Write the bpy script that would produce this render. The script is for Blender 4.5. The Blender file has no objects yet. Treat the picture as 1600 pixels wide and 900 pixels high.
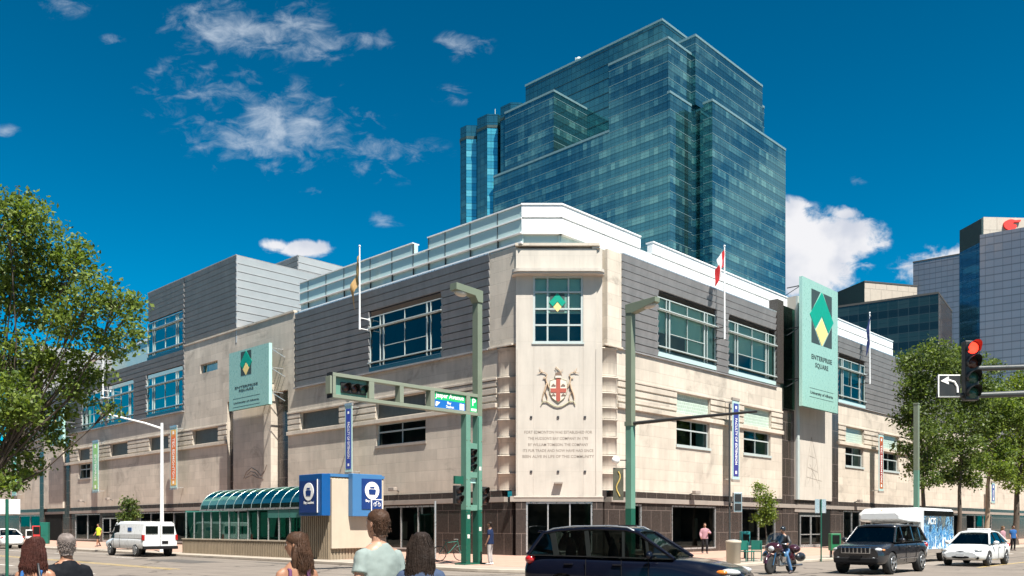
import bpy, bmesh, math, random
from mathutils import Vector, Matrix, noise as mnoise
R = math.radians
random.seed(7)
scene = bpy.context.scene
COL = scene.collection
FPX, HZ, EYE = 1344.0, 822.0, 1.7

# ---------------------------------------------------------------- camera
cam = bpy.data.cameras.new("camera"); camo = bpy.data.objects.new("camera", cam); COL.objects.link(camo)
camo.location = (0, 0, EYE); camo.rotation_euler = (R(90), 0, 0)
cam.sensor_width = 36; cam.lens = 36 * FPX / 1600; cam.shift_y = (HZ - 450) / 1600
cam.clip_start = 0.3; cam.clip_end = 5000
scene.camera = camo

# ---------------------------------------------------------------- sun, sky, exposure
SUN = Vector((.50, -.93, 1.9)).normalized()
sl = bpy.data.lights.new("sun", 'SUN'); slo = bpy.data.objects.new("sun", sl); COL.objects.link(slo)
sl.energy = 5.0; sl.angle = R(.5); sl.color = (1, .945, .86)
slo.rotation_euler = SUN.to_track_quat('Z', 'Y').to_euler(); slo.location = (0, -40, 80)
scene.view_settings.view_transform = 'Standard'; scene.view_settings.look = 'None'
scene.view_settings.exposure = 1.25; scene.view_settings.gamma = 1

world = bpy.data.worlds.new("World"); scene.world = world; world.use_nodes = True

class NT:
    """small node-tree helper"""
    def __init__(s, t): s.t = t
    def n(s, kind, **kw):
        nd = s.t.nodes.new(kind)
        for k, v in kw.items():
            if k.startswith('_'): setattr(nd, k[1:], v)
            else:
                key = int(k[1:]) if k[0] == 'i' and k[1:].isdigit() else k.replace('__', ' ')
                s.put(nd.inputs[key], v)
        return nd
    def put(s, inp, v):
        if isinstance(v, bpy.types.NodeSocket): s.t.links.new(v, inp)
        else: inp.default_value = v
    def m(s, op, a, b=0.0, c=None, clamp=False):
        nd = s.t.nodes.new('ShaderNodeMath'); nd.operation = op; nd.use_clamp = clamp
        s.put(nd.inputs[0], a); s.put(nd.inputs[1], b)
        if c is not None: s.put(nd.inputs[2], c)
        return nd.outputs[0]
    def v(s, op, a, b=(0, 0, 0)):
        nd = s.t.nodes.new('ShaderNodeVectorMath'); nd.operation = op
        s.put(nd.inputs[0], a); s.put(nd.inputs[1], b)
        return nd.outputs['Value'] if op in ('LENGTH', 'DOT_PRODUCT') else nd.outputs[0]
    def mix(s, f, a, b, mode='MIX'):
        nd = s.t.nodes.new('ShaderNodeMix'); nd.data_type = 'RGBA'; nd.blend_type = mode; nd.clamp_factor = True
        s.put(nd.inputs[0], f); s.put(nd.inputs[6], a); s.put(nd.inputs[7], b)
        return nd.outputs[2]
    def ramp(s, x, lo, hi, a=0.0, b=1.0, smooth=True):
        nd = s.t.nodes.new('ShaderNodeMapRange')
        nd.interpolation_type = 'SMOOTHSTEP' if smooth else 'LINEAR'
        for i, q in enumerate((x, lo, hi, a, b)): s.put(nd.inputs[i], q)
        return nd.outputs[0]
    def noise(s, vec, scale, detail=4, rough=.5, dist=0.0):
        nd = s.n('ShaderNodeTexNoise', Vector=vec, Scale=scale, Detail=float(detail), Roughness=rough, Distortion=dist)
        return nd.outputs[0]

def build_world():
    t = world.node_tree; t.nodes.clear(); N = NT(t)
    geo = N.n('ShaderNodeTexCoord').outputs['Generated']
    sky = N.n('ShaderNodeTexSky', _sky_type='NISHITA', _sun_disc=False)
    sky.sun_elevation = math.asin(SUN.z); sky.sun_rotation = math.atan2(SUN.x, SUN.y)
    sky.air_density = 1.0; sky.dust_density = .3; sky.ozone_density = 3.0
    sep = N.n('ShaderNodeSeparateXYZ', Vector=geo)
    x, y, z = sep.outputs
    # polarised, deep blue
    tint = N.mix(1.0, sky.outputs[0], (.0, .74, .98, 1), 'MULTIPLY')
    up = N.ramp(z, .0, .62, 1.02, .62)
    comb = N.n('ShaderNodeCombineXYZ', X=up, Y=up, Z=up)
    tint = N.mix(1.0, tint, comb.outputs[0], 'MULTIPLY')
    # cloud layout in direction space (x/y, z/y)
    ys = N.m('MAXIMUM', y, .05)
    u = N.m('DIVIDE', x, ys); w = N.m('DIVIDE', z, ys)
    uv = N.n('ShaderNodeCombineXYZ', X=u, Y=w, Z=0.0).outputs[0]
    def group(blobs):
        acc = None
        for (cx, cy, rx, ry, k) in blobs:
            c = ((cx - 800) / FPX, (HZ - cy) / FPX, 0)
            d = N.v('MULTIPLY', N.v('SUBTRACT', uv, c), (FPX / rx, FPX / ry, 0))
            r = N.m('MULTIPLY_ADD', N.v('LENGTH', d), -k, k)
            acc = r if acc is None else N.m('MAXIMUM', acc, r)
        return acc
    thin = group([(385, 45, 175, 75, 1), (330, 140, 150, 75, .95), (440, 200, 200, 90, 1.25), (610, 245, 120, 50, .85), (725, 72, 58, 32, .95),
                  (712, 148, 50, 22, .6), (605, 341, 48, 17, .8), (1332, 281, 30, 12, .7), (8, 204, 30, 14, .8), (100, 8, 60, 28, .7),
                  (174, 63, 26, 13, .7), (575, 62, 66, 26, .55), (486, 296, 28, 14, .7), (485, 70, 90, 40, .8), (1420, 415, 40, 22, .5), (150, 206, 16, 8, .6)])
    dense = group([(1262, 400, 112, 88, 1.2), (1300, 372, 100, 52, 1.1), (1230, 340, 50, 38, 1), (1320, 335, 42, 18, .7), (1500, 430, 120, 62, 1.2),
                   (1462, 425, 70, 35, 1.0), (478, 388, 62, 19, 1.1), (432, 384, 40, 16, .8), (-60, 330, 60, 30, 1)])
    nz = N.noise(uv, 11, 8, .62, .25)
    st = N.n('ShaderNodeMapping', Vector=uv); st.inputs['Scale'].default_value = (1, 1.7, 1)
    nf = N.noise(st.outputs[0], 30, 6, .62, .6)
    front = N.ramp(y, .05, .12)
    a1 = N.ramp(N.m('ADD', N.m('MULTIPLY', thin, .48), N.m('ADD', N.m('MULTIPLY', nz, 1.3), N.m('MULTIPLY', nf, 1.35))), 1.44, 2.25, 0.0, .70)
    thm = N.ramp(thin, 0.0, .35)
    a1 = N.m('MULTIPLY', a1, thm)
    a2 = N.ramp(N.m('ADD', N.m('MULTIPLY', dense, .75), N.m('ADD', N.m('MULTIPLY', nz, 1.1), N.m('MULTIPLY', nf, .7))), 1.0, 1.3, 0.0, 1.0)
    a2 = N.m('MULTIPLY', a2, N.ramp(dense, 0.0, .12))
    af = N.m('MULTIPLY', N.m('MAXIMUM', a1, a2), front)
    # fair-weather clouds in the rest of the sky (what the glass mirrors)
    sc = N.n('ShaderNodeMapping', Vector=geo); sc.inputs['Scale'].default_value = (1, 1, 2.2); sc.inputs['Location'].default_value = (.3, 0, 0)
    nb = N.noise(sc.outputs[0], 3.6, 8, .6, .3)
    ab = N.ramp(nb, .50, .66, 0.0, .9)
    ab = N.m('MULTIPLY', ab, N.ramp(z, .02, .1))
    rest = N.m('SUBTRACT', 1.0, N.m('MULTIPLY', N.ramp(y, .02, .08), N.ramp(N.m('ABSOLUTE', u), .95, .72)))
    for cdir, rad in (((-.91, -.17, .27), .24), ((.90, .29, .34), .26), ((-.93, -.05, .12), .12)):
        dd = N.v('LENGTH', N.v('SUBTRACT', geo, cdir)); nn = N.noise(sc.outputs[0], 10, 8, .66, .5)
        k_ = N.ramp(N.m('ADD', N.m('MULTIPLY', N.m('SUBTRACT', 1.0, N.m('DIVIDE', dd, rad)), .10), nn), .545, .66, 0.0, .85)
        ab = N.m('MAXIMUM', ab, N.m('MULTIPLY', k_, N.ramp(dd, rad, rad * .7)))
    a = N.m('MAXIMUM', af, N.m('MULTIPLY', ab, rest), clamp=True)
    shade = N.ramp(N.noise(uv, 16, 4, .5, .3), .3, .62)
    ccol = N.mix(shade, (4.6, 4.9, 5.6, 1), (6.6, 6.6, 6.8, 1))
    thin_c = N.mix(a2, (5.0, 5.6, 6.3, 1), ccol)
    col = N.mix(a, tint, thin_c)
    bg = N.n('ShaderNodeBackground', Color=col, Strength=.058)
    out = N.n('ShaderNodeOutputWorld'); t.links.new(bg.outputs[0], out.inputs[0])
build_world()

# ---------------------------------------------------------------- materials
MATS = {}
def mat(name, col, rough=.6, metal=0.0, var=.12, vs=1.5, bump=0.0, bs=25.0, spec=.5, coat=0.0, emit=0.0, streak=0.0,
        brick=None, trans=0.0, stain=0.0, joint=.6, cellvar=0.0, cracks=0):
    m = bpy.data.materials.new(name); m.use_nodes = True; t = m.node_tree; t.nodes.clear(); N = NT(t)
    tc = N.n('ShaderNodeTexCoord'); g = N.n('ShaderNodeNewGeometry').outputs['Position']; uv = tc.outputs['UV']
    obj = tc.outputs['Object']
    c = (col[0], col[1], col[2], 1)
    k = N.ramp(N.noise(obj, vs, 5, .6), .25, .75, 1 - var, 1 + var, False)
    if streak:
        mp = N.n('ShaderNodeMapping', Vector=uv); mp.inputs['Scale'].default_value = (1.3, .16, 1)
        k = N.m('MULTIPLY', k, N.ramp(N.noise(mp.outputs[0], 1.6, 6, .65), .3, .7, 1 - streak, 1 + streak * .4))
    if stain:
        k = N.m('MULTIPLY', k, N.ramp(N.noise(obj, .35, 6, .7, 1.0), .52, .72, 1.0, 1 - stain))
    if cracks:
        vo = N.n('ShaderNodeTexVoronoi', Vector=N.v('ADD', obj, N.v('MULTIPLY', N.n('ShaderNodeTexNoise', Vector=obj, Scale=1.3, Detail=4.0).outputs['Color'], (1.2, 1.2, 0))), Scale=.16, _feature='DISTANCE_TO_EDGE')
        k = N.m('MULTIPLY', k, N.ramp(vo.outputs['Distance'], .004, .012, .45, 1.0))
        w2 = N.n('ShaderNodeMapping', Vector=uv); w2.inputs['Scale'].default_value = (.03, 1.6, 1); k = N.m('MULTIPLY', k, N.ramp(N.noise(w2.outputs[0], 1.0, 4, .6), .35, .7, 1.08, .84))
    h = None
    if brick:
        bw, bh, mo = brick
        bt = N.n('ShaderNodeTexBrick', Vector=uv, Scale=1.0, Mortar__Size=mo, Mortar__Smooth=.1, Brick__Width=bw, Row__Height=bh)
        bt.inputs['Color1'].default_value = (1 - cellvar, ) * 3 + (1,); bt.inputs['Color2'].default_value = (1, 1, 1, 1)
        bt.inputs['Mortar'].default_value = (joint, joint, joint, 1)
        sepc = N.n('ShaderNodeSeparateColor', Color=bt.outputs['Color'])
        k = N.m('MULTIPLY', k, sepc.outputs[0]); h = N.m('SUBTRACT', 1.0, bt.outputs['Fac'])
    kk = N.n('ShaderNodeCombineXYZ', X=k, Y=k, Z=k).outputs[0]
    base = N.mix(1.0, c, kk, 'MULTIPLY')
    p = N.n('ShaderNodeBsdfPrincipled'); N.put(p.inputs['Base Color'], base)
    p.inputs['Metallic'].default_value = metal; p.inputs['Specular IOR Level'].default_value = spec
    N.put(p.inputs['Roughness'], N.ramp(N.noise(obj, vs * 3, 3), .3, .7, max(rough - .07, .02), min(rough + .07, 1), False))
    p.inputs['Coat Weight'].default_value = coat; p.inputs['Coat Roughness'].default_value = .04
    if emit:
        N.put(p.inputs['Emission Color'], c); p.inputs['Emission Strength'].default_value = emit
    if bump or h is not None:
        hh = N.m('MULTIPLY', N.noise(obj, bs, 4, .6), .5)
        if h is not None: hh = N.m('ADD', hh, N.m('MULTIPLY', h, 1.0))
        b = N.n('ShaderNodeBump', Strength=bump or .3, Distance=.02, Height=hh)
        N.put(p.inputs['Normal'], b.outputs[0])
    o = N.n('ShaderNodeOutputMaterial'); sh = p.outputs[0]
    if trans:
        tr = N.n('ShaderNodeBsdfTranslucent', Color=base)
        mx = N.n('ShaderNodeMixShader', Fac=trans); t.links.new(sh, mx.inputs[1]); t.links.new(tr.outputs[0], mx.inputs[2]); sh = mx.outputs[0]
    t.links.new(sh, o.inputs[0]); MATS[name] = m
    return m

def glass_mat(name, tint=(.55, .75, .7), refl=(1, 1, 1), clear=.8, rough=.02, ior=1.6, wavy=.0, minrefl=.06):
    """sheet glass: clear to what is behind it, mirror by Fresnel"""
    m = bpy.data.materials.new(name); m.use_nodes = True; t = m.node_tree; t.nodes.clear(); N = NT(t)
    tr = N.n('ShaderNodeBsdfTransparent', Color=(tint[0] * clear, tint[1] * clear, tint[2] * clear, 1))
    gl = N.n('ShaderNodeBsdfGlossy', Color=(*refl, 1), Roughness=rough)
    fr = N.n('ShaderNodeFresnel', IOR=ior)
    if wavy:
        uv = N.n('ShaderNodeTexCoord').outputs['UV']
        b = N.n('ShaderNodeBump', Strength=wavy, Distance=.05, Height=N.noise(uv, .8, 2))
        N.put(gl.inputs['Normal'], b.outputs[0])
    f = N.m('MAXIMUM', fr.outputs[0], minrefl)
    mx = N.n('ShaderNodeMixShader', Fac=f); t.links.new(tr.outputs[0], mx.inputs[1]); t.links.new(gl.outputs[0], mx.inputs[2])
    o = N.n('ShaderNodeOutputMaterial'); t.links.new(mx.outputs[0], o.inputs[0]); MATS[name] = m
    return m

def curtain_mat(name, pane=(1.5, 3.4), vision=(.10, .36, .40), spandrel=(.03, .17, .22), blinds=.4, metal=.75, vary=.06, sub=4, line=(.02, .05, .06), floorline=.12, bright=(.35, .6, .55), split=.55):
    """reflective curtain wall: floors of vision glass over spandrel glass, each pane hung a touch differently"""
    m = bpy.data.materials.new(name); m.use_nodes = True; t = m.node_tree; t.nodes.clear(); N = NT(t)
    uv = N.n('ShaderNodeTexCoord').outputs['UV']
    s = N.n('ShaderNodeSeparateXYZ', Vector=uv); X, Y = s.outputs[0], s.outputs[1]
    ix = N.m('FLOOR', N.m('DIVIDE', X, pane[0])); fx = N.m('FRACT', N.m('DIVIDE', X, pane[0]))
    iy = N.m('FLOOR', N.m('DIVIDE', Y, pane[1])); fy = N.m('FRACT', N.m('DIVIDE', Y, pane[1]))
    cell = N.n('ShaderNodeCombineXYZ', X=ix, Y=iy, Z=0.0).outputs[0]
    wn = N.n('ShaderNodeTexWhiteNoise', Vector=cell, _noise_dimensions='3D'); rnd = wn.outputs['Value']; rcol = wn.outputs['Color']
    isv = N.ramp(fy, split - .02, split + .02)                          # 1 = vision band (upper part of the storey)
    big = N.noise(N.v('MULTIPLY', cell, (.35, 1.3, 1.0)), .5, 4, .65)
    lit = N.m('MULTIPLY', N.m('MULTIPLY', N.ramp(N.m('ADD', N.m('MULTIPLY', rnd, .40), N.m('MULTIPLY', big, 1.3)), .82, 1.05), isv), blinds)
    c = N.mix(isv, (*spandrel, 1), (*vision, 1))
    c = N.mix(lit, c, (*bright, 1))
    v = N.ramp(N.m('ADD', N.m('MULTIPLY', rnd, .5), N.m('MULTIPLY', big, .5)), 0.15, .85, 1 - vary, 1 + vary, False)
    fs = N.m('FRACT', N.m('MULTIPLY', fy, float(sub))); v = N.m('MULTIPLY', v, N.ramp(N.m('ABSOLUTE', N.m('SUBTRACT', fs, .5)), .36, .47, 1.0, .72))
    c = N.mix(1.0, c, N.n('ShaderNodeCombineXYZ', X=v, Y=v, Z=v).outputs[0], 'MULTIPLY')
    lx = N.m('MAXIMUM', N.ramp(fx, .05, .02), N.ramp(fx, .95, .98))
    ly = N.m('MAXIMUM', N.ramp(fy, floorline * .35, floorline * .2), N.m('MULTIPLY', N.ramp(N.m('ABSOLUTE', N.m('SUBTRACT', fy, split)), .025, .01), .7))
    ln = N.m('MAXIMUM', N.m('MULTIPLY', lx, .55), N.m('MULTIPLY', ly, .8))
    c = N.mix(ln, c, (*line, 1))
    p = N.n('ShaderNodeBsdfPrincipled'); N.put(p.inputs['Base Color'], c)
    N.put(p.inputs['Metallic'], N.m('MULTIPLY', N.m('SUBTRACT', 1.0, N.m('MULTIPLY', lit, .5)), metal))
    p.inputs['Roughness'].default_value = .06; p.inputs['Specular IOR Level'].default_value = .8
    # pane tilt + float-glass waviness
    off = N.v('MULTIPLY', N.v('SUBTRACT', rcol, (.5, .5, .5)), (.010, .010, .010))
    nm = N.n('ShaderNodeNewGeometry').outputs['Normal']
    b = N.n('ShaderNodeBump', Strength=.12, Distance=.05, Height=N.noise(uv, .5, 2))
    nn = N.v('NORMALIZE', N.v('ADD', b.outputs[0], off))
    N.put(p.inputs['Normal'], nn)
    o = N.n('ShaderNodeOutputMaterial'); t.links.new(p.outputs[0], o.inputs[0]); MATS[name] = m
    return m

M = MATS
mat('limestone', (.54, .478, .40), .8, var=.13, vs=.5, bump=.35, bs=9, streak=.10, stain=.34, brick=(1.9, .62, .012), joint=.74, cellvar=.16)
mat('limestone_panel', (.475, .437, .385), .75, var=.07, vs=.5, bump=.12, bs=12, streak=.10, stain=.10, brick=(2.4, 2.3, .010), joint=.88, cellvar=.03)
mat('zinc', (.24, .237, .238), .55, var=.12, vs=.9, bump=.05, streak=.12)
mat('zinc_sunlit', (.50, .50, .50), .4, metal=.3, var=.06, vs=.9)  # zinc made lighter, sunlight put into the colour of sun-facing sides
mat('gap', (.03, .03, .035), .8)
mat('white_panel', (.74, .75, .75), .35, var=.03, vs=.4)
mat('opal_panel', (.42, .55, .53), .12, var=.05, vs=.3, spec=.8)
mat('soffit_grey', (.32, .36, .36), .6)
mat('granite', (.045, .036, .032), .22, var=.25, vs=9, bump=.02, brick=(1.0, 1.3, .018), joint=3.2, spec=.6, stain=.2)
mat('granite_plain', (.05, .042, .038), .3, var=.25, vs=9, spec=.6)
mat('grey_stone', (.27, .235, .205), .6, var=.12, vs=2, bump=.1)
mat('alu', (.55, .57, .57), .3, metal=.7, var=.05)
mat('white_frame', (.40, .45, .44), .35, var=.04)
mat('dark_frame', (.06, .065, .065), .4, metal=.3)
mat('void', (.010, .012, .012), .9, spec=.1)
mat('blind', (.60, .66, .58), .8, var=.05, streak=.05)
mat('blind_dim', (.16, .22, .20), .8, var=.2, vs=1.5)
mat('interior', (.10, .105, .095), .9, var=.5, vs=.6)
mat('glass_block', (.36, .44, .38), .15, var=.1, vs=3, brick=(.2, .2, .012), joint=1.6, spec=.8, bump=.3)
mat('grille', (.13, .135, .12), .5, metal=.3, brick=(.12, 40, .02), joint=.4, var=.1)
glass_mat('pane_dark', (.35, .52, .5), (.75, .95, 1.0), .7, .02, 1.55, .1)
glass_mat('pane_blind', (.74, .90, .82), (.6, .9, .85), 1.0, .02, 1.5, .08)
glass_mat('pane_sky', (.2, .4, .42), (.42, .66, .66), .5, .02, 2.2, .15, .5)
glass_mat('pane_shop', (.34, .40, .37), (.75, .8, .8), .8, .02, 1.45, .05, .07)
glass_mat('pane_green', (.45, .72, .62), (.85, 1, .95), .85, .03, 1.5)
mat('asphalt', (.165, .140, .118), .85, var=.16, vs=.6, bump=.4, bs=60, stain=.34, cracks=1)
mat('sidewalk', (.30, .26, .215), .85, var=.1, vs=.6, bump=.2, bs=40, brick=(1.5, 1.5, .02), joint=.7, cellvar=.05)
mat('paver_pink', (.40, .25, .19), .85, var=.12, vs=1, bump=.2, bs=40, brick=(.6, .3, .015), joint=.75, cellvar=.12)
mat('kerb_stone', (.40, .35, .29), .85, var=.15, vs=1.5, bump=.2)
mat('earth', (.16, .14, .11), .95, var=.2, vs=.05)
mat('yellow_paint', (.42, .31, .13), .7, var=.25, vs=3)
mat('white_paint', (.62, .60, .56), .7, var=.25, vs=3)

# ---------------------------------------------------------------- frames and mesh builder
class Fr:
    def __init__(s, o, a, b=None):
        s.o = Vector((o[0], o[1], o[2] if len(o) > 2 else 0)); s.a = Vector((a[0], a[1], 0)).normalized()
        s.b = Vector((b[0], b[1], 0)).normalized() if b else Vector((s.a.y, -s.a.x, 0)); s.c = Vector((0, 0, 1))
    def __call__(s, a, b, c): return s.o + s.a * a + s.b * b + s.c * c
    def px(s, x, y, b=0.0):
        """the point of the plane 'b' of this frame seen at photo pixel x,y -> (a, c)"""
        t = (x - 800) / FPX; ox = s.o.x + b * s.b.x; oy = s.o.y + b * s.b.y
        a = (t * oy - ox) / (s.a.x - t * s.a.y); Y = oy + a * s.a.y
        return a, EYE + (HZ - y) / FPX * Y - s.o.z
    def pa(s, x, b=0.0): return s.px(x, 0, b)[0]
    def pc(s, x, y, b=0.0): return s.px(x, y, b)[1]
    def shift(s, a=0, b=0, c=0): f = Fr(s(a, b, c), s.a, s.b); return f
WORLD = Fr((0, 0, 0), (1, 0), (0, 1))
dL = (-.72137, .69255); dR = (.69255, .72137)
nL = (-.69255, -.72137); nR = (.72137, -.69255)
FL = Fr((.07, 46), dL, nL)          # west facade: a runs left and away, b towards the street
FR_ = Fr((4.89, 46), dR, nR)        # south facade
def P(x, y, d): return Vector(((x - 800) / FPX * d, d, EYE + (HZ - y) / FPX * d))

class MB:
    def __init__(s, fr=WORLD): s.v = []; s.f = []; s.m = []; s.fr = fr; s.smooth = []
    def _add(s, pts, faces, mi=0, fr=None, sm=False):
        fr = fr or s.fr; n = len(s.v)
        s.v += [fr(*p) for p in pts]
        flip = fr.a.cross(fr.b).dot(fr.c) < 0
        for f in faces:
            f = [n + i for i in f]
            s.f.append(f[::-1] if flip else f); s.m.append(mi); s.smooth.append(sm)
        return s
    def box(s, a0, a1, b0, b1, c0, c1, mi=0, fr=None):
        a0, a1 = sorted((a0, a1)); b0, b1 = sorted((b0, b1)); c0, c1 = sorted((c0, c1))
        pts = [(a, b, c) for c in (c0, c1) for (a, b) in ((a0, b0), (a1, b0), (a1, b1), (a0, b1))]
        return s._add(pts, [(3, 2, 1, 0), (4, 5, 6, 7), (0, 1, 5, 4), (1, 2, 6, 5), (2, 3, 7, 6), (3, 0, 4, 7)], mi, fr)
    def ring(s, rings, mi=0, fr=None, cap=True, sm=True, closed=True):
        n = len(rings[0]); pts = [p for r in rings for p in r]; F = []
        for i in range(len(rings) - 1):
            for j in range(n if closed else n - 1):
                k = (j + 1) % n
                F.append((i * n + j, i * n + k, (i + 1) * n + k, (i + 1) * n + j))
        s._add(pts, F, mi, fr, sm)
        if cap:
            s._add(rings[0], [tuple(range(n))[::-1]], mi, fr); s._add(rings[-1], [tuple(range(n))], mi, fr)
        return s
    def extr(s, poly, b0, b1, mi=0, fr=None):
        """polygon in the (a,c) plane, counter-clockwise, given thickness b0..b1"""
        n = len(poly)
        ar = sum(poly[i][0] * poly[(i + 1) % n][1] - poly[(i + 1) % n][0] * poly[i][1] for i in range(n))
        if ar < 0: poly = poly[::-1]
        pts = [(a, b0, c) for a, c in poly] + [(a, b1, c) for a, c in poly]
        F = [tuple(range(n)), tuple(range(2 * n - 1, n - 1, -1))] + [((i + 1) % n, i, n + i, n + (i + 1) % n) for i in range(n)]
        if b1 < b0: F = [f[::-1] for f in F]
        return s._add(pts, F, mi, fr)
    def prism(s, poly, c0, c1, mi=0, fr=None):
        """polygon in the (a,b) plane extruded upward"""
        n = len(poly)
        ar = sum(poly[i][0] * poly[(i + 1) % n][1] - poly[(i + 1) % n][0] * poly[i][1] for i in range(n))
        if ar < 0: poly = poly[::-1]
        pts = [(a, b, c0) for a, b in poly] + [(a, b, c1) for a, b in poly]
        F = [tuple(range(n))[::-1], tuple(range(n, 2 * n))] + [(i, (i + 1) % n, n + (i + 1) % n, n + i) for i in range(n)]
        return s._add(pts, F, mi, fr)
    def quad(s, p, mi=0, fr=None): return s._add(p, [tuple(range(len(p)))], mi, fr)
    def bar(s, p, q, w, h=None, mi=0, fr=None, up=None):
        """square bar between two points"""
        fr = fr or s.fr; p = fr(*p); q = fr(*q); h = h or w
        d = (q - p).normalized(); up = up or (Vector((0, 0, 1)) if abs(d.z) < .95 else Vector((0, 1, 0)))
        x = d.cross(up).normalized() * w / 2; y = x.cross(d).normalized() * h / 2
        pts = [tuple(c + sx * x + sy * y) for c in (p, q) for sx, sy in ((-1, -1), (1, -1), (1, 1), (-1, 1))]
        return s._add(pts, [(3, 2, 1, 0), (4, 5, 6, 7), (0, 1, 5, 4), (1, 2, 6, 5), (2, 3, 7, 6), (3, 0, 4, 7)], mi, WORLD)
    def tube(s, pts, r, n=8, mi=0, fr=None, cap=True):
        fr = fr or s.fr; P_ = [fr(*p) for p in pts]; rings = []
        rr = r if isinstance(r, (list, tuple)) else [r] * len(P_)
        ref = None
        for i, p in enumerate(P_):
            d = (P_[min(i + 1, len(P_) - 1)] - P_[max(i - 1, 0)])
            d = d.normalized() if d.length > 1e-9 else Vector((0, 0, 1))
            if ref is None: ref = d.orthogonal().normalized()
            x = (ref - d * ref.dot(d)); x = x.normalized() if x.length > 1e-6 else d.orthogonal().normalized(); ref = x
            y = d.cross(x); q = rr[i] if isinstance(rr[i], (list, tuple)) else (rr[i], rr[i])
            rings.append([tuple(p + x * math.cos(2 * math.pi * k / n) * q[0] + y * math.sin(2 * math.pi * k / n) * q[1]) for k in range(n)])
        return s.ring(rings, mi, WORLD, cap)
    def lathe(s, prof, center, n=16, mi=0, fr=None, axis='c', sm=True):
        """profile of (radius, height)"""
        rings = []
        for r, h in prof:
            rg = []
            for k in range(n):
                x, y = r * math.cos(2 * math.pi * k / n), r * math.sin(2 * math.pi * k / n)
                if axis == 'c': q = (x, y, h)
                elif axis == 'b': q = (y, h, x)
                else: q = (h, x, y)
                rg.append((center[0] + q[0], center[1] + q[1], center[2] + q[2]))
            rings.append(rg)
        return s.ring(rings, mi, fr, True, sm)
    def ball(s, c, r, n=12, mi=0, fr=None, seg=8):
        r = r if isinstance(r, (list, tuple)) else (r, r, r); rings = []
        for i in range(seg + 1):
            th = math.pi * i / seg; rad = max(math.sin(th), .02)
            rings.append([(c[0] + r[0] * rad * math.cos(2 * math.pi * k / n), c[1] + r[1] * rad * math.sin(2 * math.pi * k / n), c[2] - r[2] * math.cos(th)) for k in range(n)])
        return s.ring(rings, mi, fr)
    def cut(s): s.cuts = getattr(s, 'cuts', [0]) + [len(s.f)]; return s
    def build(s, name, mats, parent=None, local=False, bevel=0, label=None, **kw):
        cuts = getattr(s, 'cuts', None)
        if cuts:
            cuts = cuts + [len(s.f)]; o = None
            for i, j in zip(cuts, cuts[1:]):
                if j <= i: continue
                m2 = MB(s.fr); used = sorted({v for f in s.f[i:j] for v in f}); mp = {v: k for k, v in enumerate(used)}
                m2.v = [s.v[v] for v in used]; m2.f = [[mp[v] for v in f] for f in s.f[i:j]]; m2.m = s.m[i:j]; m2.smooth = s.smooth[i:j]
                o = m2.build(name, mats, parent, local, bevel, label, **kw)
            return o
        if not isinstance(mats, (list, tuple)): mats = [mats]
        o0 = Vector((0, 0, 0))
        if parent is not None and not local: o0 = world_loc(parent)
        me = bpy.data.meshes.new(name); me.from_pydata([tuple(v - o0) for v in s.v], [], s.f)
        for m_ in mats: me.materials.append(MATS[m_] if isinstance(m_, str) else m_)
        me.polygons.foreach_set('material_index', s.m); me.polygons.foreach_set('use_smooth', s.smooth)
        me.update()
        uvl = me.uv_layers.new(name='uv'); uvs = []
        V = s.v
        for p in me.polygons:
            nn = p.normal
            if abs(nn.z) < .7:
                tx = Vector((-nn.y, nn.x, 0)); tx = tx.normalized() if tx.length > 1e-6 else Vector((1, 0, 0))
                for vi in p.vertices: uvs += [V[vi].dot(tx), V[vi].z]
            else:
                for vi in p.vertices: uvs += [V[vi].dot(FL.a), V[vi].dot(FL.b)]
        uvl.data.foreach_set('uv', uvs)
        o = bpy.data.objects.new(name, me); COL.objects.link(o)
        if parent is not None: o.parent = parent
        if bevel:
            bm = o.modifiers.new('bevel', 'BEVEL'); bm.width = bevel; bm.segments = 2; bm.limit_method = 'ANGLE'; bm.angle_limit = R(40)
        if label: o['label'] = label
        for k, v_ in kw.items(): o[k] = v_
        return o

def world_loc(o):
    p = Vector(o.location)
    while o.parent: o = o.parent; p += Vector(o.location)
    return p
def thing(name, label, cat, loc=(0, 0, 0), group=None, rz=0):
    o = bpy.data.objects.new(name, None); COL.objects.link(o); o.location = loc; o.rotation_euler = (0, 0, rz)
    o.empty_display_size = .3
    o['label'] = label; o['category'] = cat
    if group: o['group'] = group
    return o
def tag(o, label, cat, group=None, kind=None):
    if label: o['label'] = label
    if cat: o['category'] = cat
    if group: o['group'] = group
    if kind: o['kind'] = kind
    return o
def children(o): return [c for c in o.children]
def copy_tree(o, parent=None):
    c = o.copy(); COL.objects.link(c); c.parent = parent
    for ch in list(o.children): copy_tree(ch, c)
    return c

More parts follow.
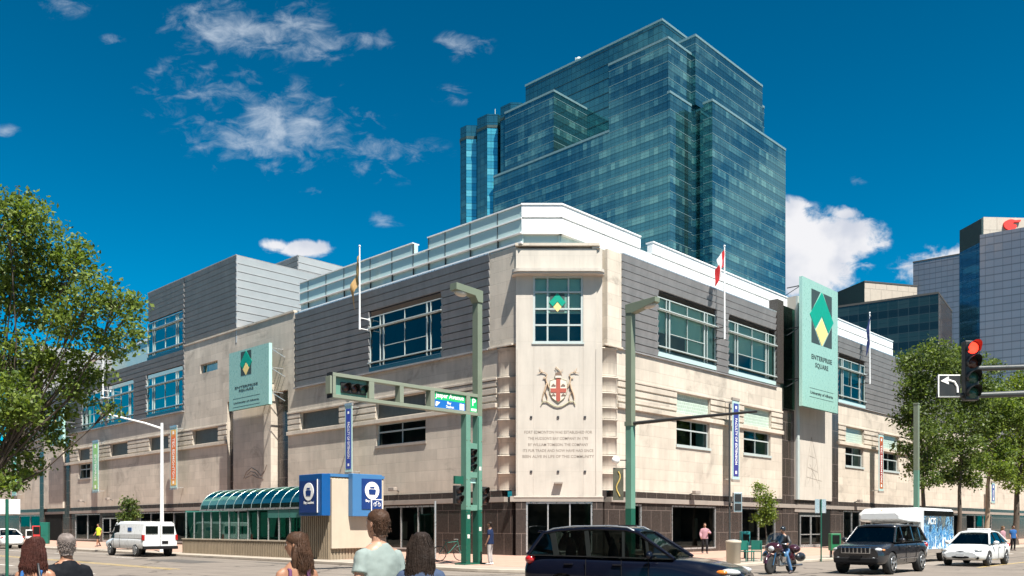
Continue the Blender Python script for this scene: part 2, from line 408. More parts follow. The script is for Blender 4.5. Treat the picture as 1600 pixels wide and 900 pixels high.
_txt = {}
def text(name, s, fr, a, b, c, size, mt, parent=None, align='CENTER', depth=.01, rot=0, width=None, sign=1, space=1.0, shear=0.0, height=1.0, bold=.012):
    """lettering standing on a frame plane; sign=-1 when 'a' runs right-to-left as seen from the street"""
    cu = bpy.data.curves.new('t', 'FONT'); cu.body = s; cu.align_x = align; cu.align_y = 'CENTER'; cu.size = size; cu.extrude = depth
    cu.space_character = space; cu.offset = size * bold; cu.shear = shear; cu.resolution_u = 2
    ob = bpy.data.objects.new('t', cu); COL.objects.link(ob)
    me0 = bpy.data.meshes.new_from_object(ob.evaluated_get(bpy.context.evaluated_depsgraph_get()) if False else ob)
    if width:
        xs = [v.co.x for v in me0.vertices]
        k = width / (max(xs) - min(xs)) if xs else 1
        for v in me0.vertices: v.co.x *= k
    mb = MB(fr); cr, sr = math.cos(rot), math.sin(rot)
    pts = []
    for v in me0.vertices:
        v.co.x *= height
        x, y = v.co.x * cr - v.co.y * sr, v.co.x * sr + v.co.y * cr
        pts.append((a + sign * x, b + v.co.z, c + y))
    F = [tuple(p.vertices) for p in me0.polygons]
    if sign * fr.a.cross(fr.b).dot(fr.c) < 0 or True: pass
    mb._add(pts, F, 0)
    bpy.data.objects.remove(ob); bpy.data.curves.remove(cu); bpy.data.meshes.remove(me0)
    return mb.build(name, mt, parent)
mat('concrete_tan', (.42, .37, .31), .75, var=.08, brick=(3, 3, .06), joint=.6)
mat('brick_tan', (.24, .20, .16), .85, var=.15, brick=(2.6, 3.2, .4), joint=.3)
# ================================================================ ground
def struct(o): o['kind'] = 'structure'; return o
mb = MB(); n_ = 24
mb.quad([(-2500, -2500, -.02), (2500, -2500, -.02), (2500, 2500, -.02), (-2500, 2500, -.02)])
struct(mb.build('ground', 'earth'))
mb = MB(); mb.quad([(-220, -60, 0), (320, -60, 0), (320, 260, 0), (-220, 260, 0)]); struct(mb.build('road', 'asphalt'))
KL, KR = 11.3, 10.5
def isect(bl, br):
    """world xy of the crossing of line b=bl of FL and b=br of FR_"""
    p = FL(0, bl, 0); q = FR_(0, br, 0)
    # p + s*dL = q + t*dR
    a, b, c, d = dL[0], -dR[0], dL[1], -dR[1]; det = a * d - b * c
    ex, ey = q.x - p.x, q.y - p.y
    s_ = (ex * d - b * ey) / det
    return Vector((p.x + s_ * dL[0], p.y + s_ * dL[1], 0))
def corner_line(bl, br, rad, far=170, seg=10):
    c0 = isect(bl, br); cc = isect(bl - rad, br - rad)
    pts = [c0 + FL.a * far]
    for i in range(seg + 1):
        th = i / seg * math.pi / 2
        pts.append(cc + FL.b * (rad * math.cos(th)) + FR_.b * (rad * math.sin(th)))
    pts.append(c0 + FR_.a * far)
    return pts
outer = corner_line(KL, KR, 6.0); inner = corner_line(KL - .18, KR - .18, 5.82); pave = corner_line(KL - 1.9, KR - 2.3, 4.2)
def slab(line, zt, name, mt, z0=-.01):
    c = isect(-30, -30)
    poly = [(p.x, p.y) for p in line] + [(FR_(170, -8, 0).x, FR_(170, -8, 0).y), (c.x, c.y), (FL(170, -8, 0).x, FL(170, -8, 0).y)]
    mb = MB(); mb.prism(poly, z0, zt); return struct(mb.build(name, mt))
# kerb ring, pavement inside
mb = MB(); n = len(outer)
mb.ring([[(o.x, o.y, 0), (o.x, o.y, .13), (i.x, i.y, .13), (i.x, i.y, 0)] for o, i in zip(outer, inner)], sm=False)
struct(mb.build('kerb', 'kerb_stone', bevel=.02))
slab(inner, .126, 'pavement', 'sidewalk'); slab(pave, .131, 'paved_strip', 'paver_pink')
# far kerbs across both streets and the near corner where the walkers stand
for (fr, b0, nm) in ((FL, 30.5, 'pavement'), (FR_, 30.0, 'pavement')):
    pass
mb = MB(); mb.prism([(-14, -12), (14, -12), (12, 8.5), (8, 11.5), (2, 13.2), (-4, 13.2), (-9, 11.5), (-13, 8.5)], -.01, .13)
struct(mb.build('pavement', 'sidewalk'))
# painted lines
def stripe(fr, b, a0, a1, w, mt, dash=None, name='road_line'):
    mb = MB(fr)
    if not dash: mb.quad([(a0, b - w / 2, .006), (a1, b - w / 2, .006), (a1, b + w / 2, .006), (a0, b + w / 2, .006)])
    else:
        a = a0
        while a < a1:
            mb.quad([(a, b - w / 2, .006), (a + dash[0], b - w / 2, .006), (a + dash[0], b + w / 2, .006), (a, b + w / 2, .006)]); a += dash[1]
    o = mb.build(name, mt)
    # upward normals
    me = o.data
    if me.polygons[0].normal.z < 0: me.flip_normals()
    return struct(o)
yb = FL.b.dot(P(300, 891, EYE * FPX / 69) - FL.o)
stripe(FL, yb, 1, 160, .14, 'yellow_paint'); stripe(FL, yb + .35, 1, 160, .14, 'yellow_paint')
stripe(FL, yb + 3.6, 0, 150, .13, 'white_paint', (3, 9))
stripe(FL, yb + .8 - 4.4, 14, 150, .11, 'white_paint', (3, 9))
stripe(FR_, 10.5 + 3.4, 2, 150, .13, 'white_paint', (3, 9)); stripe(FR_, 10.5 + 7.2, 2, 150, .14, 'yellow_paint')
stripe(FR_, 10.5 + 10.8, 2, 150, .13, 'white_paint', (3, 9))

# ================================================================ the stone department building
Z0, ZS, ZC, ZT, ZP = .12, 3.62, 11.45, 16.62, 18.75
bld = thing('corner_building', 'pale limestone building with dark metal upper storey on the street corner', 'building', (2.5, 50, 0))
def part(mb, name, mt, parent=None, **kw): return mb.build(name, mt, parent or bld, **kw)
xL = lambda x, b=0: FL.pa(x, b)
xR = lambda x, b=0: FR_.pa(x, b)
LEND, REND = 118.0, 95.0

# --- stone walls with window openings cut as segments
def wall_with_holes(mb, fr, a0, a1, c0, c1, holes, b0=-.5, b1=0.0, mi=0):
    """rectangular wall split round rectangular holes (a0,a1,c0,c1), sorted and non-overlapping in columns"""
    cuts = sorted({a0, a1, *[min(max(h[0], a0), a1) for h in holes], *[min(max(h[1], a0), a1) for h in holes]})
    for s0, s1 in zip(cuts, cuts[1:]):
        if s1 - s0 < 1e-4: continue
        mid = (s0 + s1) / 2; hs = sorted([(h[2], h[3]) for h in holes if h[0] < mid < h[1]])
        z = c0
        for (h0, h1) in hs:
            if h0 > z: mb.box(s0, s1, b0, b1, z, h0, mi, fr)
            z = max(z, h1)
        if z < c1: mb.box(s0, s1, b0, b1, z, c1, mi, fr)

low_holes_L = [(xL(665), xL(588), 6.75, 8.1), (xL(141), xL(123), 6.6, 8.1)]
gr_L = [(xL(665), xL(588)), (xL(530), xL(470)), (xL(341), xL(302)), (xL(264), xL(234)), (xL(200), xL(173)), (xL(141), xL(123))]
low_holes_R = [(xR(1057), xR(1109), 6.55, 8.1), (xR(1162), xR(1204), 6.55, 8.1), (xR(1321), xR(1349), 6.55, 8.1), (xR(1377), xR(1404), 6.55, 8.1)]
gb_R = [(h[0], h[1]) for h in low_holes_R]
mb = MB()
GL0, GL1 = 8.45, 9.62
wall_with_holes(mb, FL, 1.1, xL(450), ZS, ZC, [h for h in low_holes_L] + [(g[0], g[1], GL0, GL1) for g in gr_L])
mb.cut(); wall_with_holes(mb, FL, xL(355), LEND, ZS, ZC, [h for h in low_holes_L] + [(g[0], g[1], GL0, GL1) for g in gr_L] + [])
mb.cut(); wall_with_holes(mb, FR_, 1.1, xR(1222), ZS, ZC, low_holes_R + [(g[0], g[1], GL0, GL1) for g in gb_R])
mb.cut(); wall_with_holes(mb, FR_, xR(1309), REND, ZS, ZC, low_holes_R + [(g[0], g[1], GL0, GL1) for g in gb_R])
# tall stone wall part on the west side, up to the parapet
mb.cut(); wall_with_holes(mb, FL, xL(460) + .0, xL(288), ZC, 16.85, [(xL(340), xL(313), 14.2, 14.95)])
mb.box(xL(450), xL(460), -.5, -.02, ZS, 16.85, 0, FL)
# piers of the upper corner
mb.cut(); mb.box(-.2, xL(765), -.5, 0, ZC, ZT, 0, FL); mb.cut(); mb.box(.35, xR(971), -.5, 0, ZC, ZT, 0, FR_)
part(mb, 'stone_wall', 'limestone')

# --- ledges and course lines
mb = MB()
for fr, segs in ((FL, [(1.2, xL(450)), (xL(355), LEND)]), (FR_, [(1.2, xR(1222)), (xR(1309), REND)])):
    for s0, s1 in segs:
        mb.cut(); mb.box(s0, s1, .005, .16, 8.14, 8.40, 0, fr); mb.cut()       # lower ledge
        mb.box(s0, s1, .005, .10, 9.66, 9.80, 0, fr)        # upper lip
        gs = sorted(gr_L if fr is FL else gb_R)
        prev = s0; mb.cut()
        for g0, g1 in gs + [(s1, s1)]:
            if g0 < s0 or prev > s1: continue
            e = min(g0, s1)
            for c in (8.52, 8.92, 9.32):
                if e - prev > .4: mb.cut(); mb.box(prev + .03, e - .03, .005, .07, c, c + .30, 0, fr)
            prev = max(prev, g1)
part(mb, 'stone_ledge', 'limestone', bevel=.02)
# parapet coping over the tall stone
mb = MB(FL); mb.box(xL(460), xL(288), -.55, .08, 16.85, 16.98); part(mb, 'stone_coping', 'limestone')

# --- rounded ends of both facades, each course with a lip
def drum(fr, sign, name='rounded_pilaster'):
    mb = MB(fr); lips = [ZS, 4.6, 5.56, 6.55, 7.5, 8.14, 8.95, 9.8, ZC - .08]
    cx, r = 1.12, 1.1
    for c0, c1 in zip(lips, lips[1:]):
        prof = [(-.12, -.5)]
        rings = []
        for c, rr in ((c0 + .02, r), (c1 - .12, r), (c1 - .09, r + .07), (c1 - .02, r + .07), (c1 + .0, r - .06), (c1 + .02, r - .06)):
            rg = []
            for i in range(13):
                th = math.pi / 2 * i / 12
                rg.append((cx - rr * math.sin(th) * 1.0, .04 - r + rr * math.cos(th) + (0), c))
            rg.append((cx - rr, -1.3, c)); rg.append((cx, -1.3, c))
            rings.append(rg)
        mb.ring(rings, sm=True)
    return part(mb, name, 'limestone')
drum(FL, 1); drum(FR_, -1)
# course lips running from the drum along the facade a little
mb = MB()
for fr in (FL, FR_):
    mb.cut(); mb.box(.0, xL(765) if fr is FL else xR(971), .0, .14, ZC - .08, ZC + .02, 0, fr)
part(mb, 'stone_lip', 'limestone', bevel=.015)

# --- the chamfered corner: frontal frame
FC = Fr((.07, 45.75), (1, 0), (0, -1))
cx = lambda x, b=0: FC.pa(x, b); cz = lambda y, b=0: FC.pc(800, y, b)
CP0, CP1 = cx(806), cx(942)
mb = MB(FC)
wall_with_holes(mb, FC, CP0, CP1 - .33, cz(775), cz(427), [(cx(833), cx(911), cz(536), cz(431))], -.5, 0)
mb.box(CP0, CP1 - .33, -.5, -.03, cz(427), cz(388))
mb.box(CP1 - .33, CP1 - .02, -.5, -.08, cz(775), ZC)
mb.box(CP1 - .33, CP1 - .02, -.9, -.10, ZC, cz(388))
mb.box(cx(925), cx(938), -.9, .0, cz(388), ZT + .02)
mb.box(CP0 - .10, CP1 + .0, -.5, .05, cz(777.5), cz(775))
part(mb, 'corner_panel', 'limestone_panel', bevel=.015)
# border strips of the panel
mb = MB(FC)
mb.box(cx(808), cx(811), .0, .03, cz(775), cz(545)); mb.cut(); mb.box(cx(931), cx(934), .0, .03, cz(775), cz(545))
part(mb, 'panel_border', 'limestone_panel')
# hood over the window with rounded ends
mb = MB(FC); h0, h1 = cz(428), cz(420)
poly = [(cx(800), -.3)]
for i in range(9): th = math.pi / 2 * i / 8; poly.append((cx(800) + .45 - .45 * math.cos(th), .1 + .45 * math.sin(th)))
for i in range(9): th = math.pi / 2 * i / 8; poly.append((cx(944) - .45 + .45 * math.sin(th), .1 + .45 * math.cos(th)))
poly.append((cx(944), -.3))
mb.prism(poly, h0, h0 + .16)
mb.prism([(a * 1.0, b - .08 if b > 0 else b) for a, b in poly], h0 - .1, h0 - .002)
part(mb, 'stone_hood', 'limestone_panel')
# coping of the corner
mb = MB(FC); mb.box(cx(805), cx(937), -.6, .08, ZT - .02, ZT + .12); part(mb, 'stone_coping', 'limestone')
# six small dark anchor holes
mb = MB(FC)
for y in (652, 737):
    for x in (830, 872, 914): mb.cut(); mb.box(cx(x) - .06, cx(x) + .06, .002, .05, cz(y) - .06, cz(y) + .06)
part(mb, 'anchor_block', 'gap')

# --- window builder: frame bars + panes + blinds + dark room
def window(fr, a0, a1, c0, c1, vb, hb, b=-.12, fw=.07, fd=.10, frame='white_frame', glass='pane_dark', blind=None, parent=None, inner=(), name='window', apron=0, room=.9, dark='interior', proud=.0):
    parent = parent or bld
    mb = MB(fr)
    for (s0, s1) in ((a0, a0 + fw), (a1 - fw, a1)): mb.box(s0, s1, b - fd / 2, b + fd / 2 + proud, c0, c1)
    for (s0, s1) in ((c0, c0 + fw), (c1 - fw, c1)): mb.box(a0 + fw, a1 - fw, b - fd / 2, b + fd / 2 + proud, s0, s1)
    for v in vb:
        v, w = v if isinstance(v, tuple) else (v, fw * .8)
        x = a0 + (a1 - a0) * v; mb.box(x - w / 2, x + w / 2, b - fd / 2 + .004, b + fd / 2 - .004, c0 + fw, c1 - fw)
    for h in hb:
        h, w = h if isinstance(h, tuple) else (h, fw * .8)
        z = c0 + (c1 - c0) * h; mb.box(a0 + fw, a1 - fw, b - fd / 2 + .008, b + fd / 2 + .008, z - w / 2, z + w / 2)
    for (x0, y0, x1, y1) in inner:       # single bars given in window fractions
        A = lambda q: a0 + (a1 - a0) * q; C = lambda q: c0 + (c1 - c0) * q
        if x0 == x1: mb.box(A(x0) - fw * .3, A(x0) + fw * .3, b - fd / 2 + .012, b + fd / 2 - .012, C(y0), C(y1))
        else: mb.box(A(x0), A(x1), b - fd / 2 + .016, b + fd / 2 - .0, C(y0) - fw * .35, C(y0) + fw * .35)
    w = part(mb, name, frame, parent)
    mb = MB(fr); mb.quad([(a0 + .02, b, c1 - .02), (a1 - .02, b, c1 - .02), (a1 - .02, b, c0 + .02), (a0 + .02, b, c0 + .02)]); mb.build('pane', glass, w)
    # room behind
    mb = MB(fr); r = room
    for q in ([(a0, b - r, c0), (a1, b - r, c0), (a1, b - r, c1), (a0, b - r, c1)], [(a0, b - r, c0), (a0, b - .05, c0), (a0, b - .05, c1), (a0, b - r, c1)],
              [(a1, b - r, c0), (a1, b - .05, c0), (a1, b - .05, c1), (a1, b - r, c1)], [(a0, b - r, c0), (a1, b - r, c0), (a1, b - .05, c0), (a0, b - .05, c0)],
              [(a0, b - r, c1), (a1, b - r, c1), (a1, b - .05, c1), (a0, b - .05, c1)]): mb.quad(q)
    mb.build('window_recess', dark, w)
    if blind:
        mb = MB(fr)
        for (x0, y0, x1, y1) in blind:
            A = a0 + (a1 - a0) * x0, a0 + (a1 - a0) * x1; C = c0 + (c1 - c0) * y0, c0 + (c1 - c0) * y1
            mb.box(A[0] + .02, A[1] - .02, b - .16, b - .14, C[0], C[1])
        mb.build('blind', 'blind', w)
    return w

# corner window 3 x 4 with pale blinds at the top
w = window(FC, cx(833), cx(911), cz(536), cz(431), [.29, .71], [.27, .51, .76], b=-.1, fw=.11, fd=.14, frame='white_frame',
           blind=[(0, .45, 1, 1)], glass='pane_blind')
mb = MB(FC); mb.box(cx(831), cx(913), -.05, .05, cz(538), cz(535.5)); mb.build('sill', 'white_frame', w)
# low windows and glass block / grilles
def low_window(fr, h, **k):
    w = window(fr, h[0], h[1], h[2], h[3], [.5], [(.62, .09)], b=-.22, fw=.06, **k)
    mb = MB(fr); mb.box(h[0] - .08, h[1] + .08, -.3, .07, h[2] - .16, h[2]); mb.build('sill', 'grey_stone' if fr is FL else 'white_frame', w)
for h in low_holes_L: low_window(FL, h)
for i, h in enumerate(low_holes_R): low_window(FR_, h, blind=[(.5, 0, 1, .6)] if i % 2 else [(.72, 0, 1, 1)])
for g in gr_L:
    mb = MB(FL); mb.box(g[0], g[1], -.3, -.2, GL0, GL1); part(mb, 'vent_grille', 'grille')
for g in gb_R:
    mb = MB(FR_); mb.box(g[0], g[1], -.3, -.14, GL0, GL1); part(mb, 'glass_block_panel', 'glass_block')
w = window(FL, xL(340), xL(313), 14.2, 14.95, [], [], b=-.3, fw=.05, frame='alu', glass='pane_sky')

# --- metal cladding in lapped boards (real laps)
def clad(fr, a0, a1, c0, c1, holes=(), board=.43, b=.0, mt='zinc', name='metal_cladding', prot=.085, parent=None, n=None):
    mb = MB(fr); n = n or max(1, round((c1 - c0) / board)); h = (c1 - c0) / n
    for i in range(n):
        z0 = c0 + i * h; z1 = z0 + h; segs = [(a0, a1)]
        for (h0, h1, k0, k1) in holes:
            if k0 < z1 - .02 and k1 > z0 + .02:
                out = []
                for s0, s1 in segs:
                    if h0 > s0: out.append((s0, min(h0, s1)))
                    if h1 < s1: out.append((max(h1, s0), s1))
                segs = [q for q in out if q[1] - q[0] > .01] if (h0 < a1 and h1 > a0) else segs
        for s0, s1 in segs:
            # top stands proud of the bottom, dark open joint under it
            pts = [(s0, b, z0 + .075), (s1, b, z0 + .075), (s1, b + prot, z1 - .012), (s0, b + prot, z1 - .012),
                   (s0, b - .1, z0 + .075), (s1, b - .1, z0 + .075), (s1, b - .1, z1 - .012), (s0, b - .1, z1 - .012)]
            mb._add(pts, [(0, 3, 2, 1)[::1], (4, 5, 6, 7), (3, 7, 6, 2), (0, 1, 5, 4), (0, 4, 7, 3), (1, 2, 6, 5)], 0)
            mb.box(s0, s1, b - .14, b - .11, z0, z1 + .001, 1)
    return part(mb, name, [mt, 'gap'], parent)

mat('apron_dark', (.05, .09, .09), .1, spec=.8)
def wing_window(fr, x0, x1, lo, hi, glass='pane_dark', blind=None, frame='white_frame', dark='interior'):
    a0, a1 = sorted((fr.pa(x0), fr.pa(x1)))
    fl = fr is FL
    W = a1 - a0
    vb = [(.15, .05), (.20, .09), (.80, .09), (.85, .05)]
    hb = [(.77, .07), (.10, .05)]
    inner = [(.5, .1, .5, 1), (.2, .38, .8, .38)]
    w = window(fr, a0, a1, lo, hi, vb, hb, b=-.10, fw=.05 if fr is FR_ or glass != 'pane_sky' else .035, fd=.12, inner=inner, glass=glass, blind=blind, frame=frame, dark=dark)
    mb = MB(fr); z = lo + (hi - lo) * .77
    mb.box(a0 - .05, a1 + .05, .0, .14, z - .03, z + .03); mb.cut(); z = lo + .30
    mb.box(a0 - .05, a1 + .05, .0, .12, z - .03, z + .03)
    mb.build('sunshade_bar', 'white_frame' if glass != 'pane_sky' else 'alu', w)
    mb = MB(fr); mb.box(a0, a1, -.12, .02, lo - .26, lo - .01); mb.build('apron_glass', 'opal_panel' if fr is FR_ else 'apron_dark', w)
    return (a0, a1, lo, hi)
WL = [wing_window(FL, 690, 577, 11.75, 15.0), ]
WR = [wing_window(FR_, 1028, 1119, 11.8, 15.0, glass='pane_blind', blind=[(0, .38, 1, 1), (.5, .1, 1, .38)]), wing_window(FR_, 1138, 1212, 11.8, 15.0, glass='pane_blind', blind=[(0, .38, 1, 1), (.5, .1, 1, .38)]),
      wing_window(FR_, 1309.5, 1352, 11.7, 15.0, glass='pane_blind', blind=[(0, .6, 1, 1)])]
clad(FL, xL(765), xL(462), ZC, ZT, WL)
clad(FR_, xR(971), xR(1213), ZC, ZT, WR); clad(FR_, xR(1309), REND, ZC, ZT, WR)
# cap of the cladding
mb = MB(); mb.box(xL(765), xL(462), -.4, .09, ZT, ZT + .07, 0, FL); mb.cut(); mb.box(xR(971), xR(1213), -.4, .09, ZT, ZT + .07, 0, FR_)
mb.cut(); mb.box(xR(1309), REND, -.4, .09, ZT, ZT + .07, 0, FR_)
part(mb, 'metal_coping', 'alu')
# base flashing between cladding and stone: a projecting shadow ledge on the west side
mb = MB(); mb.box(xL(765), xL(462), -.02, .22, ZC - .10, ZC - .004, 0, FL); mb.cut(); mb.box(xL(288), LEND, -.02, .22, ZC - .10, ZC - .004, 0, FL)
mb.cut(); mb.box(xR(971), xR(1213), -.02, .10, ZC - .08, ZC - .004, 0, FR_); mb.cut(); mb.box(xR(1309), REND, -.02, .10, ZC - .08, ZC - .004, 0, FR_)
part(mb, 'metal_flashing', 'zinc')

# --- west wing: tall dark block and its sunlit side
vB0, vB1, ZB = xL(370), xL(232), 22.6
LW = [wing_window(FL, 286, 230, 16.9, 19.95, glass='pane_sky'), wing_window(FL, 286, 229, 11.75, 15.0, glass='pane_sky'),
      wing_window(FL, 209, 168, 11.75, 15.0, glass='pane_sky'), wing_window(FL, 164, 128, 11.75, 15.0, glass='pane_sky')]
clad(FL, vB0, xL(289), 16.98, ZB, [])
clad(FL, xL(288), vB1, 16.62, ZB, LW); clad(FL, xL(288), xL(62), ZC, 16.62, LW)
FS = Fr(FL(vB0, .05, 0), dR, nR)             # its side, turned to the sun
clad(FS, .02, 16, 15.8, ZB, mt='zinc_sunlit', name='side_cladding', board=.6)
mb = MB(); mb.box(vB0 - .03, vB1, -16, .1, ZB, ZB + .08, 0, FL); part(mb, 'roof_coping', 'zinc')
# a smaller roof block behind
q = Fr(FL(xL(462) - 1.5, -9.5, 0), dR, nR); 
def far_block(x, ytop, d, La, Lb, name='roof_block', z0=15):
    o = P(x, ytop, d); f1 = Fr((o.x, o.y), dL, nL); f2 = Fr((o.x, o.y), dR, nR)
    clad(f1, 0.02, La, z0, o.z, mt='zinc', name='metal_cladding'); clad(f2, 0.02, Lb, z0, o.z, mt='zinc_sunlit', name='side_cladding', board=.6)
    mb = MB(f1); mb.box(-.03, La, -Lb, .06, o.z, o.z + .08); part(mb, name, 'zinc')
far_block(466, 400, 74, 14, 10)
# west wing, lower roof: white lapped wall and glass screen above the dark band
o = P(80, 568, 97); 
fW = Fr(FL(xL(140), -4.5, 0), dR, nR)
clad(Fr(FL(xL(60), -.3, 0), dR, nR), .02, 18, 16.7, 22.3, mt='zinc_sunlit', name='side_cladding', board=.6)
clad(FL, xL(60), xL(8), 11.5, 22.4, [], b=-.2)
mb = MB(FL); mb.box(vB1 + .1, xL(100), -5.2, -5.0, 16.7, 20.9); part(mb, 'roof_screen', 'opal_panel')
mb = MB(FL); mb.box(vB1 + .1, xL(60), -5.4, -4.9, 20.9, 21.15); part(mb, 'roof_coping', 'white_panel')

# --- granite strips and projecting stone bays beside the signs (west)
mb = MB(FL)
mb.box(xL(450), xL(430), -.6, -.25, ZS, ZC + .2); mb.cut(); mb.box(xL(369), xL(355.5), -.6, -.25, ZS, ZC - .3); mb.cut(); mb.box(xL(110), xL(102.3), -.5, .10, .12, 11.2)
part(mb, 'granite_strip', 'granite')
mb = MB(FL)
mb.box(xL(428), xL(369), -.5, .25, ZS, 11.9)
mb.cut(); mb.box(xL(102), xL(72), -.4, .25, ZS, 11.6); 
part(mb, 'stone_bay', 'limestone', bevel=.02)
mb = MB(FL); mb.box(xL(428) - .003, xL(428) + .35, -.5, .28, 11.9, 12.15); part(mb, 'bay_cap', 'limestone')
mb = MB(FL); mb.box(xL(71.5), xL(65), .0, .2, .12, 10); part(mb, 'granite_strip', 'granite')

# --- entrance bay on the south side
B0, B1, B2, B3 = xR(1222), xR(1240), xR(1297), xR(1309)
mb = MB(FR_); mb.box(B0, B1, -.5, .04, .12, cz0 if False else FR_.pc(1230, 640)); mb.cut(); mb.box(B2, B3, -.5, .04, .12, ZC + 1.5)
part(mb, 'granite_strip', 'granite')
mb = MB(FR_); mb.box(B1 + .02, B2 - .02, -.5, .16, ZS, FR_.pc(1250, 467)); mb.cut(); mb.box(xR(1213), B0, -.5, -.12, ZC - 1, FR_.pc(1213, 475)); 
part(mb, 'entrance_pier', 'limestone_panel')
mb = MB(FR_); mb.box(B1 + .02, B1 + .35, .16, .3, ZS, FR_.pc(1250, 467)); part(mb, 'pier_edge', 'white_frame')
mb = MB(FR_); zt = FR_.pc(1222, 478); z1 = FR_.pc(1230, 640)
mb.box(xR(1212), B0 - .01, -.5, .12, ZC + .3, zt + .3); part(mb, 'dark_fin', 'granite_plain')
mb = MB(FR_); mb.box(B0, B1 - .1, .10, .14, z1 + .05, zt); part(mb, 'glass_fin', 'pane_green')
mb = MB(FR_); mb.box(B0, B1 - .1, -.4, -.3, z1 + .05, zt - .4); part(mb, 'fin_backing', 'soffit_grey')

# --- roof band: white fascias on the south and the corner, glassy ones on the west
Q0 = P(815, 320, 45.58); Q1 = P(878, 320, 45.58)
GL_ = Fr((Q0.x, Q0.y), dL, nL); GR_ = Fr((Q1.x, Q1.y), dR, nR); GC_ = Fr((Q0.x, Q0.y), (1, 0), (0, -1)); WC = Q1.x - Q0.x
lEnd = GL_.pa(468); rEnd = GR_.pa(1226)
def band(fr, a0, a1, c0, c1, b0, b1, name, mt): mb = MB(fr); mb.box(a0, a1, b0, b1, c0, c1); return part(mb, name, mt)
gL = [(0, GL_.pa(668)), (GL_.pa(645), lEnd)]; gR = [(0, GR_.pa(1001)), (GR_.pa(1020), GR_.pa(1395))]
mb = MB()
mb.box(0, WC, -.4, 0, 17.28, 17.98, 0, GC_); mb.box(0, WC, -.4, 0.0, 18.08, 18.72, 0, GC_); mb.box(-.02, WC + .02, -.5, .05, 18.72, 18.80, 0, GC_)
mb.box(.0, GR_.pa(1395), -.4, -.001, 17.28, 17.98, 0, GR_)
for s0, s1 in gR: mb.cut(); mb.box(s0, s1, -.4, -.001, 18.08, 18.72, 0, GR_); mb.box(s0 - .02, s1, -.5, .05, 18.72, 18.80, 0, GR_)
part(mb, 'white_fascia', 'white_panel')
mb = MB(); mb.box(.003, WC - .003, -.4, -.12, 17.98, 18.08, 0, GC_); mb.box(.0, GR_.pa(1395), -.4, -.12, 17.98, 18.08, 0, GR_); mb.box(0, lEnd, -.4, -.12, 17.98, 18.08, 0, GL_)
part(mb, 'fascia_groove', 'soffit_grey')
mb = MB(); mb.box(.0, lEnd, -.4, -.03, 17.28, 17.98, 0, GL_)
for s0, s1 in gL: mb.cut(); mb.box(s0, s1, -.4, -.03, 18.08, 18.72, 0, GL_)
part(mb, 'glass_fascia', 'opal_panel')
mb = MB()
for s0, s1 in gL: mb.cut(); mb.box(s0, s1, -.5, .04, 18.72, 18.78, 0, GL_)
mb.cut(); mb.box(0, lEnd, -.03, .05, 18.0, 18.06, 0, GL_); mb.cut()
mb.box(.0, lEnd, -.4, .10, 17.22, 17.28, 0, GL_); mb.box(0, GR_.pa(1395), -.5, .0, 17.2, 17.279, 0, GR_); mb.box(0, WC, -.5, .0, 17.2, 17.279, 0, GC_)
mb.cut(); mb.box(.0, lEnd, -.1, .06, 16.69, 16.78, 0, GL_)
part(mb, 'fascia_trim', 'white_panel')
# clerestory glazing under the fascia and slim joints
mb = MB(); mb.box(0.02, lEnd, -.16, -.12, 16.72, 17.22, 0, GL_); mb.box(.02, WC - .02, -.3, -.25, 16.7, 17.2, 0, GC_); mb.box(.02, GR_.pa(1395), -.3, -.25, 16.6, 17.2, 0, GR_)
part(mb, 'clerestory_glass', 'opal_panel')
mb = MB()
for x in (481, 509, 537, 578, 612, 645, 669, 695, 734, 777):
    a = GL_.pa(x); mb.cut(); mb.box(a - .015, a + .015, -.1, .0, 16.75, 18.72 if not 646 < x < 668 else 18, 0, GL_)
for x in (911, 945, 978, 1020, 1070, 1130, 1190): a = GR_.pa(x); mb.cut(); mb.box(a - .01, a + .01, -.1, .004, 17.28, 18.0, 0, GR_)
part(mb, 'fascia_joint', 'dark_frame')
# roof deck
mb = MB(); poly = [FL(xL(462), -.6, 0), FL(.2, -.6, 0), FR_(.2, -.6, 0), FR_(REND, -.6, 0), FR_(REND, -26, 0), isect(-28, -28), FL(xL(462), -26, 0)]
mb.prism([(p.x, p.y) for p in poly], 16.2, 16.55); part(mb, 'roof_deck', 'soffit_grey')

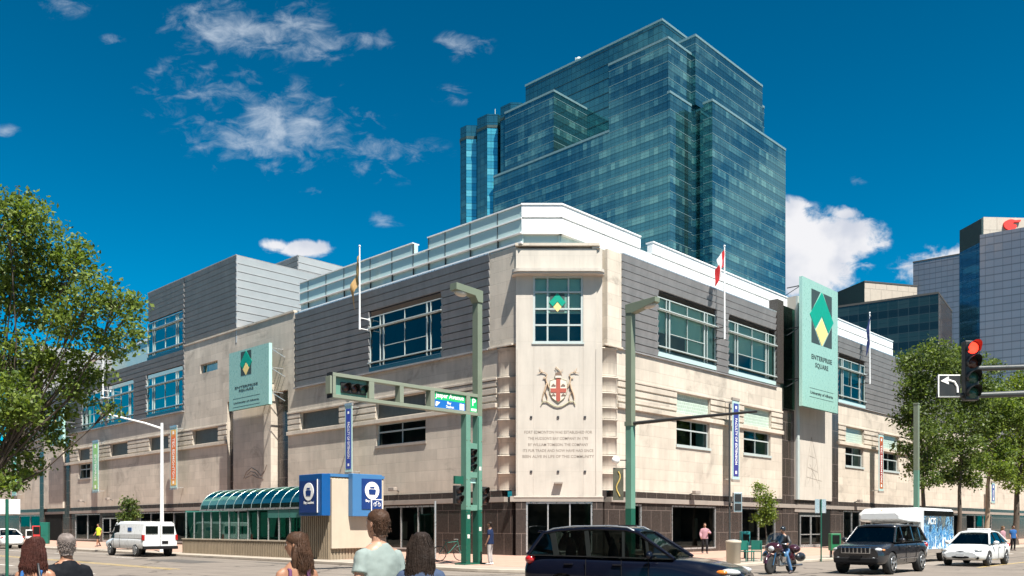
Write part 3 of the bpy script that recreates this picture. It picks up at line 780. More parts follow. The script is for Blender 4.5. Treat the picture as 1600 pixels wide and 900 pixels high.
# --- ground storey
mb = MB()
mb.box(.9, LEND, -.5, .035, 3.28, ZS - .003, 0, FL); mb.box(.9, REND, -.5, .035, 3.28, ZS - .003, 0, FR_)
mb.box(cx(800), cx(948), -.6, -.1, 3.2, 3.6, 0, FC)
part(mb, 'granite_band', 'granite')
mb = MB()
mb.box(.6, LEND, -.5, .10, 3.0, 3.275, 0, FL); mb.box(.6, REND, -.5, .10, 3.0, 3.275, 0, FR_)
part(mb, 'stone_lintel', 'grey_stone', bevel=.01)
mb = MB(); mb.box(cx(797), cx(943), -.5, .02, 3.0, 3.29, 0, FC); part(mb, 'stone_lintel', 'grey_stone')
def shop(fr, segs, a_from, a_to):
    """segs: list of (x0,x1,kind); granite elsewhere"""
    hs = []
    for x0, x1, nb in segs:
        a0, a1 = sorted((fr.pa(x0), fr.pa(x1))); hs.append((a0, a1, .3, 2.92))
        window(fr, a0, a1, .3, 2.92, [i / nb for i in range(1, nb)], [], b=-.1, fw=.09, fd=.16, frame='alu', glass='pane_shop', room=2.5, name='shop_window')
        rg_ = random.Random(int(x0))
        for i in range(nb + 1):
            p_ = a0 + (a1 - a0) * rg_.uniform(.1, .85); w_ = rg_.uniform(.25, .7); h_ = rg_.uniform(.6, 1.5); zb_ = rg_.choice([.35, .9, 1.3]); bb = -rg_.uniform(.35, 1.4)
            mb = MB(fr); mb.box(p_, min(p_ + w_, a1 - .1), bb - .05, bb, zb_, min(zb_ + h_, 2.8)); part(mb, 'display_board', rg_.choice(['blind', 'concrete_tan', 'blind_dim', 'white_panel', 'brick_tan']))
    mb = MB(); wall_with_holes(mb, fr, a_from, a_to, .1, 3.0, hs, -.5, 0); return part(mb, 'granite_wall', 'granite')
hs = (cx(822), cx(926))
window(FC, hs[0], hs[1], .3, 2.98, [.33, .66], [], b=-.12, fw=.09, frame='alu', glass='pane_shop', room=2.5, name='shop_window')
mb = MB(FC); mb.box(cx(806), hs[0], -.5, -.02, .1, 3.0); mb.cut(); mb.box(hs[1], cx(942), -.5, -.02, .1, 3.0); mb.box(hs[0], hs[1], -.4, -.03, .1, .3); part(mb, 'granite_wall', 'granite')
shop(FL, [(680, 600, 3), (590, 500, 3), (480, 400, 3), (385, 300, 3), (290, 218, 4), (214, 200, 2), (156, 117, 2), (64, 30, 2)], .1, LEND)
shop(FR_, [(985, 1003, 1), (1050, 1119, 1), (1159, 1212, 2), (1318, 1345, 2), (1352, 1390, 2), (1400, 1440, 3), (1450, 1500, 3), (1510, 1550, 3)], .1, REND)
# parkade mouth on the west side, entrance doors both sides
mb = MB(FL); mb.box(xL(97), xL(72), .0, .06, .12, 2.99); part(mb, 'parkade_shade_sheet', 'void')  # flat black sheet on the wall, painted for the dark inside the mouth
def doors(fr, x0, x1, parent=None):
    a0, a1 = sorted((fr.pa(x0), fr.pa(x1))); n = 2; w = (a1 - a0) / n
    mb = MB(fr); mb.box(a0 - .1, a1 + .1, .001, .05, .13, 2.7); part(mb, 'door_surround', 'void')
    for i in range(n):
        s = a0 + i * w; mb = MB(fr)
        mb.box(s + .02, s + .10, .05, .12, .14, 2.5); mb.box(s + w - .10, s + w - .02, .05, .12, .14, 2.5)
        mb.box(s + .1, s + w - .1, .05, .12, .14, .35); mb.box(s + .1, s + w - .1, .05, .12, 2.4, 2.5); mb.box(s + .1, s + w - .1, .05, .12, 1.05, 1.12)
        d = part(mb, 'door', 'alu')
        mb = MB(fr); mb.box(s + .1, s + w - .1, .07, .08, .35, 2.4); mb.build('pane', 'pane_shop', d)
doors(FL, 186, 162); doors(FR_, 1248, 1281)
mb = MB(FR_); mb.box(B1 + .1, xR(1283), .01, .05, 2.72, 3.0); part(mb, 'door_transom', 'grey_stone')
mb = MB(FR_); mb.box(xR(1282), xR(1296), .01, .05, .14, 3.25); part(mb, 'service_shade_sheet', 'void')  # black sheet over the wall in place of the unlit recess

# ================================================================ teal glass tower
mat_t = curtain_mat('tower_glass', (1.15, 3.45), (.13, .34, .35), (.075, .25, .29), .26, .9, bright=(.36, .66, .55), vary=.05, floorline=.10)
curtain_mat('tower_grid', (1.45, 1.75), (.07, .27, .32), (.06, .24, .28), .15, .8, split=.98, floorline=.2)
curtain_mat('tower_reflection', (1.6, 3.45), (.10, .50, .60), (.06, .36, .48), .2, .5)  # glass colour raised to stand for a stronger sky reflection
mat('tower_trim', (.20, .32, .34), .35, metal=.4)
mat('tower_dark', (.03, .06, .06), .4, metal=.3)
T0 = P(1113, 822, 185); T0.z = 0
FTL = Fr((T0.x, T0.y), dL, nL)
tower = thing('glass_tower', 'tall stepped teal glass office tower behind the stone corner building', 'building', (T0.x, T0.y, 0))
def tb(p0, p1, q0, q1, z, mt='tower_glass', z0=0, cap=True, name='tower_block'):
    mb = MB(FTL); mb.box(p0, p1, -q1, -q0, z0, z)
    o = mb.build(name, mt, tower)
    if cap:
        mb = MB(FTL); e = .12
        mb.box(p0 - e, p1 + e, -q1, -q0 + e, z + .002, z + .5); mb.build('parapet', 'tower_trim', o)
        # floor edge lines as real slim transoms
    mb = MB(FTL); zz = math.ceil(max(z0, 20) / 3.45) * 3.45
    while zz < z - .5:
        mb.box(p0 - .05, p1 + .05, -q0 - .02, -q0 + .06, zz - .05, zz + .05); mb.box(p0 - .06, p0 + .02, -q1, -q0 + .02, zz - .05, zz + .05); zz += 3.45
    if len(mb.v): mb.build('transom', 'tower_trim' if mt != 'tower_grid' else 'tower_dark', o)
    return o
tb(0, 2.2, 0, 34, 93.1)
tb(2.2, 5.1, .8, 33, 93.0, 'tower_glass', cap=False)
tb(5.12, 20.8, -9.2, 33, 104.8)
tb(4.6, 5.11, -9.3, -1.0, 93.1)
tb(4.0, 9.6, -.27, 30, 108.5, z0=93.7)
tb(15.1, 58, 3.4, 26, 118, 'tower_grid')
tb(20.82, 57.4, -9.15, 20, 90.0)
tb(37.2, 53.3, -9.2, 3.35, 104.8, z0=90.6)
tb(57.42, 74, -5.0, 14, 103.5, 'tower_grid')
# half-octagon shafts at the far end, a brighter reflection painted on one flank
for x1, x0, yt in ((740, 716, 194), (773, 742, 176), (810, 778, 158)):
    p = FTL.pa(x1, 8); w = FTL.pa(x0, 8) - p; z = FTL.pc(x1, yt, 8)
    mb = MB(FTL); poly = [(p, 3.0), (p, 7.0), (p + 1.8, 8.9), (p + w - 1.8, 8.9), (p + w, 7.0), (p + w, 3.0)]
    mb.prism(poly, 0, z); o = mb.build('tower_shaft', 'tower_grid', tower)
    mb = MB(FTL); mb.prism([(a + (-.15 if a < p + w / 2 else .15), b + .12) for a, b in poly], z - 3.6, z - 2.9); mb.build('dark_band', 'tower_dark', o)
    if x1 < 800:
        mb = MB(FTL); mb.quad([(p - .08, 7.0, z - 3.6), (p - .08 + 1.8, 8.98, z - 3.6), (p - .08 + 1.8, 8.98, 0), (p - .08, 7.0, 0)]); mb.build('bright_flank', 'tower_reflection', o)
mb = MB(FTL); mb.tube([(63, 3, 106), (63, 3, 111.5)], .10); mb.tube([(43, -6, 118), (43, -6, 121)], .15); mb.ball((42, -6, 120), .8); mb.build('roof_mast', 'white_frame', tower)

# ================================================================ other towers on the right
def slab_tower(name, label, x, ytop, d, La, Lb, mtL, mtR, z0=0, cap='tower_dark'):
    o = P(x, ytop, d); e = thing(name, label, 'building', (o.x, o.y, 0))
    f = Fr((o.x, o.y), dL, nL)
    mb = MB(f); mb.box(0, La, -Lb, 0, z0, o.z); ob = mb.build('glass_wall', [mtL], e)
    mb = MB(f); mb.quad([(-.04, -Lb, z0), (-.04, 0, z0), (-.04, 0, o.z), (-.04, -Lb, o.z)]); mb.build('glass_side', [mtR], e)
    mb = MB(f); mb.box(-.1, La + .1, -Lb, .1, o.z, o.z + .5); mb.build('parapet', cap, e)
    return e, f, o
curtain_mat('black_glass', (1.7, 3.0), (.015, .03, .03), (.008, .012, .013), .25, .3, split=.5, line=(.05, .06, .055), bright=(.06, .08, .07))
curtain_mat('bronze_glass', (2.4, 2.4), (.20, .155, .105), (.18, .14, .10), .1, .5, split=.98, line=(.05, .045, .04))
curtain_mat('grey_grid', (1.5, 1.5), (.24, .225, .24), (.22, .21, .225), .15, .45, vary=.06, sub=1, split=.98, line=(.07, .07, .075), bright=(.35, .34, .36))
curtain_mat('blue_grid', (1.5, 1.5), (.16, .30, .42), (.14, .26, .38), .2, .8, split=.98, line=(.03, .04, .05))
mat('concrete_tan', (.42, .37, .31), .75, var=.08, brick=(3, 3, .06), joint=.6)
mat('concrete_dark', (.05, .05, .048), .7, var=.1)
def dirf(px_): v = Vector(((px_ - 800) / FPX, 1, 0)).normalized(); return v
def block(e, x, ytop, d, vpx, La, Lb, mt, mts, z0=0, toward=False, names=('glass_wall', 'glass_side')):
    """block whose long face recedes to the vanishing pixel vpx; e is its thing"""
    o = P(x, ytop, d); v = dirf(vpx) * (-1 if toward else 1); b = Vector((v.y, -v.x, 0)); b = b if b.y < 0 else -b
    f = Fr((o.x, o.y), (v.x, v.y), (b.x, b.y))
    mb = MB(f); mb.box(0, La, -Lb, 0, z0, o.z); mb.build(names[0], mt, e)
    if mts: mb = MB(f); mb.box(-.06, -.01, -Lb, 0, z0, o.z - .02); mb.build(names[1], mts, e)
    mb = MB(f); mb.box(-.1, La + .1, -Lb, .08, o.z + .002, o.z + .35); mb.build('parapet', 'concrete_dark', e)
    return f, o
e = thing('black_office_block', 'low black glass office block beside the tall grey tower', 'building', (P(1466, 459, 150).x, 150, 0))
block(e, 1466, 459, 150, -1145, 42, 16, 'black_glass', 'bronze_glass')
e = thing('tan_roof_building', 'tan panelled block with flat roof behind the black office block', 'building', (P(1351, 441, 200).x, 200, 0))
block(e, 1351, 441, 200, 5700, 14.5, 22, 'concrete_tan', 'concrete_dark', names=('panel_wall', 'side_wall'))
e = thing('grey_office_tower', 'distant grey gridded tower between the tan block and tall tower', 'building', (P(1499, 398, 240).x, 240, 0))
block(e, 1499, 398, 240, -920, 12, 14, 'grey_grid', None)
e = thing('tall_grey_tower', 'tall grey gridded tower with dark crown and red emblem at right edge', 'building', (P(1531, 386, 170).x, 170, 0))
o = P(1531, 367, 170); v = -dirf(-1084); f = Fr((o.x, o.y), (v.x, v.y), (v.y, v.x) if False else (-abs(v.y), -abs(v.x)))
f = Fr((o.x, o.y), (v.x, v.y), (v.y, -v.x)); wN = 30
mb = MB(f); mb.box(0, wN, -8, 0, 0, o.z); mb.build('glass_wall', 'grey_grid', e)
k_ = dirf(660); g = Fr((o.x - .05, o.y + .05), (k_.x, k_.y), (-k_.y, k_.x)); wl = g.pa(1499)
mb = MB(g); mb.box(0, wl, -12, 0, 0, EYE + (HZ - 379) / FPX * 170); mb.build('blue_glass_wall', 'blue_grid', e)
o2 = P(1536.6, 339, 178); h = Fr((o2.x, o2.y), (.995, .06), (.06, -.995)); k = Fr((o2.x, o2.y), (k_.x, k_.y), (-k_.y, k_.x))
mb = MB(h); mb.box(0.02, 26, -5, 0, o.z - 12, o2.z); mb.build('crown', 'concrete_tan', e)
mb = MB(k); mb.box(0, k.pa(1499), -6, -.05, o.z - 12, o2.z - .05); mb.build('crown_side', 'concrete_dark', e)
# red emblem on the crown: a tilted leaf-like crescent with a cut wing
mat('emblem_red', (.75, .04, .03), .5)
ea, ec = h.px(1578, 351)
pts = []
for i in range(13): th = R(60 + 230 * i / 12); pts.append((ea + 1.5 * math.cos(th) * 1.05, ec + 1.15 * math.sin(th) - .2))
pts += [(ea + 1.2, ec - .6), (ea + 1.0, ec - .1), (ea + .3, ec - .05), (ea + .5, ec + .35), (ea + 1.9, ec + .45), (ea + 2.1, ec + .9)]
mb = MB(h); mb.extr(pts, .02, .5); mb.build('red_emblem', 'emblem_red', e)

# ================================================================ the other sides of both streets (what the shop glass mirrors)
mat('brick_brown', (.13, .085, .065), .85, var=.15, brick=(3, 3.4, .5), joint=.25)
mat('brick_tan', (.24, .20, .16), .85, var=.15, brick=(2.6, 3.2, .4), joint=.3)
def opposite(fr, a0, a1, b0, b1, z, mt, label):
    c = fr((a0 + a1) / 2, (b0 + b1) / 2, 0); e = thing('street_building', label, 'building', (c.x, c.y, 0), group='buildings across the street')
    mb = MB(fr); mb.box(a0, a1, b0, b1, 0, z); mb.build('wall', mt, e)
    mb = MB(fr); mb.box(a0 - .2, a1 + .2, b0 - .2, b1 + .2, z + .002, z + .5); mb.build('roof', 'concrete_dark', e)
opposite(FL, 22, 70, 37, 55, 17, 'brick_brown', 'brown brick block across the west street facing the shop windows')
opposite(FL, 74, 120, 37, 55, 13, 'brick_tan', 'tan brick block further along the west street')
opposite(FR_, 25, 68, 34, 52, 19, 'brick_brown', 'tall brown block across the avenue facing the entrance')
opposite(FR_, 72, 120, 34, 52, 14, 'brick_tan', 'tan block further along the avenue')

opposite(FL, 124, 190, 37, 55, 16, 'brick_brown', 'brown block at the far end of the west street')
opposite(FR_, 124, 190, 34, 52, 17, 'brick_brown', 'brown block at the far end of the avenue')
opposite(WORLD, -14, 16, -52, -24, 15, 'brick_tan', 'tan block behind the near street corner')

opposite(FL, -22, 18, 38, 56, 21, 'brick_brown', 'unseen brown block added near the corner to darken the west facade')  # added out of view to cut the skylight on the west cladding

# worn road: repair patches, tar seams and manhole covers
mat('patch_dark', (.075, .068, .062), .9, var=.2, vs=2, bump=.3); mat('patch_pale', (.20, .175, .15), .9, var=.15, vs=2, bump=.3); mat('iron', (.06, .052, .045), .6, metal=.4, var=.3, vs=6)
def ground_poly(fr, a0, a1, b0, b1, mt, name='road_patch', z=.004):
    rg_ = random.Random(int(a0 * 7)); mb = MB(fr); j = lambda: rg_.uniform(-.12, .12)
    mb.quad([(a0 + j(), b0 + j(), z), (a1 + j(), b0 + j(), z), (a1 + j(), (b0 + b1) / 2 + j(), z), (a1 + j(), b1 + j(), z), (a0 + j(), b1 + j(), z)]); o = mb.build(name, mt)
    if o.data.polygons[0].normal.z < 0: o.data.flip_normals()
    struct(o)
for fr, a0, a1, b0, b1, m_ in ((FL, 6, 11, 13.5, 15.2, 'patch_dark'), (FL, 20, 31, 12.2, 13.0, 'patch_pale'), (FL, 16, 18.5, 16.2, 18.4, 'patch_pale'), (FL, 34, 52, 14.6, 14.9, 'patch_dark'), (FR_, 6, 14, 12.0, 12.3, 'patch_dark'), (FR_, 3, 7.5, 14.2, 16.2, 'patch_pale'),
                              (FR_, 14, 30, 15.5, 15.75, 'patch_dark'), (FR_, 16, 21, 11.2, 12.6, 'patch_dark'), (FR_, 24, 40, 13.6, 14.6, 'patch_pale'), (FL, 1, 5, 12.3, 12.5, 'patch_dark')): ground_poly(fr, a0, a1, b0, b1, m_)
for i, (fr, a, b, l) in enumerate(((FL, 13, 14.4, 'round iron manhole cover in the west street'), (FR_, 10, 13.6, 'round iron manhole cover on the avenue near the motorcycle'), (FR_, 1.5, 12.6, 'round iron manhole cover near the rounded kerb'))):
    mb = MB(fr); mb.prism([(a + .36 * math.cos(k * math.pi / 12), b + .36 * math.sin(k * math.pi / 12)) for k in range(24)], .0, .012); tag(mb.build('manhole_cover', 'iron'), l, 'manhole cover', 'manhole covers')
# ================================================================ signs, crest and lettering
mat('sign_teal', (.25, .43, .37), .3, var=.04, spec=.6)
mat('sign_edge', (.38, .62, .55), .2, var=.03)
mat('ink', (.03, .05, .05), .6); mat('ink_soft', (.10, .22, .19), .6)
mat('logo_green', (.0, .27, .18), .4, var=.03); mat('logo_yellow', (.78, .60, .22), .5, var=.03)
mat('engraved_shade', (.22, .19, .16), .9); mat('red_enamel', (.34, .075, .05), .6); mat('relief_tan', (.42, .31, .21), .8, var=.3, vs=8); mat('relief_dark', (.17, .12, .09), .8)
mat('relief_green', (.34, .33, .22), .8, var=.2); mat('shield_white', (.62, .56, .48), .7)
mat('banner_blue', (.035, .06, .33), .5); mat('letter_white', (.85, .85, .82), .5)
mat('banner_glass', (.40, .56, .54), .25, var=.05)

def emblem(fr, b, a, c, hw, hh, parent, sign=1):
    mb = MB(fr)
    for sa in (-1, 1):
        for sc_ in (-1, 1):
            mb.extr([(a + sa * .86 * hw, c + sc_ * .98 * hh), (a + sa * .12 * hw, c + sc_ * .98 * hh), (a + sa * .86 * hw, c + sc_ * .16 * hh)], b, b + .012)
    mb.build('emblem_corner', 'ink', parent)
    mb = MB(fr); mb.extr([(a, c + hh), (a + hw, c + .03 * hh), (a + .56 * hw, c - .42 * hh), (a, c + .12 * hh), (a - .56 * hw, c - .42 * hh), (a - hw, c + .03 * hh)], b, b + .024)
    mb.build('emblem_chevron', 'logo_green', parent)
    mb = MB(fr); mb.extr([(a, c + .02 * hh), (a + .5 * hw, c - .48 * hh), (a, c - hh), (a - .5 * hw, c - .48 * hh)], b, b + .024); mb.build('emblem_diamond', 'logo_yellow', parent)

def glass_sign(fr, b, x0, x1, yt, yb_, sign, label, lx, ly, hwpx, hhpx, ty):
    a0, a1 = sorted((fr.pa(x0, b), fr.pa(x1, b))); xm = (x0 + x1) / 2; ct, cb = fr.pc(xm, yt, b), fr.pc(xm, yb_, b)
    o = fr((a0 + a1) / 2, b, cb); t = thing('glass_sign', label, 'sign', tuple(o), group='tall glass signs on the stone building')
    mb = MB(fr); mb.box(a0, a1, b - .02, b, cb, ct); mb.build('sign_panel', 'sign_teal', t)
    mb = MB(fr); mb.box(a0, a1, b - .24, b - .20, cb, ct); mb.build('rear_panel', 'sign_teal', t)
    e0, e1 = (a0 - .03, a0 + .0) if sign < 0 else (a0 - .03, a0)
    mb = MB(fr); mb.box(a0 - .03, a0 - .001, b - .24, b + .01, cb, ct); mb.build('sign_edge', 'sign_edge', t)
    mb = MB(fr)
    for k in (.06, .38, .78):
        z = ct - (ct - cb) * k
        for aa in ((a0 + .3), ): mb.bar((aa, b - .24, z), (aa - .0, .0, z), .06); mb.bar((aa, b - .3, z - .02), (aa - .3, .0, z - .6), .04)
        mb.cut()
    mb.build('bracket', 'alu' if sign < 0 else 'dark_frame', t)
    a, c = fr.px(lx, ly, b); hw = abs(fr.pa(lx + hwpx, b) - a); hh = abs(fr.pc(lx, ly - hhpx, b) - c)
    emblem(fr, b, a, c, hw, hh, t, sign)
    s = (ct - cb) * .052
    text('lettering', 'ENTERPRISE', fr, a, b + .004, fr.pc(lx, ty, b), s, 'ink', t, sign=sign, width=(a1 - a0) * .58)
    text('lettering', 'SQUARE', fr, a, b + .004, fr.pc(lx, ty, b) - s * 1.15, s, 'ink', t, sign=sign, width=(a1 - a0) * .37)
    z = cb + (ct - cb) * .12
    text('lettering', 'University of Alberta', fr, a, b + .004, z, s * .62, 'ink', t, sign=sign, width=(a1 - a0) * .64)
    mb = MB(fr); mb.box(a - (a1 - a0) * .34, a + (a1 - a0) * .34, b, b + .006, z + .3, z + .33); mb.cut(); mb.box(a - (a1 - a0) * .34, a + (a1 - a0) * .34, b, b + .006, z - .33, z - .30)
    mb.build('rule_line', 'ink', t)
    return t
glass_sign(FR_, 1.3, 1254, 1309, 444, 640, 1, 'tallest pale teal glass sign beside the avenue entrance', 1284, 499, 18, 42, 562)
glass_sign(FL, 1.3, 420, 358, 544, 637, -1, 'teal glass sign on brackets above the glass station canopy', 384.5, 567, 9.5, 19, 603)
glass_sign(FL, 1.3, 98, 76, 640, 695, -1, 'teal glass sign half hidden by the big tree', 87, 655, 4, 10, 676)

# corner window emblem
a, c = FC.px(871, 472.5, 0); emblem(FC, -.04, a, c, .44, .50, bld)
mb = MB(FC); mb.extr([(a - .5, c - .56), (a + .5, c - .56), (a + .5, c + .56), (a - .5, c + .56)], -.09, -.05); mb.build('emblem_board', 'ink_soft', bld)

# inscription
for s_, y, w in (("FORT EDMONTON WAS ESTABLISHED FOR", 675.5, 106), ("THE HUDSON'S BAY COMPANY IN 1795", 685.3, 94), ("BY WILLIAM TOMISON. THE COMPANY", 695, 94),
                 ("ITS FUR TRADE AND NOW HAVE HAD SINCE", 704.3, 110), ("BEEN ALIVE IN LIFE OF THIS COMMUNITY", 713.5, 112)):
    text('inscription', s_, FC, cx(872), .001, cz(y), .21, 'engraved_shade', bld, width=w / FPX * 45.75, depth=.004)  # raised letters, the shade of the cutting is in their dark colour
# crest from painted relief
cr = thing('coat_of_arms', 'painted stone coat of arms with red cross shield and two stags', 'crest', tuple(FC(cx(872), .03, cz(605))))
def z_(x, y): return FC.px(810 + x / 11.246, 560 + y / 11.25, 0)
def poly_part(pts, b0, b1, name, mt): mb = MB(FC); mb.extr([z_(*p) for p in pts], b0, b1); return mb.build(name, mt, cr)
poly_part([(560, 380), (845, 380), (852, 560), (820, 680), (700, 775), (580, 680), (553, 560)], .0, .05, 'shield', 'shield_white')
poly_part([(664, 362), (735, 362), (735, 740), (700, 765), (664, 740)], .05, .075, 'red_cross', 'red_enamel')
poly_part([(562, 530), (663, 530), (663, 602), (568, 602)], .05, .074, 'red_cross', 'red_enamel'); poly_part([(736, 530), (845, 530), (836, 602), (736, 602)], .05, .074, 'red_cross', 'red_enamel')
for x, y in ((615, 470), (785, 470), (615, 640), (790, 640)):
    poly_part([(x - 38, y + 14), (x - 20, y - 8), (x, y - 24), (x + 18, y - 6), (x + 40, y + 12), (x + 20, y + 16), (x, y + 10), (x - 20, y + 18)], .05, .08, 'beaver', 'relief_dark')
def stroke(pts, w, name, mt, b=.05):
    mb = MB(FC); q = [z_(*p) for p in pts]
    mb.tube([(p[0], b, p[1]) for p in q], [w * .7 / 11.25 / FPX * 45.7 / 2] * len(q) if not isinstance(w, list) else [k * .68 / 11.25 / FPX * 45.7 / 2 for k in w], 6); mb.build(name, mt, cr)
stroke([(560, 390), (700, 350), (845, 390), (865, 470), (850, 600), (800, 700), (700, 780), (600, 700), (550, 600), (545, 470), (560, 390)], 16, 'shield_rim', 'relief_green')
for sx in (1, -1):
    X = lambda x: 700 + sx * (x - 700)
    stroke([(X(540), 520), (X(500), 430), (X(480), 350), (X(505), 290), (X(470), 255)], [36, 50, 34, 26, 18], 'stag', 'relief_tan')
    stroke([(X(480), 350), (X(445), 340), (X(432), 352)], [30, 24, 14], 'stag', 'relief_tan')
    stroke([(X(500), 430), (X(470), 540), (X(440), 620), (X(420), 700), (X(430), 780)], [44, 52, 40, 26, 16], 'stag', 'relief_tan')
    stroke([(X(500), 520), (X(470), 560), (X(480), 590)], 26, 'stag', 'relief_dark')
    stroke([(X(480), 600), (X(510), 690), (X(500), 780)], [30, 22, 14], 'stag', 'relief_tan')
    stroke([(X(470), 255), (X(400), 240), (X(370), 165)], [18, 26, 8], 'antler', 'relief_tan')
    stroke([(X(400), 250), (X(330), 262)], [22, 8], 'antler', 'relief_tan'); stroke([(X(430), 250), (X(410), 200)], [20, 8], 'antler', 'relief_tan')
    stroke([(X(400), 815), (X(430), 760), (X(500), 760), (X(560), 800), (X(630), 840), (X(700), 852)], 26, 'scroll', 'relief_green')
poly_part([(640, 300), (650, 262), (700, 240), (745, 262), (760, 300)], .0, .10, 'crest_cap', 'relief_dark'); poly_part([(645, 345), (650, 305), (745, 305), (755, 345)], .0, .09, 'crest_wreath', 'shield_white')
stroke([(760, 300), (735, 230), (660, 150), (645, 180), (670, 215)], [14, 26, 22, 16, 8], 'fox', 'relief_tan'); stroke([(745, 250), (780, 210), (760, 185)], [12, 14, 6], 'fox', 'relief_tan')
# carved reliefs of the two bays: dark raised lines coloured as their shade
def scribble(fr, pts, b, w, name='carved_relief'):
    mb = MB(fr); q = [fr.px(x, y, b) for x, y in pts]; mb.tube([(p[0], b, p[1]) for p in q], w, 5); part(mb, name, 'engraved_shade')
scribble(FL, [(381, 748), (385, 738), (393, 731), (402, 736), (408, 744), (414, 735), (417, 726)], .25, .035); scribble(FL, [(383, 748), (394, 742), (403, 747), (412, 748)], .25, .03)
scribble(FL, [(386, 742), (392, 737), (399, 739), (404, 745)], .25, .03)
for pts in ([(1268, 683), (1262, 720), (1258, 760)], [(1268, 683), (1276, 720), (1281, 765)], [(1262, 730), (1278, 738)], [(1264, 712), (1274, 716)], [(1260, 745), (1284, 752)], [(1268, 683), (1270, 760)], [(1265, 725), (1278, 755)], [(1275, 725), (1262, 756)]):
    scribble(FR_, pts, .16, .012)

# vertical banner boards
def grad_mat(name, stops, c0, c1):
    m = bpy.data.materials.new(name); m.use_nodes = True; t = m.node_tree; t.nodes.clear(); N = NT(t)
    uv = N.n('ShaderNodeTexCoord').outputs['UV']; s = N.n('ShaderNodeSeparateXYZ', Vector=uv)
    f = N.m('ADD', N.ramp(s.outputs[1], c0, c1, 0, 1, False), N.m('MULTIPLY', N.m('SUBTRACT', N.noise(uv, 2.5, 2), .5), .15))
    r = t.nodes.new('ShaderNodeValToRGB'); t.links.new(f, r.inputs[0])
    while len(r.color_ramp.elements) < len(stops): r.color_ramp.elements.new(.5)
    for e, (p, c) in zip(r.color_ramp.elements, stops): e.position = p; e.color = (*c, 1)
    p = N.n('ShaderNodeBsdfPrincipled'); t.links.new(r.outputs[0], p.inputs['Base Color']); p.inputs['Roughness'].default_value = .45
    o = N.n('ShaderNodeOutputMaterial'); t.links.new(p.outputs[0], o.inputs[0]); MATS[name] = m
def banner(fr, x, w, yt, yb_, label, mt, txt, sign, b=.85, wm=.72, stops=None):
    a = fr.pa(x, b); ct, cb = fr.pc(x, yt, b), fr.pc(x, yb_, b)
    t = thing('banner_board', label, 'banner', tuple(fr(a, b, cb)), group='vertical banners along the stone walls')
    if stops: grad_mat(mt, stops, cb, ct)
    h = wm / 2
    mb = MB(fr); mb.box(a - h, a + h, b - .04, b, cb, ct); mb.build('board', 'banner_glass', t)
    mb = MB(fr); mb.box(a - h * .72, a + h * .72, b, b + .012, cb + .35, ct - .35); mb.build('banner_print', mt, t)
    mb = MB(fr)
    for z in (cb + .08, ct - .08): mb.box(a - h - .02, a + h + .02, b - .1, b + .03, z - .08, z + .08); mb.cut()
    mb.build('clamp_bar', 'alu' if sign < 0 else 'grey_stone', t)
    mb = MB(fr)
    for z in (cb + .2, ct - .2): mb.bar((a, b - .05, z), (a, .0, z), .06); mb.cut()
    mb.build('bracket', 'alu', t)
    text('lettering', txt, fr, a, b + .014, (ct + cb) / 2 - .1, h * .85, 'letter_white', t, sign=sign, rot=R(-90), depth=.004, space=1.0, height=min(1.0, (ct - cb - 1.6) / max(.1, len(txt) * h * .85 * .72)))
    mb = MB(fr)
    for z in (cb + .6, ct - .6): mb.box(a - h * .22, a + h * .22, b + .012, b + .018, z - h * .22, z + h * .22); mb.cut()
    mb.build('small_mark', 'letter_white', t)
banner(FL, 544.5, 13, 630, 741, 'blue faculty banner on the west wall behind the signal gantry', 'banner_blue', 'FACULTY OF EXTENSION', -1, wm=.74)
banner(FL, 271, 15, 665, 765, 'orange and yellow banner beside the white street lamp', 'banner_orange', 'TEC EDMONTON', -1, wm=1.25,
       stops=[(0, (.75, .62, .15)), (.22, (.72, .14, .02)), (.5, (.66, .2, .04)), (.8, (.72, .14, .02)), (1, (.75, .62, .15))])
banner(FL, 149, 15, 688, 770, 'pale green banner left of the white street lamp', 'banner_green', 'ENTERPRISE', -1, wm=1.5, stops=[(0, (.4, .55, .12)), (.5, (.2, .5, .3)), (1, (.35, .6, .1))])
banner(FL, 22, 9, 712, 775, 'leftmost pale green banner seen through the tree', 'banner_mint', 'ENTERPRISE', -1, wm=1.5, stops=[(0, (.1, .5, .35)), (1, (.1, .5, .35))])
banner(FR_, 1150, 13, 622, 753, 'blue faculty banner on the sunlit avenue wall', 'banner_navy', 'FACULTY OF EXTENSION', 1, wm=.86, stops=[(0, (.04, .04, .2)), (1, (.04, .06, .24))])
banner(FR_, 1377, 12, 676, 770, 'dark red banner on the avenue wall beside the street trees', 'banner_red', 'TEC EDMONTON', 1, wm=1.0,
       stops=[(0, (.45, .16, .04)), (.3, (.22, .02, .015)), (.7, (.25, .03, .02)), (1, (.45, .16, .04))])
banner(FR_, 1552, 8, 752, 788, 'far blue banner near the end of the avenue wall', 'banner_deep', 'FACULTY', 1, wm=1.3, stops=[(0, (.04, .06, .24)), (1, (.04, .06, .24))])

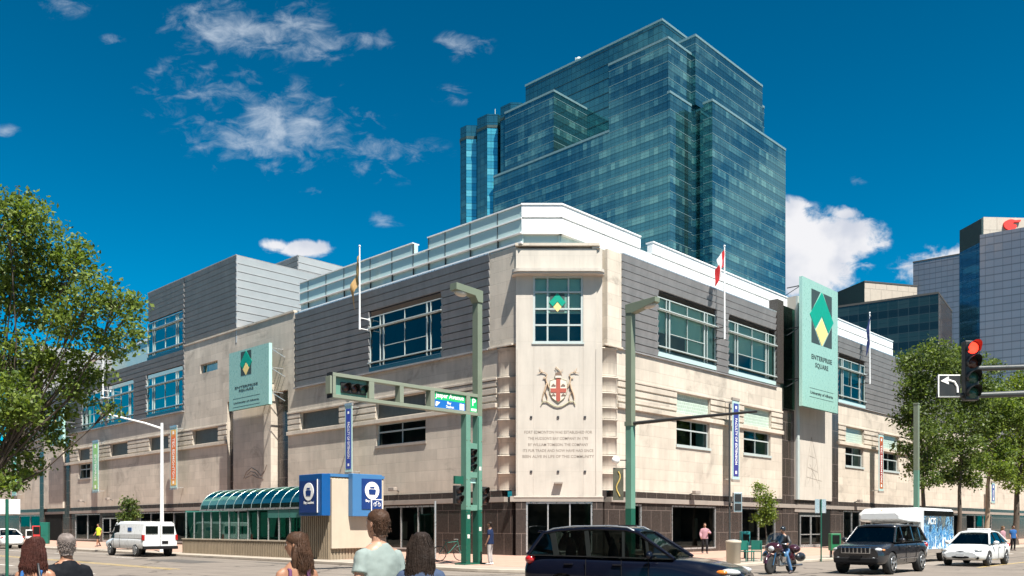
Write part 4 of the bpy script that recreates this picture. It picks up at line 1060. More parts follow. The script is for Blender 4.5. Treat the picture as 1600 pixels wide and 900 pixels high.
# flagpoles and flags
mat('flag_red', (.60, .03, .035), .7, trans=.3); mat('flag_white', (.75, .75, .75), .7, trans=.3); mat('flag_gold', (.42, .26, .10), .7, trans=.3); mat('flag_navy', (.015, .03, .12), .7, trans=.3)
def flagpole(fr, x, yt, yb_, label, b=.75):
    a = fr.pa(x, b); ct, cb = fr.pc(x, yt, b), fr.pc(x, yb_, b)
    t = thing('flagpole', label, 'flagpole', tuple(fr(a, b, cb)), group='white wall flagpoles')
    mb = MB(fr); mb.tube([(a, b, cb), (a, b, ct)], [.065, .04], 8); mb.ball((a, b, ct + .06), .07); mb.build('pole', 'white_panel', t)
    mb = MB(fr)
    for z in (cb + .08, cb + .75): mb.bar((a, b, z), (a, .05, z), .05); mb.box(a - .07, a + .07, .02, .08, z - .09, z + .09); mb.cut()
    mb.build('bracket', 'dark_frame' if fr is FR_ else 'white_panel', t)
    return a, b, ct, cb
def flag(fr, a, b, ct, h, w, mats_, label, lean, drop=.55, sgn=1):
    """hanging cloth with folds; the hoist is on the pole"""
    mb = MB(fr); nx, nz_ = 12, 10; pts = []
    for i in range(nx + 1):
        u = i / nx
        for j in range(nz_ + 1):
            v = j / nz_
            x = sgn * (.06 + w * (u * .55) * (1 - .25 * v)); z = ct - h * v * .8 - drop * h * (u ** 1.3) * 1.5
            y = .16 * math.sin(u * 9 + v * 2.0) * u ** .5 + .05 * math.sin(u * 17 + v * 5)
            pts.append((a + x, b + y, z))
    n = nz_ + 1
    for i in range(nx):
        mi = mats_[1][i * len(mats_[1]) // nx]
        mb._add([pts[i * n + j + o] for j in range(nz_) for o in (0, 1)] + [pts[(i + 1) * n + j + o] for j in range(nz_) for o in (0, 1)],
                [(2 * j, 2 * nz_ + 2 * j, 2 * nz_ + 2 * j + 1, 2 * j + 1) for j in range(nz_)], mi, None, True)
    o = mb.build('flag', mats_[0]); tag(o, label, 'flag'); return o
a, b, ct, cb = flagpole(FL, 562, 386, 515, 'white flagpole with gold flag on the dark west cladding')
flag(FL, a, b, ct - .5, 1.5, 1.5, (['flag_gold', 'flag_white'], [0, 0, 0, 0]), 'furled gold flag on the west wall pole', 0, 1.0, sgn=1)
a, b, ct, cb = flagpole(FR_, 1132, 386, 530, 'white flagpole with red and white flag on the avenue wall')
flag(FR_, a, b, ct - .15, 1.25, 2.0, (['flag_red', 'flag_white'], [0, 1, 1, 0]), 'red and white national flag hanging from the avenue flagpole', 0, .8, sgn=-1)
a, b, ct, cb = flagpole(FR_, 1359, 490, 600, 'white flagpole with navy flag near the avenue trees')
flag(FR_, a, b, ct - .2, 1.6, 1.0, (['flag_navy'], [0]), 'navy blue flag hanging from the far avenue flagpole', 0, .9, sgn=-1)
flagpole(FL, 161, 556, 622, 'bare white flagpole on the west wall behind the tree')
# wall lights / cameras
def wall_light(fr, x, y, label):
    a, c = fr.px(x, y, .3); t = thing('wall_floodlight', label, 'floodlight', tuple(fr(a, .3, c)), group='floodlights on the stone walls')
    mb = MB(fr); mb.bar((a, 0, c - .1), (a, .35, c), .06); mb.build('arm', 'dark_frame', t)
    mb = MB(fr); mb.box(a - .28, a + .28, .35, .62, c - .09, c + .13); mb.build('lamp_head', 'grey_stone', t, bevel=.03)
for fr, x, y, l in ((FL, 617, 765, 'small floodlight low on the west wall near the corner'), (FL, 171, 780, 'small floodlight above the west shop doors'), (FR_, 1084, 770, 'small floodlight above the avenue shop window'),
                    (FL, 128, 783, 'small floodlight left of the west shop doors'), (FR_, 1340, 783, 'small floodlight right of the avenue entrance')): wall_light(fr, x, y, l)
mb = MB(FC); mb.box(cx(866), cx(879), .0, .30, cz(756), cz(753.5)); mb.build('small_shelf', 'grey_stone', bld)

# ================================================================ underground station entrance
mat('concrete_ribbed', (.27, .215, .15), .85, var=.15, vs=1.2, bump=.3, bs=15, streak=.12)
mat('concrete_pale', (.47, .40, .31), .8, var=.06, bump=.15, bs=20, streak=.05)
mat('blue_dark', (.008, .035, .16), .35, var=.04); mat('blue_mid', (.004, .075, .25), .35, var=.04); mat('blue_light', (.05, .16, .34), .35, var=.04)
glass_mat('vault_glass', (.14, .36, .32), (.24, .52, .42), .6, .10, 1.45, .1, .22)
glass_mat('station_glass', (.16, .30, .26), (.7, 1, .9), .45, .03, 1.5)
mat('station_green', (.05, .19, .16), .5, metal=.2)
C0 = P(515, 822, 40.2); SF = Fr((C0.x, C0.y), dL, nL); SR = Fr((C0.x, C0.y), dR, nR)
st = thing('station_entrance', 'ribbed concrete station entrance with barrel vaulted teal glass canopy', 'station entrance', (C0.x, C0.y, .12))
HB, HT, WD = .92, 4.02, 3.15
E1 = SF.pa(470); E2 = SF.pa(312); E3 = SF.pa(290)
mb = MB(SF); mb.box(.02, E1, -WD, -.02, .1, HT)
n = int(E1 / .17)
for i in range(n): s = .02 + (E1 - .04) * i / n; mb.box(s + .03, s + .13, -.02, .03, .1, HT - .02)
for i in range(18): s = WD * i / 18; mb.box(s + .03, s + .13, -.03, .015, .1, HT - .03, 0, SR)
mb.build('ribbed_wall', 'concrete_ribbed', st)
mb = MB(SF); mb.box(E1 + .002, E3 + .4, -.28, -.02, .1, HB); mb.box(E1 + .002, E3 + .4, -WD, -WD + .26, .1, HB)
n = int((E3 + .4 - E1) / .17)
for i in range(n): s = E1 + (E3 + .4 - E1) * i / n; mb.box(s + .03, s + .13, -.02, .03, .1, HB - .02)
mb.build('ribbed_base', 'concrete_ribbed', st)
mb = MB(SF); mb.box(E1, E3 + .42, -.34, .05, HB + .002, HB + .07); mb.build('base_coping', 'concrete_pale', st)
mb = MB(SR); mb.box(.03, WD - .1, .02, .14, .64, 3.93); mb.build('pale_panel', 'concrete_pale', st, bevel=.02)
mb = MB(SF); mb.box(-.05, E1 + .02, -WD - .02, .06, HT + .002, HT + .14); mb.build('blue_header', 'blue_light', st)
# vault
def arch(a, r=1.56, h=1.15, n=14, off=0.0): return [(a, -.28 - r + .26 + (r + off) * math.cos(math.pi * i / n), 2.62 + (h + off) * math.sin(math.pi * i / n)) for i in range(n + 1)]
aa = [E1 + .05 + (E2 - E1 - .1) * i / 11 for i in range(12)]
mb = MB(SF)
for s0, s1 in zip(aa, aa[1:]):
    p, q = arch(s0), arch(s1)
    for i in range(14): mb.quad([p[i], q[i], q[i + 1], p[i + 1]])
mb.build('vault_glass', 'vault_glass', st)
mb = MB(SF)
for s in aa: mb.tube(arch(s, off=.005), .013, 5); mb.cut()
mb.build('vault_rib', 'alu', st)
mb = MB(SF); e = aa[-1]
mb.extr([(0, 0)] * 0 + [(x, y) for x, y in []], 0, 0) if False else None
q = arch(e); mb.quad([(e, y, z) for (_, y, z) in q]); mb.build('vault_end', 'vault_glass', st)
mb = MB(SF); mb.box(E1, E2, -.12, .03, 2.54, 2.64); mb.build('eaves_beam', 'alu', st)
mb = MB(SF); mb.box(E1, E2, -WD, -WD + .16, 2.50, 2.66); mb.build('rear_beam', 'station_green', st)
mb = MB(SF); mb.quad([(E1, -.05, 2.5), (E3, -.05, 2.5), (E3, -.05, HB + .07), (E1, -.05, HB + .07)]); mb.build('glass_wall', 'station_glass', st)
mb = MB(SF); mb.quad([(E1, -WD + .1, HB), (E3, -WD + .1, HB), (E3, -WD + .1, 2.5), (E1, -WD + .1, 2.5)]); mb.build('glass_wall', 'station_glass', st)
mb = MB(SF); mb.box(E3, E3 + .1, -WD, -.02, HB, 2.6); mb.build('end_wall', 'station_green', st)
mb = MB(SF)
for i in range(13):
    s = E1 + (E3 - E1) * i / 12; mb.box(s - .02, s + .02, -.09, .0, HB + .07, 2.5); mb.cut(); mb.box(s - .03, s + .03, -WD + .06, -WD + .14, HB, 2.5); mb.cut()
mb.build('mullion', 'alu', st)
mb = MB(SF); mb.box(E1 + .0, E1 + 3.1, -.15, .0, 2.12, 2.5); mb.build('door_header', 'station_green', st)
mb = MB(SF); mb.box(E1, E3, -WD + .2, -.3, .13, .2); mb.build('stair_floor', 'void', st)
mb = MB(SF); mb.box(E1 + 2, E1 + 2.2, -2.2, -1.2, .2, 1.6); mb.box(E1 + 3, E3 - .5, -1.7, -1.6, .2, 1.05); mb.build('handrail', 'alu', st)
# blue signs
def round_sign(fr, a, c, r, b, parent):
    mb = MB(fr); mb.extr([(a + r * math.cos(2 * math.pi * i / 28), c + r * math.sin(2 * math.pi * i / 28)) for i in range(28)], b, b + .02); mb.build('white_disc', 'letter_white', parent)
    s = r * .62; mb = MB(fr)
    mb.extr([(a - s * .7, c - s * .75), (a + s * .7, c - s * .75), (a + s * .85, c + s * .1), (a + s * .55, c + s * .25), (a - s * .55, c + s * .25), (a - s * .85, c + s * .1)], b + .02, b + .03)
    mb.box(a - s * .5, a + s * .5, b + .02, b + .03, c + s * .4, c + s * .7); mb.build('train_symbol', 'blue_dark', parent)
zt, zb = SF.pc(485, 741, .5), SF.pc(485, 806, .5)
o = thing('station_sign', 'blue box sign with white disc facing the street on the ribbed wall', 'sign', tuple(SF(.9, .3, zb)), group='blue station signs')
p0, p1 = SF.pa(503, .5), SF.pa(467, .5)
mb = MB(SF); mb.box(p0, p1, .03, .5, zb, zt); mb.build('sign_box', 'blue_mid', o, bevel=.02)
mb = MB(SF); mb.box(p0 + .3, p1 - .1, .5, .53, zb + .15, zt - .3); mb.build('sign_face', 'blue_dark', o)
mb = MB(SF); mb.box(p0 + .28, p0 + .33, .53, .56, zb + .15, zt - .25); mb.build('light_strip', 'letter_white', o)
am = (p0 + p1) / 2 + .08; round_sign(SF, am, zt - .82, .42, .53, o)
text('lettering', 'Bay Station', SF, am, .535, zb + .62, .19, 'letter_white', o, sign=-1, depth=.003)
q0, q1 = SR.pa(551, .5), SR.pa(597, .5); zt, zb = SR.pc(575, 741, .5), SR.pc(575, 807, .5)
o = thing('station_sign', 'light blue box sign with white disc on the pale panel', 'sign', tuple(SR(q0, .3, zb)), group='blue station signs')
mb = MB(SR); mb.box(q0, q1, .15, .5, zb, zt); mb.build('sign_box', 'blue_light', o, bevel=.02)
d0, d1 = SR.pa(565, .5), SR.pa(596, .5)
mb = MB(SR); mb.box(d0, d1 - .02, .5, .53, zb + .35, zt - .22); mb.build('sign_face', 'blue_dark', o)
am = (d0 + d1) / 2; round_sign(SR, am, zt - .78, .42, .53, o)
text('lettering', 'Bay Station', SR, am, .535, zb + .75, .17, 'letter_white', o, sign=1, depth=.003)
# bicycle plate hung beside it
o = thing('bicycle_parking_sign', 'small blue sign with white bicycle outline and white lower plate', 'sign', tuple(SR(d1, .56, zb)))
e0, e1 = SR.pa(580, .56), SR.pa(597.5, .56); zz = SR.pc(588, 780, .56)
mb = MB(SR); mb.box(e0, e1, .54, .57, zz - .62, zz); mb.build('plate', 'letter_white', o)
mb = MB(SR); mb.box(e0 + .04, e1 - .04, .57, .58, zz - .58, zz - .04); mb.build('blue_field', 'blue_dark', o)
mb = MB(SR); m_ = (e0 + e1) / 2
for s in (-1, 1): mb.tube([(m_ + s * .13 + .08 * math.cos(i * math.pi / 6), .585, zz - .26 + .08 * math.sin(i * math.pi / 6)) for i in range(13)], .012, 4)
mb.tube([(m_ - .13, .585, zz - .26), (m_ - .04, .585, zz - .12), (m_ + .08, .585, zz - .12), (m_ + .13, .585, zz - .26)], .012, 4); mb.build('bicycle_symbol', 'letter_white', o)
mb = MB(SR); mb.box(e0 + .1, e1, .54, .56, zz - 1.0, zz - .63); mb.build('lower_plate', 'letter_white', o)

# ================================================================ green signal gantry
mat('pole_green', (.11, .235, .18), .45, var=.06, vs=2); mat('pole_green_dark', (.008, .085, .055), .4, var=.1); mat('pole_olive', (.15, .18, .13), .5, var=.08)
mat('pole_pale', (.20, .225, .17), .5, var=.06); mat('black_housing', (.02, .02, .02), .45); mat('street_green', (.01, .42, .13), .4); mat('sign_blue', (.01, .12, .40), .4)
mat('lens_dark', (.06, .02, .015), .25); mat('lens_red', (1, .03, .015), .3, emit=2.2); mat('lens_dim_green', (.02, .07, .05), .25); mat('lamp_glass', (.45, .42, .36), .3)
gb = P(746, 822, 35.7); GF = Fr((gb.x, gb.y), (-dR[0], -dR[1]), nR)
g = thing('signal_gantry', 'pale green twin-post signal gantry with street name panel and lamp', 'traffic signal', (gb.x, gb.y, .12))
zsp = GF.pc(746, 797)
def post(a, ztop, mt='pole_green', topmt=None, zt2=None):
    mb = MB(GF); mb.box(a - .125, a + .125, -.16, .16, .12, zsp); mb.build('post_base', 'pole_green_dark', g, bevel=.01)
    mb = MB(GF); mb.box(a - .125, a + .125, -.16, .16, zsp + .001, ztop if not zt2 else zt2); mb.build('post', mt, g, bevel=.01)
    if topmt: mb = MB(GF); mb.box(a - .13, a + .13, -.17, .16, zt2, ztop); mb.build('upper_post', topmt, g, bevel=.01)
zA1, zA0 = GF.pc(748, 617.5), GF.pc(748, 651)
post(0, GF.pc(746, 458), topmt='pole_olive', zt2=zA0 - .002); post(.66, zA0 - .002)
mb = MB(GF); z = GF.pc(746, 457)
mb.extr([(-.14, z - .45), (-.14, z + .05), (1.35, z + .12), (1.35, z - .16), (.3, z - .22), (.14, z - .45)], -.2, .2); mb.build('lamp_arm', 'pole_olive', g, bevel=.01)
mb = MB(GF); mb.ball((.95, 0, z - .2), (.34, .18, .16)); mb.build('lamp_globe', 'lamp_glass', g)
aE = GF.pa(516); a_of = lambda x: GF.pa(x, .15)
def chord(a0, a1, c0, c1, mt='pole_pale', b0=-.15, b1=.15, nm='arm_frame'): mb = MB(GF); mb.box(a0, a1, b0, b1, c0, c1); mb.build(nm, mt, g, bevel=.008)
chord(-.14, aE, zA1 - .13, zA1); chord(-.14, aE, zA0, zA0 + .13)
for x0, x1 in ((516, 525), (577, 585), (625, 631), (673, 679.5), (729, 735), (748, 753)):
    s0, s1 = sorted((a_of(x0), a_of(x1))); chord(s0, s1, zA0 + .131, zA1 - .131)
mb = MB(GF); mb.box(aE, aE + .03, -.16, .16, zA0 - .01, zA1 + .01); mb.build('arm_end', 'black_housing', g)
s0, s1 = sorted((a_of(525), a_of(577))); mb = MB(GF); mb.box(s0, s1, -.08, .0, zA0 + .13, zA1 - .13); mb.build('signal_panel', 'pole_green', g)
def signal_head(par, fr, a, c, b, n=3, vertical=True, lit=None, s=.15, housing='black_housing', back=0, yellow=False):
    hz_ = .33 * s / .15; nm = n * hz_ / 2
    mb = MB(fr)
    if vertical: mb.box(a - s * 1.05, a + s * 1.05, b - .18, b, c - nm, c + nm)
    else: mb.box(a - nm, a + nm, b - .18, b, c - s * 1.1, c + s * 1.1)
    h = mb.build('signal_housing', housing, par, bevel=.02)
    if back: mb = MB(fr); mb.box(a - s - back, a + s + back, b - .03, b - .01, c - nm - back, c + nm + back); mb.build('backplate', 'black_housing', h)
    for i in range(n):
        q = (i - (n - 1) / 2) * hz_
        ca, cc = (a, c - q) if vertical else (a - q, c)
        m_ = 'lens_red' if lit == i else ['lens_dark', 'lens_dark', 'lens_dim_green'][min(i, 2)]
        mb = MB(fr); mb.lathe([(.001, .035), (s * .5, .028), (s * .85, .0), (s * .86, -.01)], (ca, b + .01, cc), 18, axis='b'); mb.build('lens', m_, h)
        # visor
        rings = []
        mb = MB(fr); pr = []
        for k in range(15):
            th = R(-35 + 250 * k / 14); pr.append((ca + s * .95 * math.cos(th), cc + s * .95 * math.sin(th)))
        for k in range(14):
            L_ = lambda k: .24 * (0.45 + .55 * math.sin(max(0, min(math.pi, R(-35 + 250 * k / 14)))))
            mb.quad([(pr[k][0], b, pr[k][1]), (pr[k][0], b + L_(k), pr[k][1]), (pr[k + 1][0], b + L_(k + 1), pr[k + 1][1]), (pr[k + 1][0], b, pr[k + 1][1])])
        mb.build('visor', 'black_housing', h)
am = a_of(556); signal_head(g, GF, am, (zA0 + zA1) / 2 - .02, .05, 3, False, s=.17)
# street name panel
s0, s1 = sorted((a_of(680), a_of(728))); zm = zA1 - .13 - (zA1 - zA0 - .26) * .48
mb = MB(GF); mb.box(s0, s1, -.02, .10, zm, zA1 - .13); mb.build('street_name_panel', 'street_green', g)
mb = MB(GF); mb.box(s0, s1, -.02, .10, zA0 + .13, zm - .002); mb.build('direction_panel', 'sign_blue', g)
text('lettering', 'Jasper Avenue', GF, (s0 + s1) / 2, .104, (zm + zA1 - .13) / 2 + .02, .27, 'letter_white', g, sign=-1, depth=.003, width=(s1 - s0) * .92)
text('lettering', 'Bay', GF, (s0 + s1) / 2 + .05, .104, zm - .09, .15, 'letter_white', g, sign=-1, depth=.003)
text('lettering', 'Station', GF, (s0 + s1) / 2, .104, zm - .24, .15, 'letter_white', g, sign=-1, depth=.003)
mb = MB(GF); mb.box(s0 + .06, s0 + .30, .10, .108, zA0 + .16, zm - .05); mb.build('white_square', 'letter_white', g)
mb = MB(GF); mb.extr([(s1 - .08, zm - .08), (s1 - .3, zm - .1), (s1 - .22, zm - .17), (s1 - .1, zm - .28), (s1 - .06, zm - .24)], .10, .108); mb.build('arrow', 'letter_white', g)
p0, p1 = sorted((a_of(736), a_of(747))); mb = MB(GF); mb.box(p0, p1, -.02, .10, zA0 + .14, zA1 - .14); mb.build('parking_panel', 'street_green', g)
text('lettering', 'P', GF, (p0 + p1) / 2, .104, (zA0 + zA1) / 2 + .08, .42, 'letter_white', g, sign=-1, depth=.003)
mb = MB(GF); mb.box(p0 + .05, p1 - .05, .10, .106, zA0 + .18, zA0 + .28); mb.build('white_bar', 'letter_white', g)
# rungs and heads between the posts
for y in (697, 742, 793): z = GF.pc(738, y); mb = MB(GF); mb.box(.141, .519, -.14, .14, z - .13, z + .10); mb.build('rung', 'pole_green', g, bevel=.008)
signal_head(g, GF, .33, GF.pc(738, 719), .05, 3, True, s=.135)
z = GF.pc(738, 750); mb = MB(GF); mb.box(.15, .51, .0, .05, z - .13, z + .13); mb.build('mint_plate', 'sign_edge', g)
for sgn, a in ((1, 1.15), (-1, -.02)):
    F2 = Fr(GF(a, .0, 0), (dL[0], dL[1]), nL)
    signal_head(g, GF, a + (.0 if sgn > 0 else -.28), GF.pc(738, 774), .12, 2, True, s=.17)
z = GF.pc(715, 750); mb = MB(GF); mb.box(.84, 1.3, -.05, .05, z - .16, z + .16); mb.build('green_plate', 'pole_green_dark', g)
mb = MB(GF); mb.box(-.3, 1.0, -.3, .3, .125, .18); mb.build('foot_plate', 'pole_green_dark', g)

# ================================================================ other poles
lp = P(985, 822, 36); LF = Fr((lp.x, lp.y), nR, (-dR[0], -dR[1]))
t = thing('street_lamp', 'green square street lamp pole behind the dark wagon with thin mast arm', 'street lamp', (lp.x, lp.y, .12))
z1, z2, z3 = LF.pc(985, 795), LF.pc(985, 662), LF.pc(985, 480)
for c0, c1, m_ in ((.12, z1, 'pole_green_dark'), (z1, z2, 'pole_green'), (z2, z3, 'pole_olive')): mb = MB(LF); mb.box(-.15, .15, -.15, .15, c0 + .001, c1); mb.build('post', m_, t, bevel=.01)
mb = MB(LF); mb.extr([(-.15, z3 - .25), (-.15, z3 + .1), (1.35, z3 + .18), (1.35, z3 - .02), (.2, z3 - .3)], -.17, .17); mb.build('lamp_arm', 'pole_olive', t, bevel=.01)
mb = MB(LF); mb.ball((.95, 0, z3 - .10), (.32, .16, .13)); mb.build('lamp_globe', 'lamp_glass', t)
mb = MB(LF); mb.tube([(.15, 0, z2 + .0), (2.5, -.5, z2 + .08), (5.2, -1.1, z2 + .14)], [.08, .07, .05], 8); mb.build('mast_arm', 'black_housing', t)
mb = MB(LF); mb.box(-.18, .18, -.18, .18, z2 - .1, z2 + .08); mb.build('collar', 'pole_olive', t)
gx = Vector(P(962, 719, 35.9)); mb = MB(); mb.ball(tuple(gx), .17, 16, seg=12); mb.build('globe_light', 'letter_white', t)
mb = MB(); mb.bar(tuple(gx), (lp.x, lp.y, gx.z), .04); mb.bar((gx.x - .1, gx.y, gx.z - .35), (lp.x, lp.y, gx.z - .35), .04); mb.build('bracket', 'black_housing', t)
mat('pennant_cloth', (.06, .06, .04), .7, var=.6, vs=3); mb = MB(); b0 = P(966, 731, 35.9); mb.box(b0.x - .22, b0.x + .22, b0.y - .01, b0.y + .01, b0.z - 1.35, b0.z); mb.build('pennant', 'pennant_cloth', t)
mat('gold', (.5, .36, .10), .6); mb = MB(); mb.tube([(b0.x + .08 * math.sin(i * .9), b0.y - .015, b0.z - .15 - i * .13) for i in range(9)], .03, 5); mb.build('pennant_print', 'gold', t)

# tall white lamp by the van
a = FL.pa(253, 10.2); W0 = FL(a, 10.2, .12); t = thing('street_lamp', 'tall slim white street lamp with long arm above the van', 'street lamp', tuple(W0))
zt = FL.pc(253, 661, 10.2)
mb = MB(FL); mb.tube([(a, 10.2, .12), (a, 10.2, 1), (a, 10.2, zt)], [.15, .12, .085], 10); mb.build('post', 'white_panel', t)
mb = MB(FL); mb.tube([(a, 10.2, zt - .35), (a + .8, 10.9, zt - .0), (a + 2.6, 12.3, zt + .55)], [.07, .06, .05], 8); mb.build('lamp_arm', 'white_panel', t)
mb = MB(FL); mb.ball((a + 2.9, 12.5, zt + .6), (.45, .3, .09)); mb.build('lamp_head', 'grey_stone', t)
# signs on thin posts
def sign_post(x, yt, yb_, d, label, w, h, fr2=None, mt='alu', rz=0):
    o = P(x, 822, d); t = thing('sign_post', label, 'street sign', (o.x, o.y, 0)); z = EYE + (HZ - yt) / FPX * d
    mb = MB(); mb.tube([(o.x, o.y, 0), (o.x, o.y, z)], .035, 8); mb.build('post', 'pole_green_dark', t)
    f = Fr((o.x, o.y), (math.cos(rz), math.sin(rz)), (math.sin(rz), -math.cos(rz)))
    mb = MB(f); mb.box(-w / 2, w / 2, -.06, -.04, z - h, z); mb.build('sign_plate', mt, t, bevel=.005)
sign_post(11, 780, 803, 19, 'pale square sign plate on a dark post at the left edge', .5, .33, mt='white_panel', rz=.2)
sign_post(1283, 780, 803, 41, 'grey sign back on a green post near the avenue entrance', .62, .66, mt='alu', rz=.3)
# green pole with white crosswalk box
o = P(1140, 822, 40); t = thing('pedestrian_signal', 'pedestrian signal box on a thin dark pole by the avenue', 'traffic signal', (o.x, o.y, .12))
mb = MB(); mb.tube([(o.x, o.y, .12), (o.x, o.y, 7.4)], .045, 8); mb.build('post', 'dark_frame', t)
F2 = Fr((o.x + .3, o.y - .1), (1, 0), (0, -1)); c = F2.pc(1151, 785)
mb = MB(F2); mb.box(-.17, .22, -.15, .15, c - .46, c + .46); mb.build('signal_housing', 'alu', t, bevel=.02)
mb = MB(F2); mb.box(-.12, .17, .15, .17, c + .02, c + .38); mb.build('screen', 'black_housing', t); mb = MB(F2); mb.box(-.12, .17, .15, .17, c - .38, c - .06); mb.build('screen', 'black_housing', t)
mb = MB(F2); mb.box(-.3, -.17, -.03, .03, c - .03, c + .03); mb.build('bracket', 'dark_frame', t)
# green pole among the trees on the right
a = FR_.pa(1432, 9.4); o = FR_(a, 9.4, .12); t = thing('street_lamp', 'green street lamp pole rising through the right-hand trees', 'street lamp', tuple(o))
z1 = FR_.pc(1432, 735, 9.4); z2 = FR_.pc(1432, 632, 9.4)
mb = MB(FR_); mb.box(a - .14, a + .14, 9.26, 9.54, .12, z1); mb.build('post', 'pole_green', t, bevel=.01); mb = MB(FR_); mb.box(a - .14, a + .14, 9.26, 9.54, z1 + .001, z2); mb.build('upper_post', 'pole_olive', t, bevel=.01)
mb = MB(FR_); mb.box(a - .16, a + .16, 9.24, 9.56, z2, z2 + .08); mb.build('post_cap', 'pole_olive', t, bevel=.01)

# small hardware and wear on the posts
mat('sticker', (.55, .55, .5), .6); mat('rust', (.12, .05, .02), .9)
for c_, a_ in ((1.5, 0), (2.0, .66), (1.2, .66), (4.0, 0)):
    mb = MB(GF); mb.box(a_ - .07, a_ + .06, .161, .165, c_, c_ + .16); mb.build('sticker', 'sticker', g)
for a_ in (0, .66):
    for c_ in (.3, zsp - .1, zsp + .15, 3.6, 5.2):
        mb = MB(GF)
        for q in (-.09, .09): mb.ball((a_ + q, .165, c_), .018, 6, seg=4)
        mb.build('bolt_pair', 'rust', g)
mb = MB(GF); mb.tube([(.10, .17, .2), (.10, .175, 3), (.10, .17, 6.2)], .015, 5); mb.build('conduit', 'pole_green_dark', g)
# near signal on the right: red
D = 18.5; RF = Fr((0, D), (1, .0), (0, -1)); t = thing('red_traffic_signal', 'red traffic signal and left-turn sign on a dark mast arm at right', 'traffic signal', (13.2, D, .0))
ra, rc = RF.px(1515, 580)
signal_head(t, RF, ra, rc, .12, 4, True, lit=0, s=.145)
mat('amber_trim', (.45, .25, .03), .5)
sa0, sa1 = RF.pa(1464), RF.pa(1498); c0, c1 = RF.pc(1480, 621), RF.pc(1480, 586)
mb = MB(RF); mb.box(sa0, sa1, .02, .06, c0, c1); s_ = mb.build('turn_sign', 'letter_white', t); mb = MB(RF); mb.box(sa0 + .025, sa1, .06, .07, c0 + .025, c1 - .025); mb.build('sign_field', 'black_housing', s_)
m0, m1 = (sa0 + sa1) / 2, (c0 + c1) / 2
mb = MB(RF); pts = [(m0 + .17, m1 - .15), (m0 + .16, m1 - .02), (m0 + .10, m1 + .08), (m0 - .03, m1 + .12)]
mb.tube([(x, .072, y) for x, y in pts], [(.025, .025)] * 4, 6); mb.extr([(m0 - .19, m1 + .10), (m0 - .02, m1 + .2), (m0 - .02, m1 + .03)], .065, .08); mb.build('arrow', 'letter_white', s_)
mb = MB(RF); z = RF.pc(1550, 618); mb.tube([(sa0, 0, z + .0), (ra, 0, z), (13.2, 0, z + .12)], [.05, .06, .09], 8); mb.build('mast_arm', 'dark_frame', t)
mb = MB(RF); z = RF.pc(1560, 576); mb.tube([(ra + .1, 0, z), (13.2, 0, z + .1)], .06, 8); mb.build('upper_arm', 'dark_frame', t)
mb = MB(RF); mb.tube([(13.2, 0, 0), (13.2, 0, 6.4)], [.16, .12], 10); mb.build('post', 'dark_frame', t)

# ================================================================ pavement furniture
o = P(1146, 822, 36.4); t = thing('litter_bin', 'round tan concrete litter bin beside green chairs on the pavement', 'bin', (o.x, o.y, .12))
mb = MB(); c = (o.x, o.y, .12); mb.lathe([(.27, 0), (.29, .02), (.31, .85), (.33, .87), (.33, .95), (.3, .97)], c, 20); mb.build('bin_body', 'concrete_pale', t)
mb = MB(); mb.lathe([(.25, .97), (.2, 1.0), (.05, 1.02)], c, 16); mb.build('lid', 'alu', t)
mat('teal_plastic', (.02, .22, .23), .4); mat('green_metal', (.01, .12, .09), .45)
o = P(1164, 822, 42); t = thing('newspaper_box', 'turquoise newspaper box behind the litter bin', 'newspaper box', (o.x, o.y, .13), group='newspaper boxes')
mb = MB(); mb.box(o.x - .22, o.x + .22, o.y - .2, o.y + .2, .75, 1.45); mb.build('box_body', 'teal_plastic', t, bevel=.03)
mb = MB(); mb.box(o.x - .05, o.x + .05, o.y - .05, o.y + .05, .13, .75); mb.build('leg', 'dark_frame', t)
mb = MB(); mb.box(o.x - .15, o.x + .15, o.y - .215, o.y - .2, .95, 1.3); mb.build('window', 'void', t)
def cabinet(x, d, w, h, mt, label, leg=True, group=None, name='newspaper_box'):
    o = P(x, 822, d); t = thing(name, label, 'newspaper box' if group else 'cabinet', (o.x, o.y, .13), group=group)
    b = .35 if leg else .0
    mb = MB(); mb.box(o.x - w / 2, o.x + w / 2, o.y - .2, o.y + .2, .13 + b, .13 + h); mb.build('box_body', mt, t, bevel=.03)
    if leg:
        for s in (-1, 1): mb = MB(); mb.box(o.x + s * w * .35 - .03, o.x + s * w * .35 + .03, o.y - .1, o.y + .1, .13, .13 + b); mb.build('leg', 'dark_frame', t)
    mb = MB(); mb.box(o.x - w * .35, o.x + w * .35, o.y - .215, o.y - .2, .13 + b + (h - b) * .4, .13 + h - .08); mb.build('window', 'void' if leg else mt, t)
mat('red_plastic', (.55, .05, .05), .4); mat('green_plastic', (.02, .16, .07), .4)
cabinet(59, 76, .8, 1.6, 'red_plastic', 'red newspaper box on the west pavement near the dark opening', group='newspaper boxes')
cabinet(48, 76, .7, 1.25, 'white_panel', 'white newspaper box beside the red one on the west pavement', group='newspaper boxes')
cabinet(70, 76, .7, 1.9, 'green_metal', 'tall green utility cabinet beside the red newspaper box', leg=False, name='utility_cabinet')
cabinet(1304, 43, .5, 1.2, 'green_plastic', 'bright green newspaper box behind the dark suv', group='newspaper boxes')
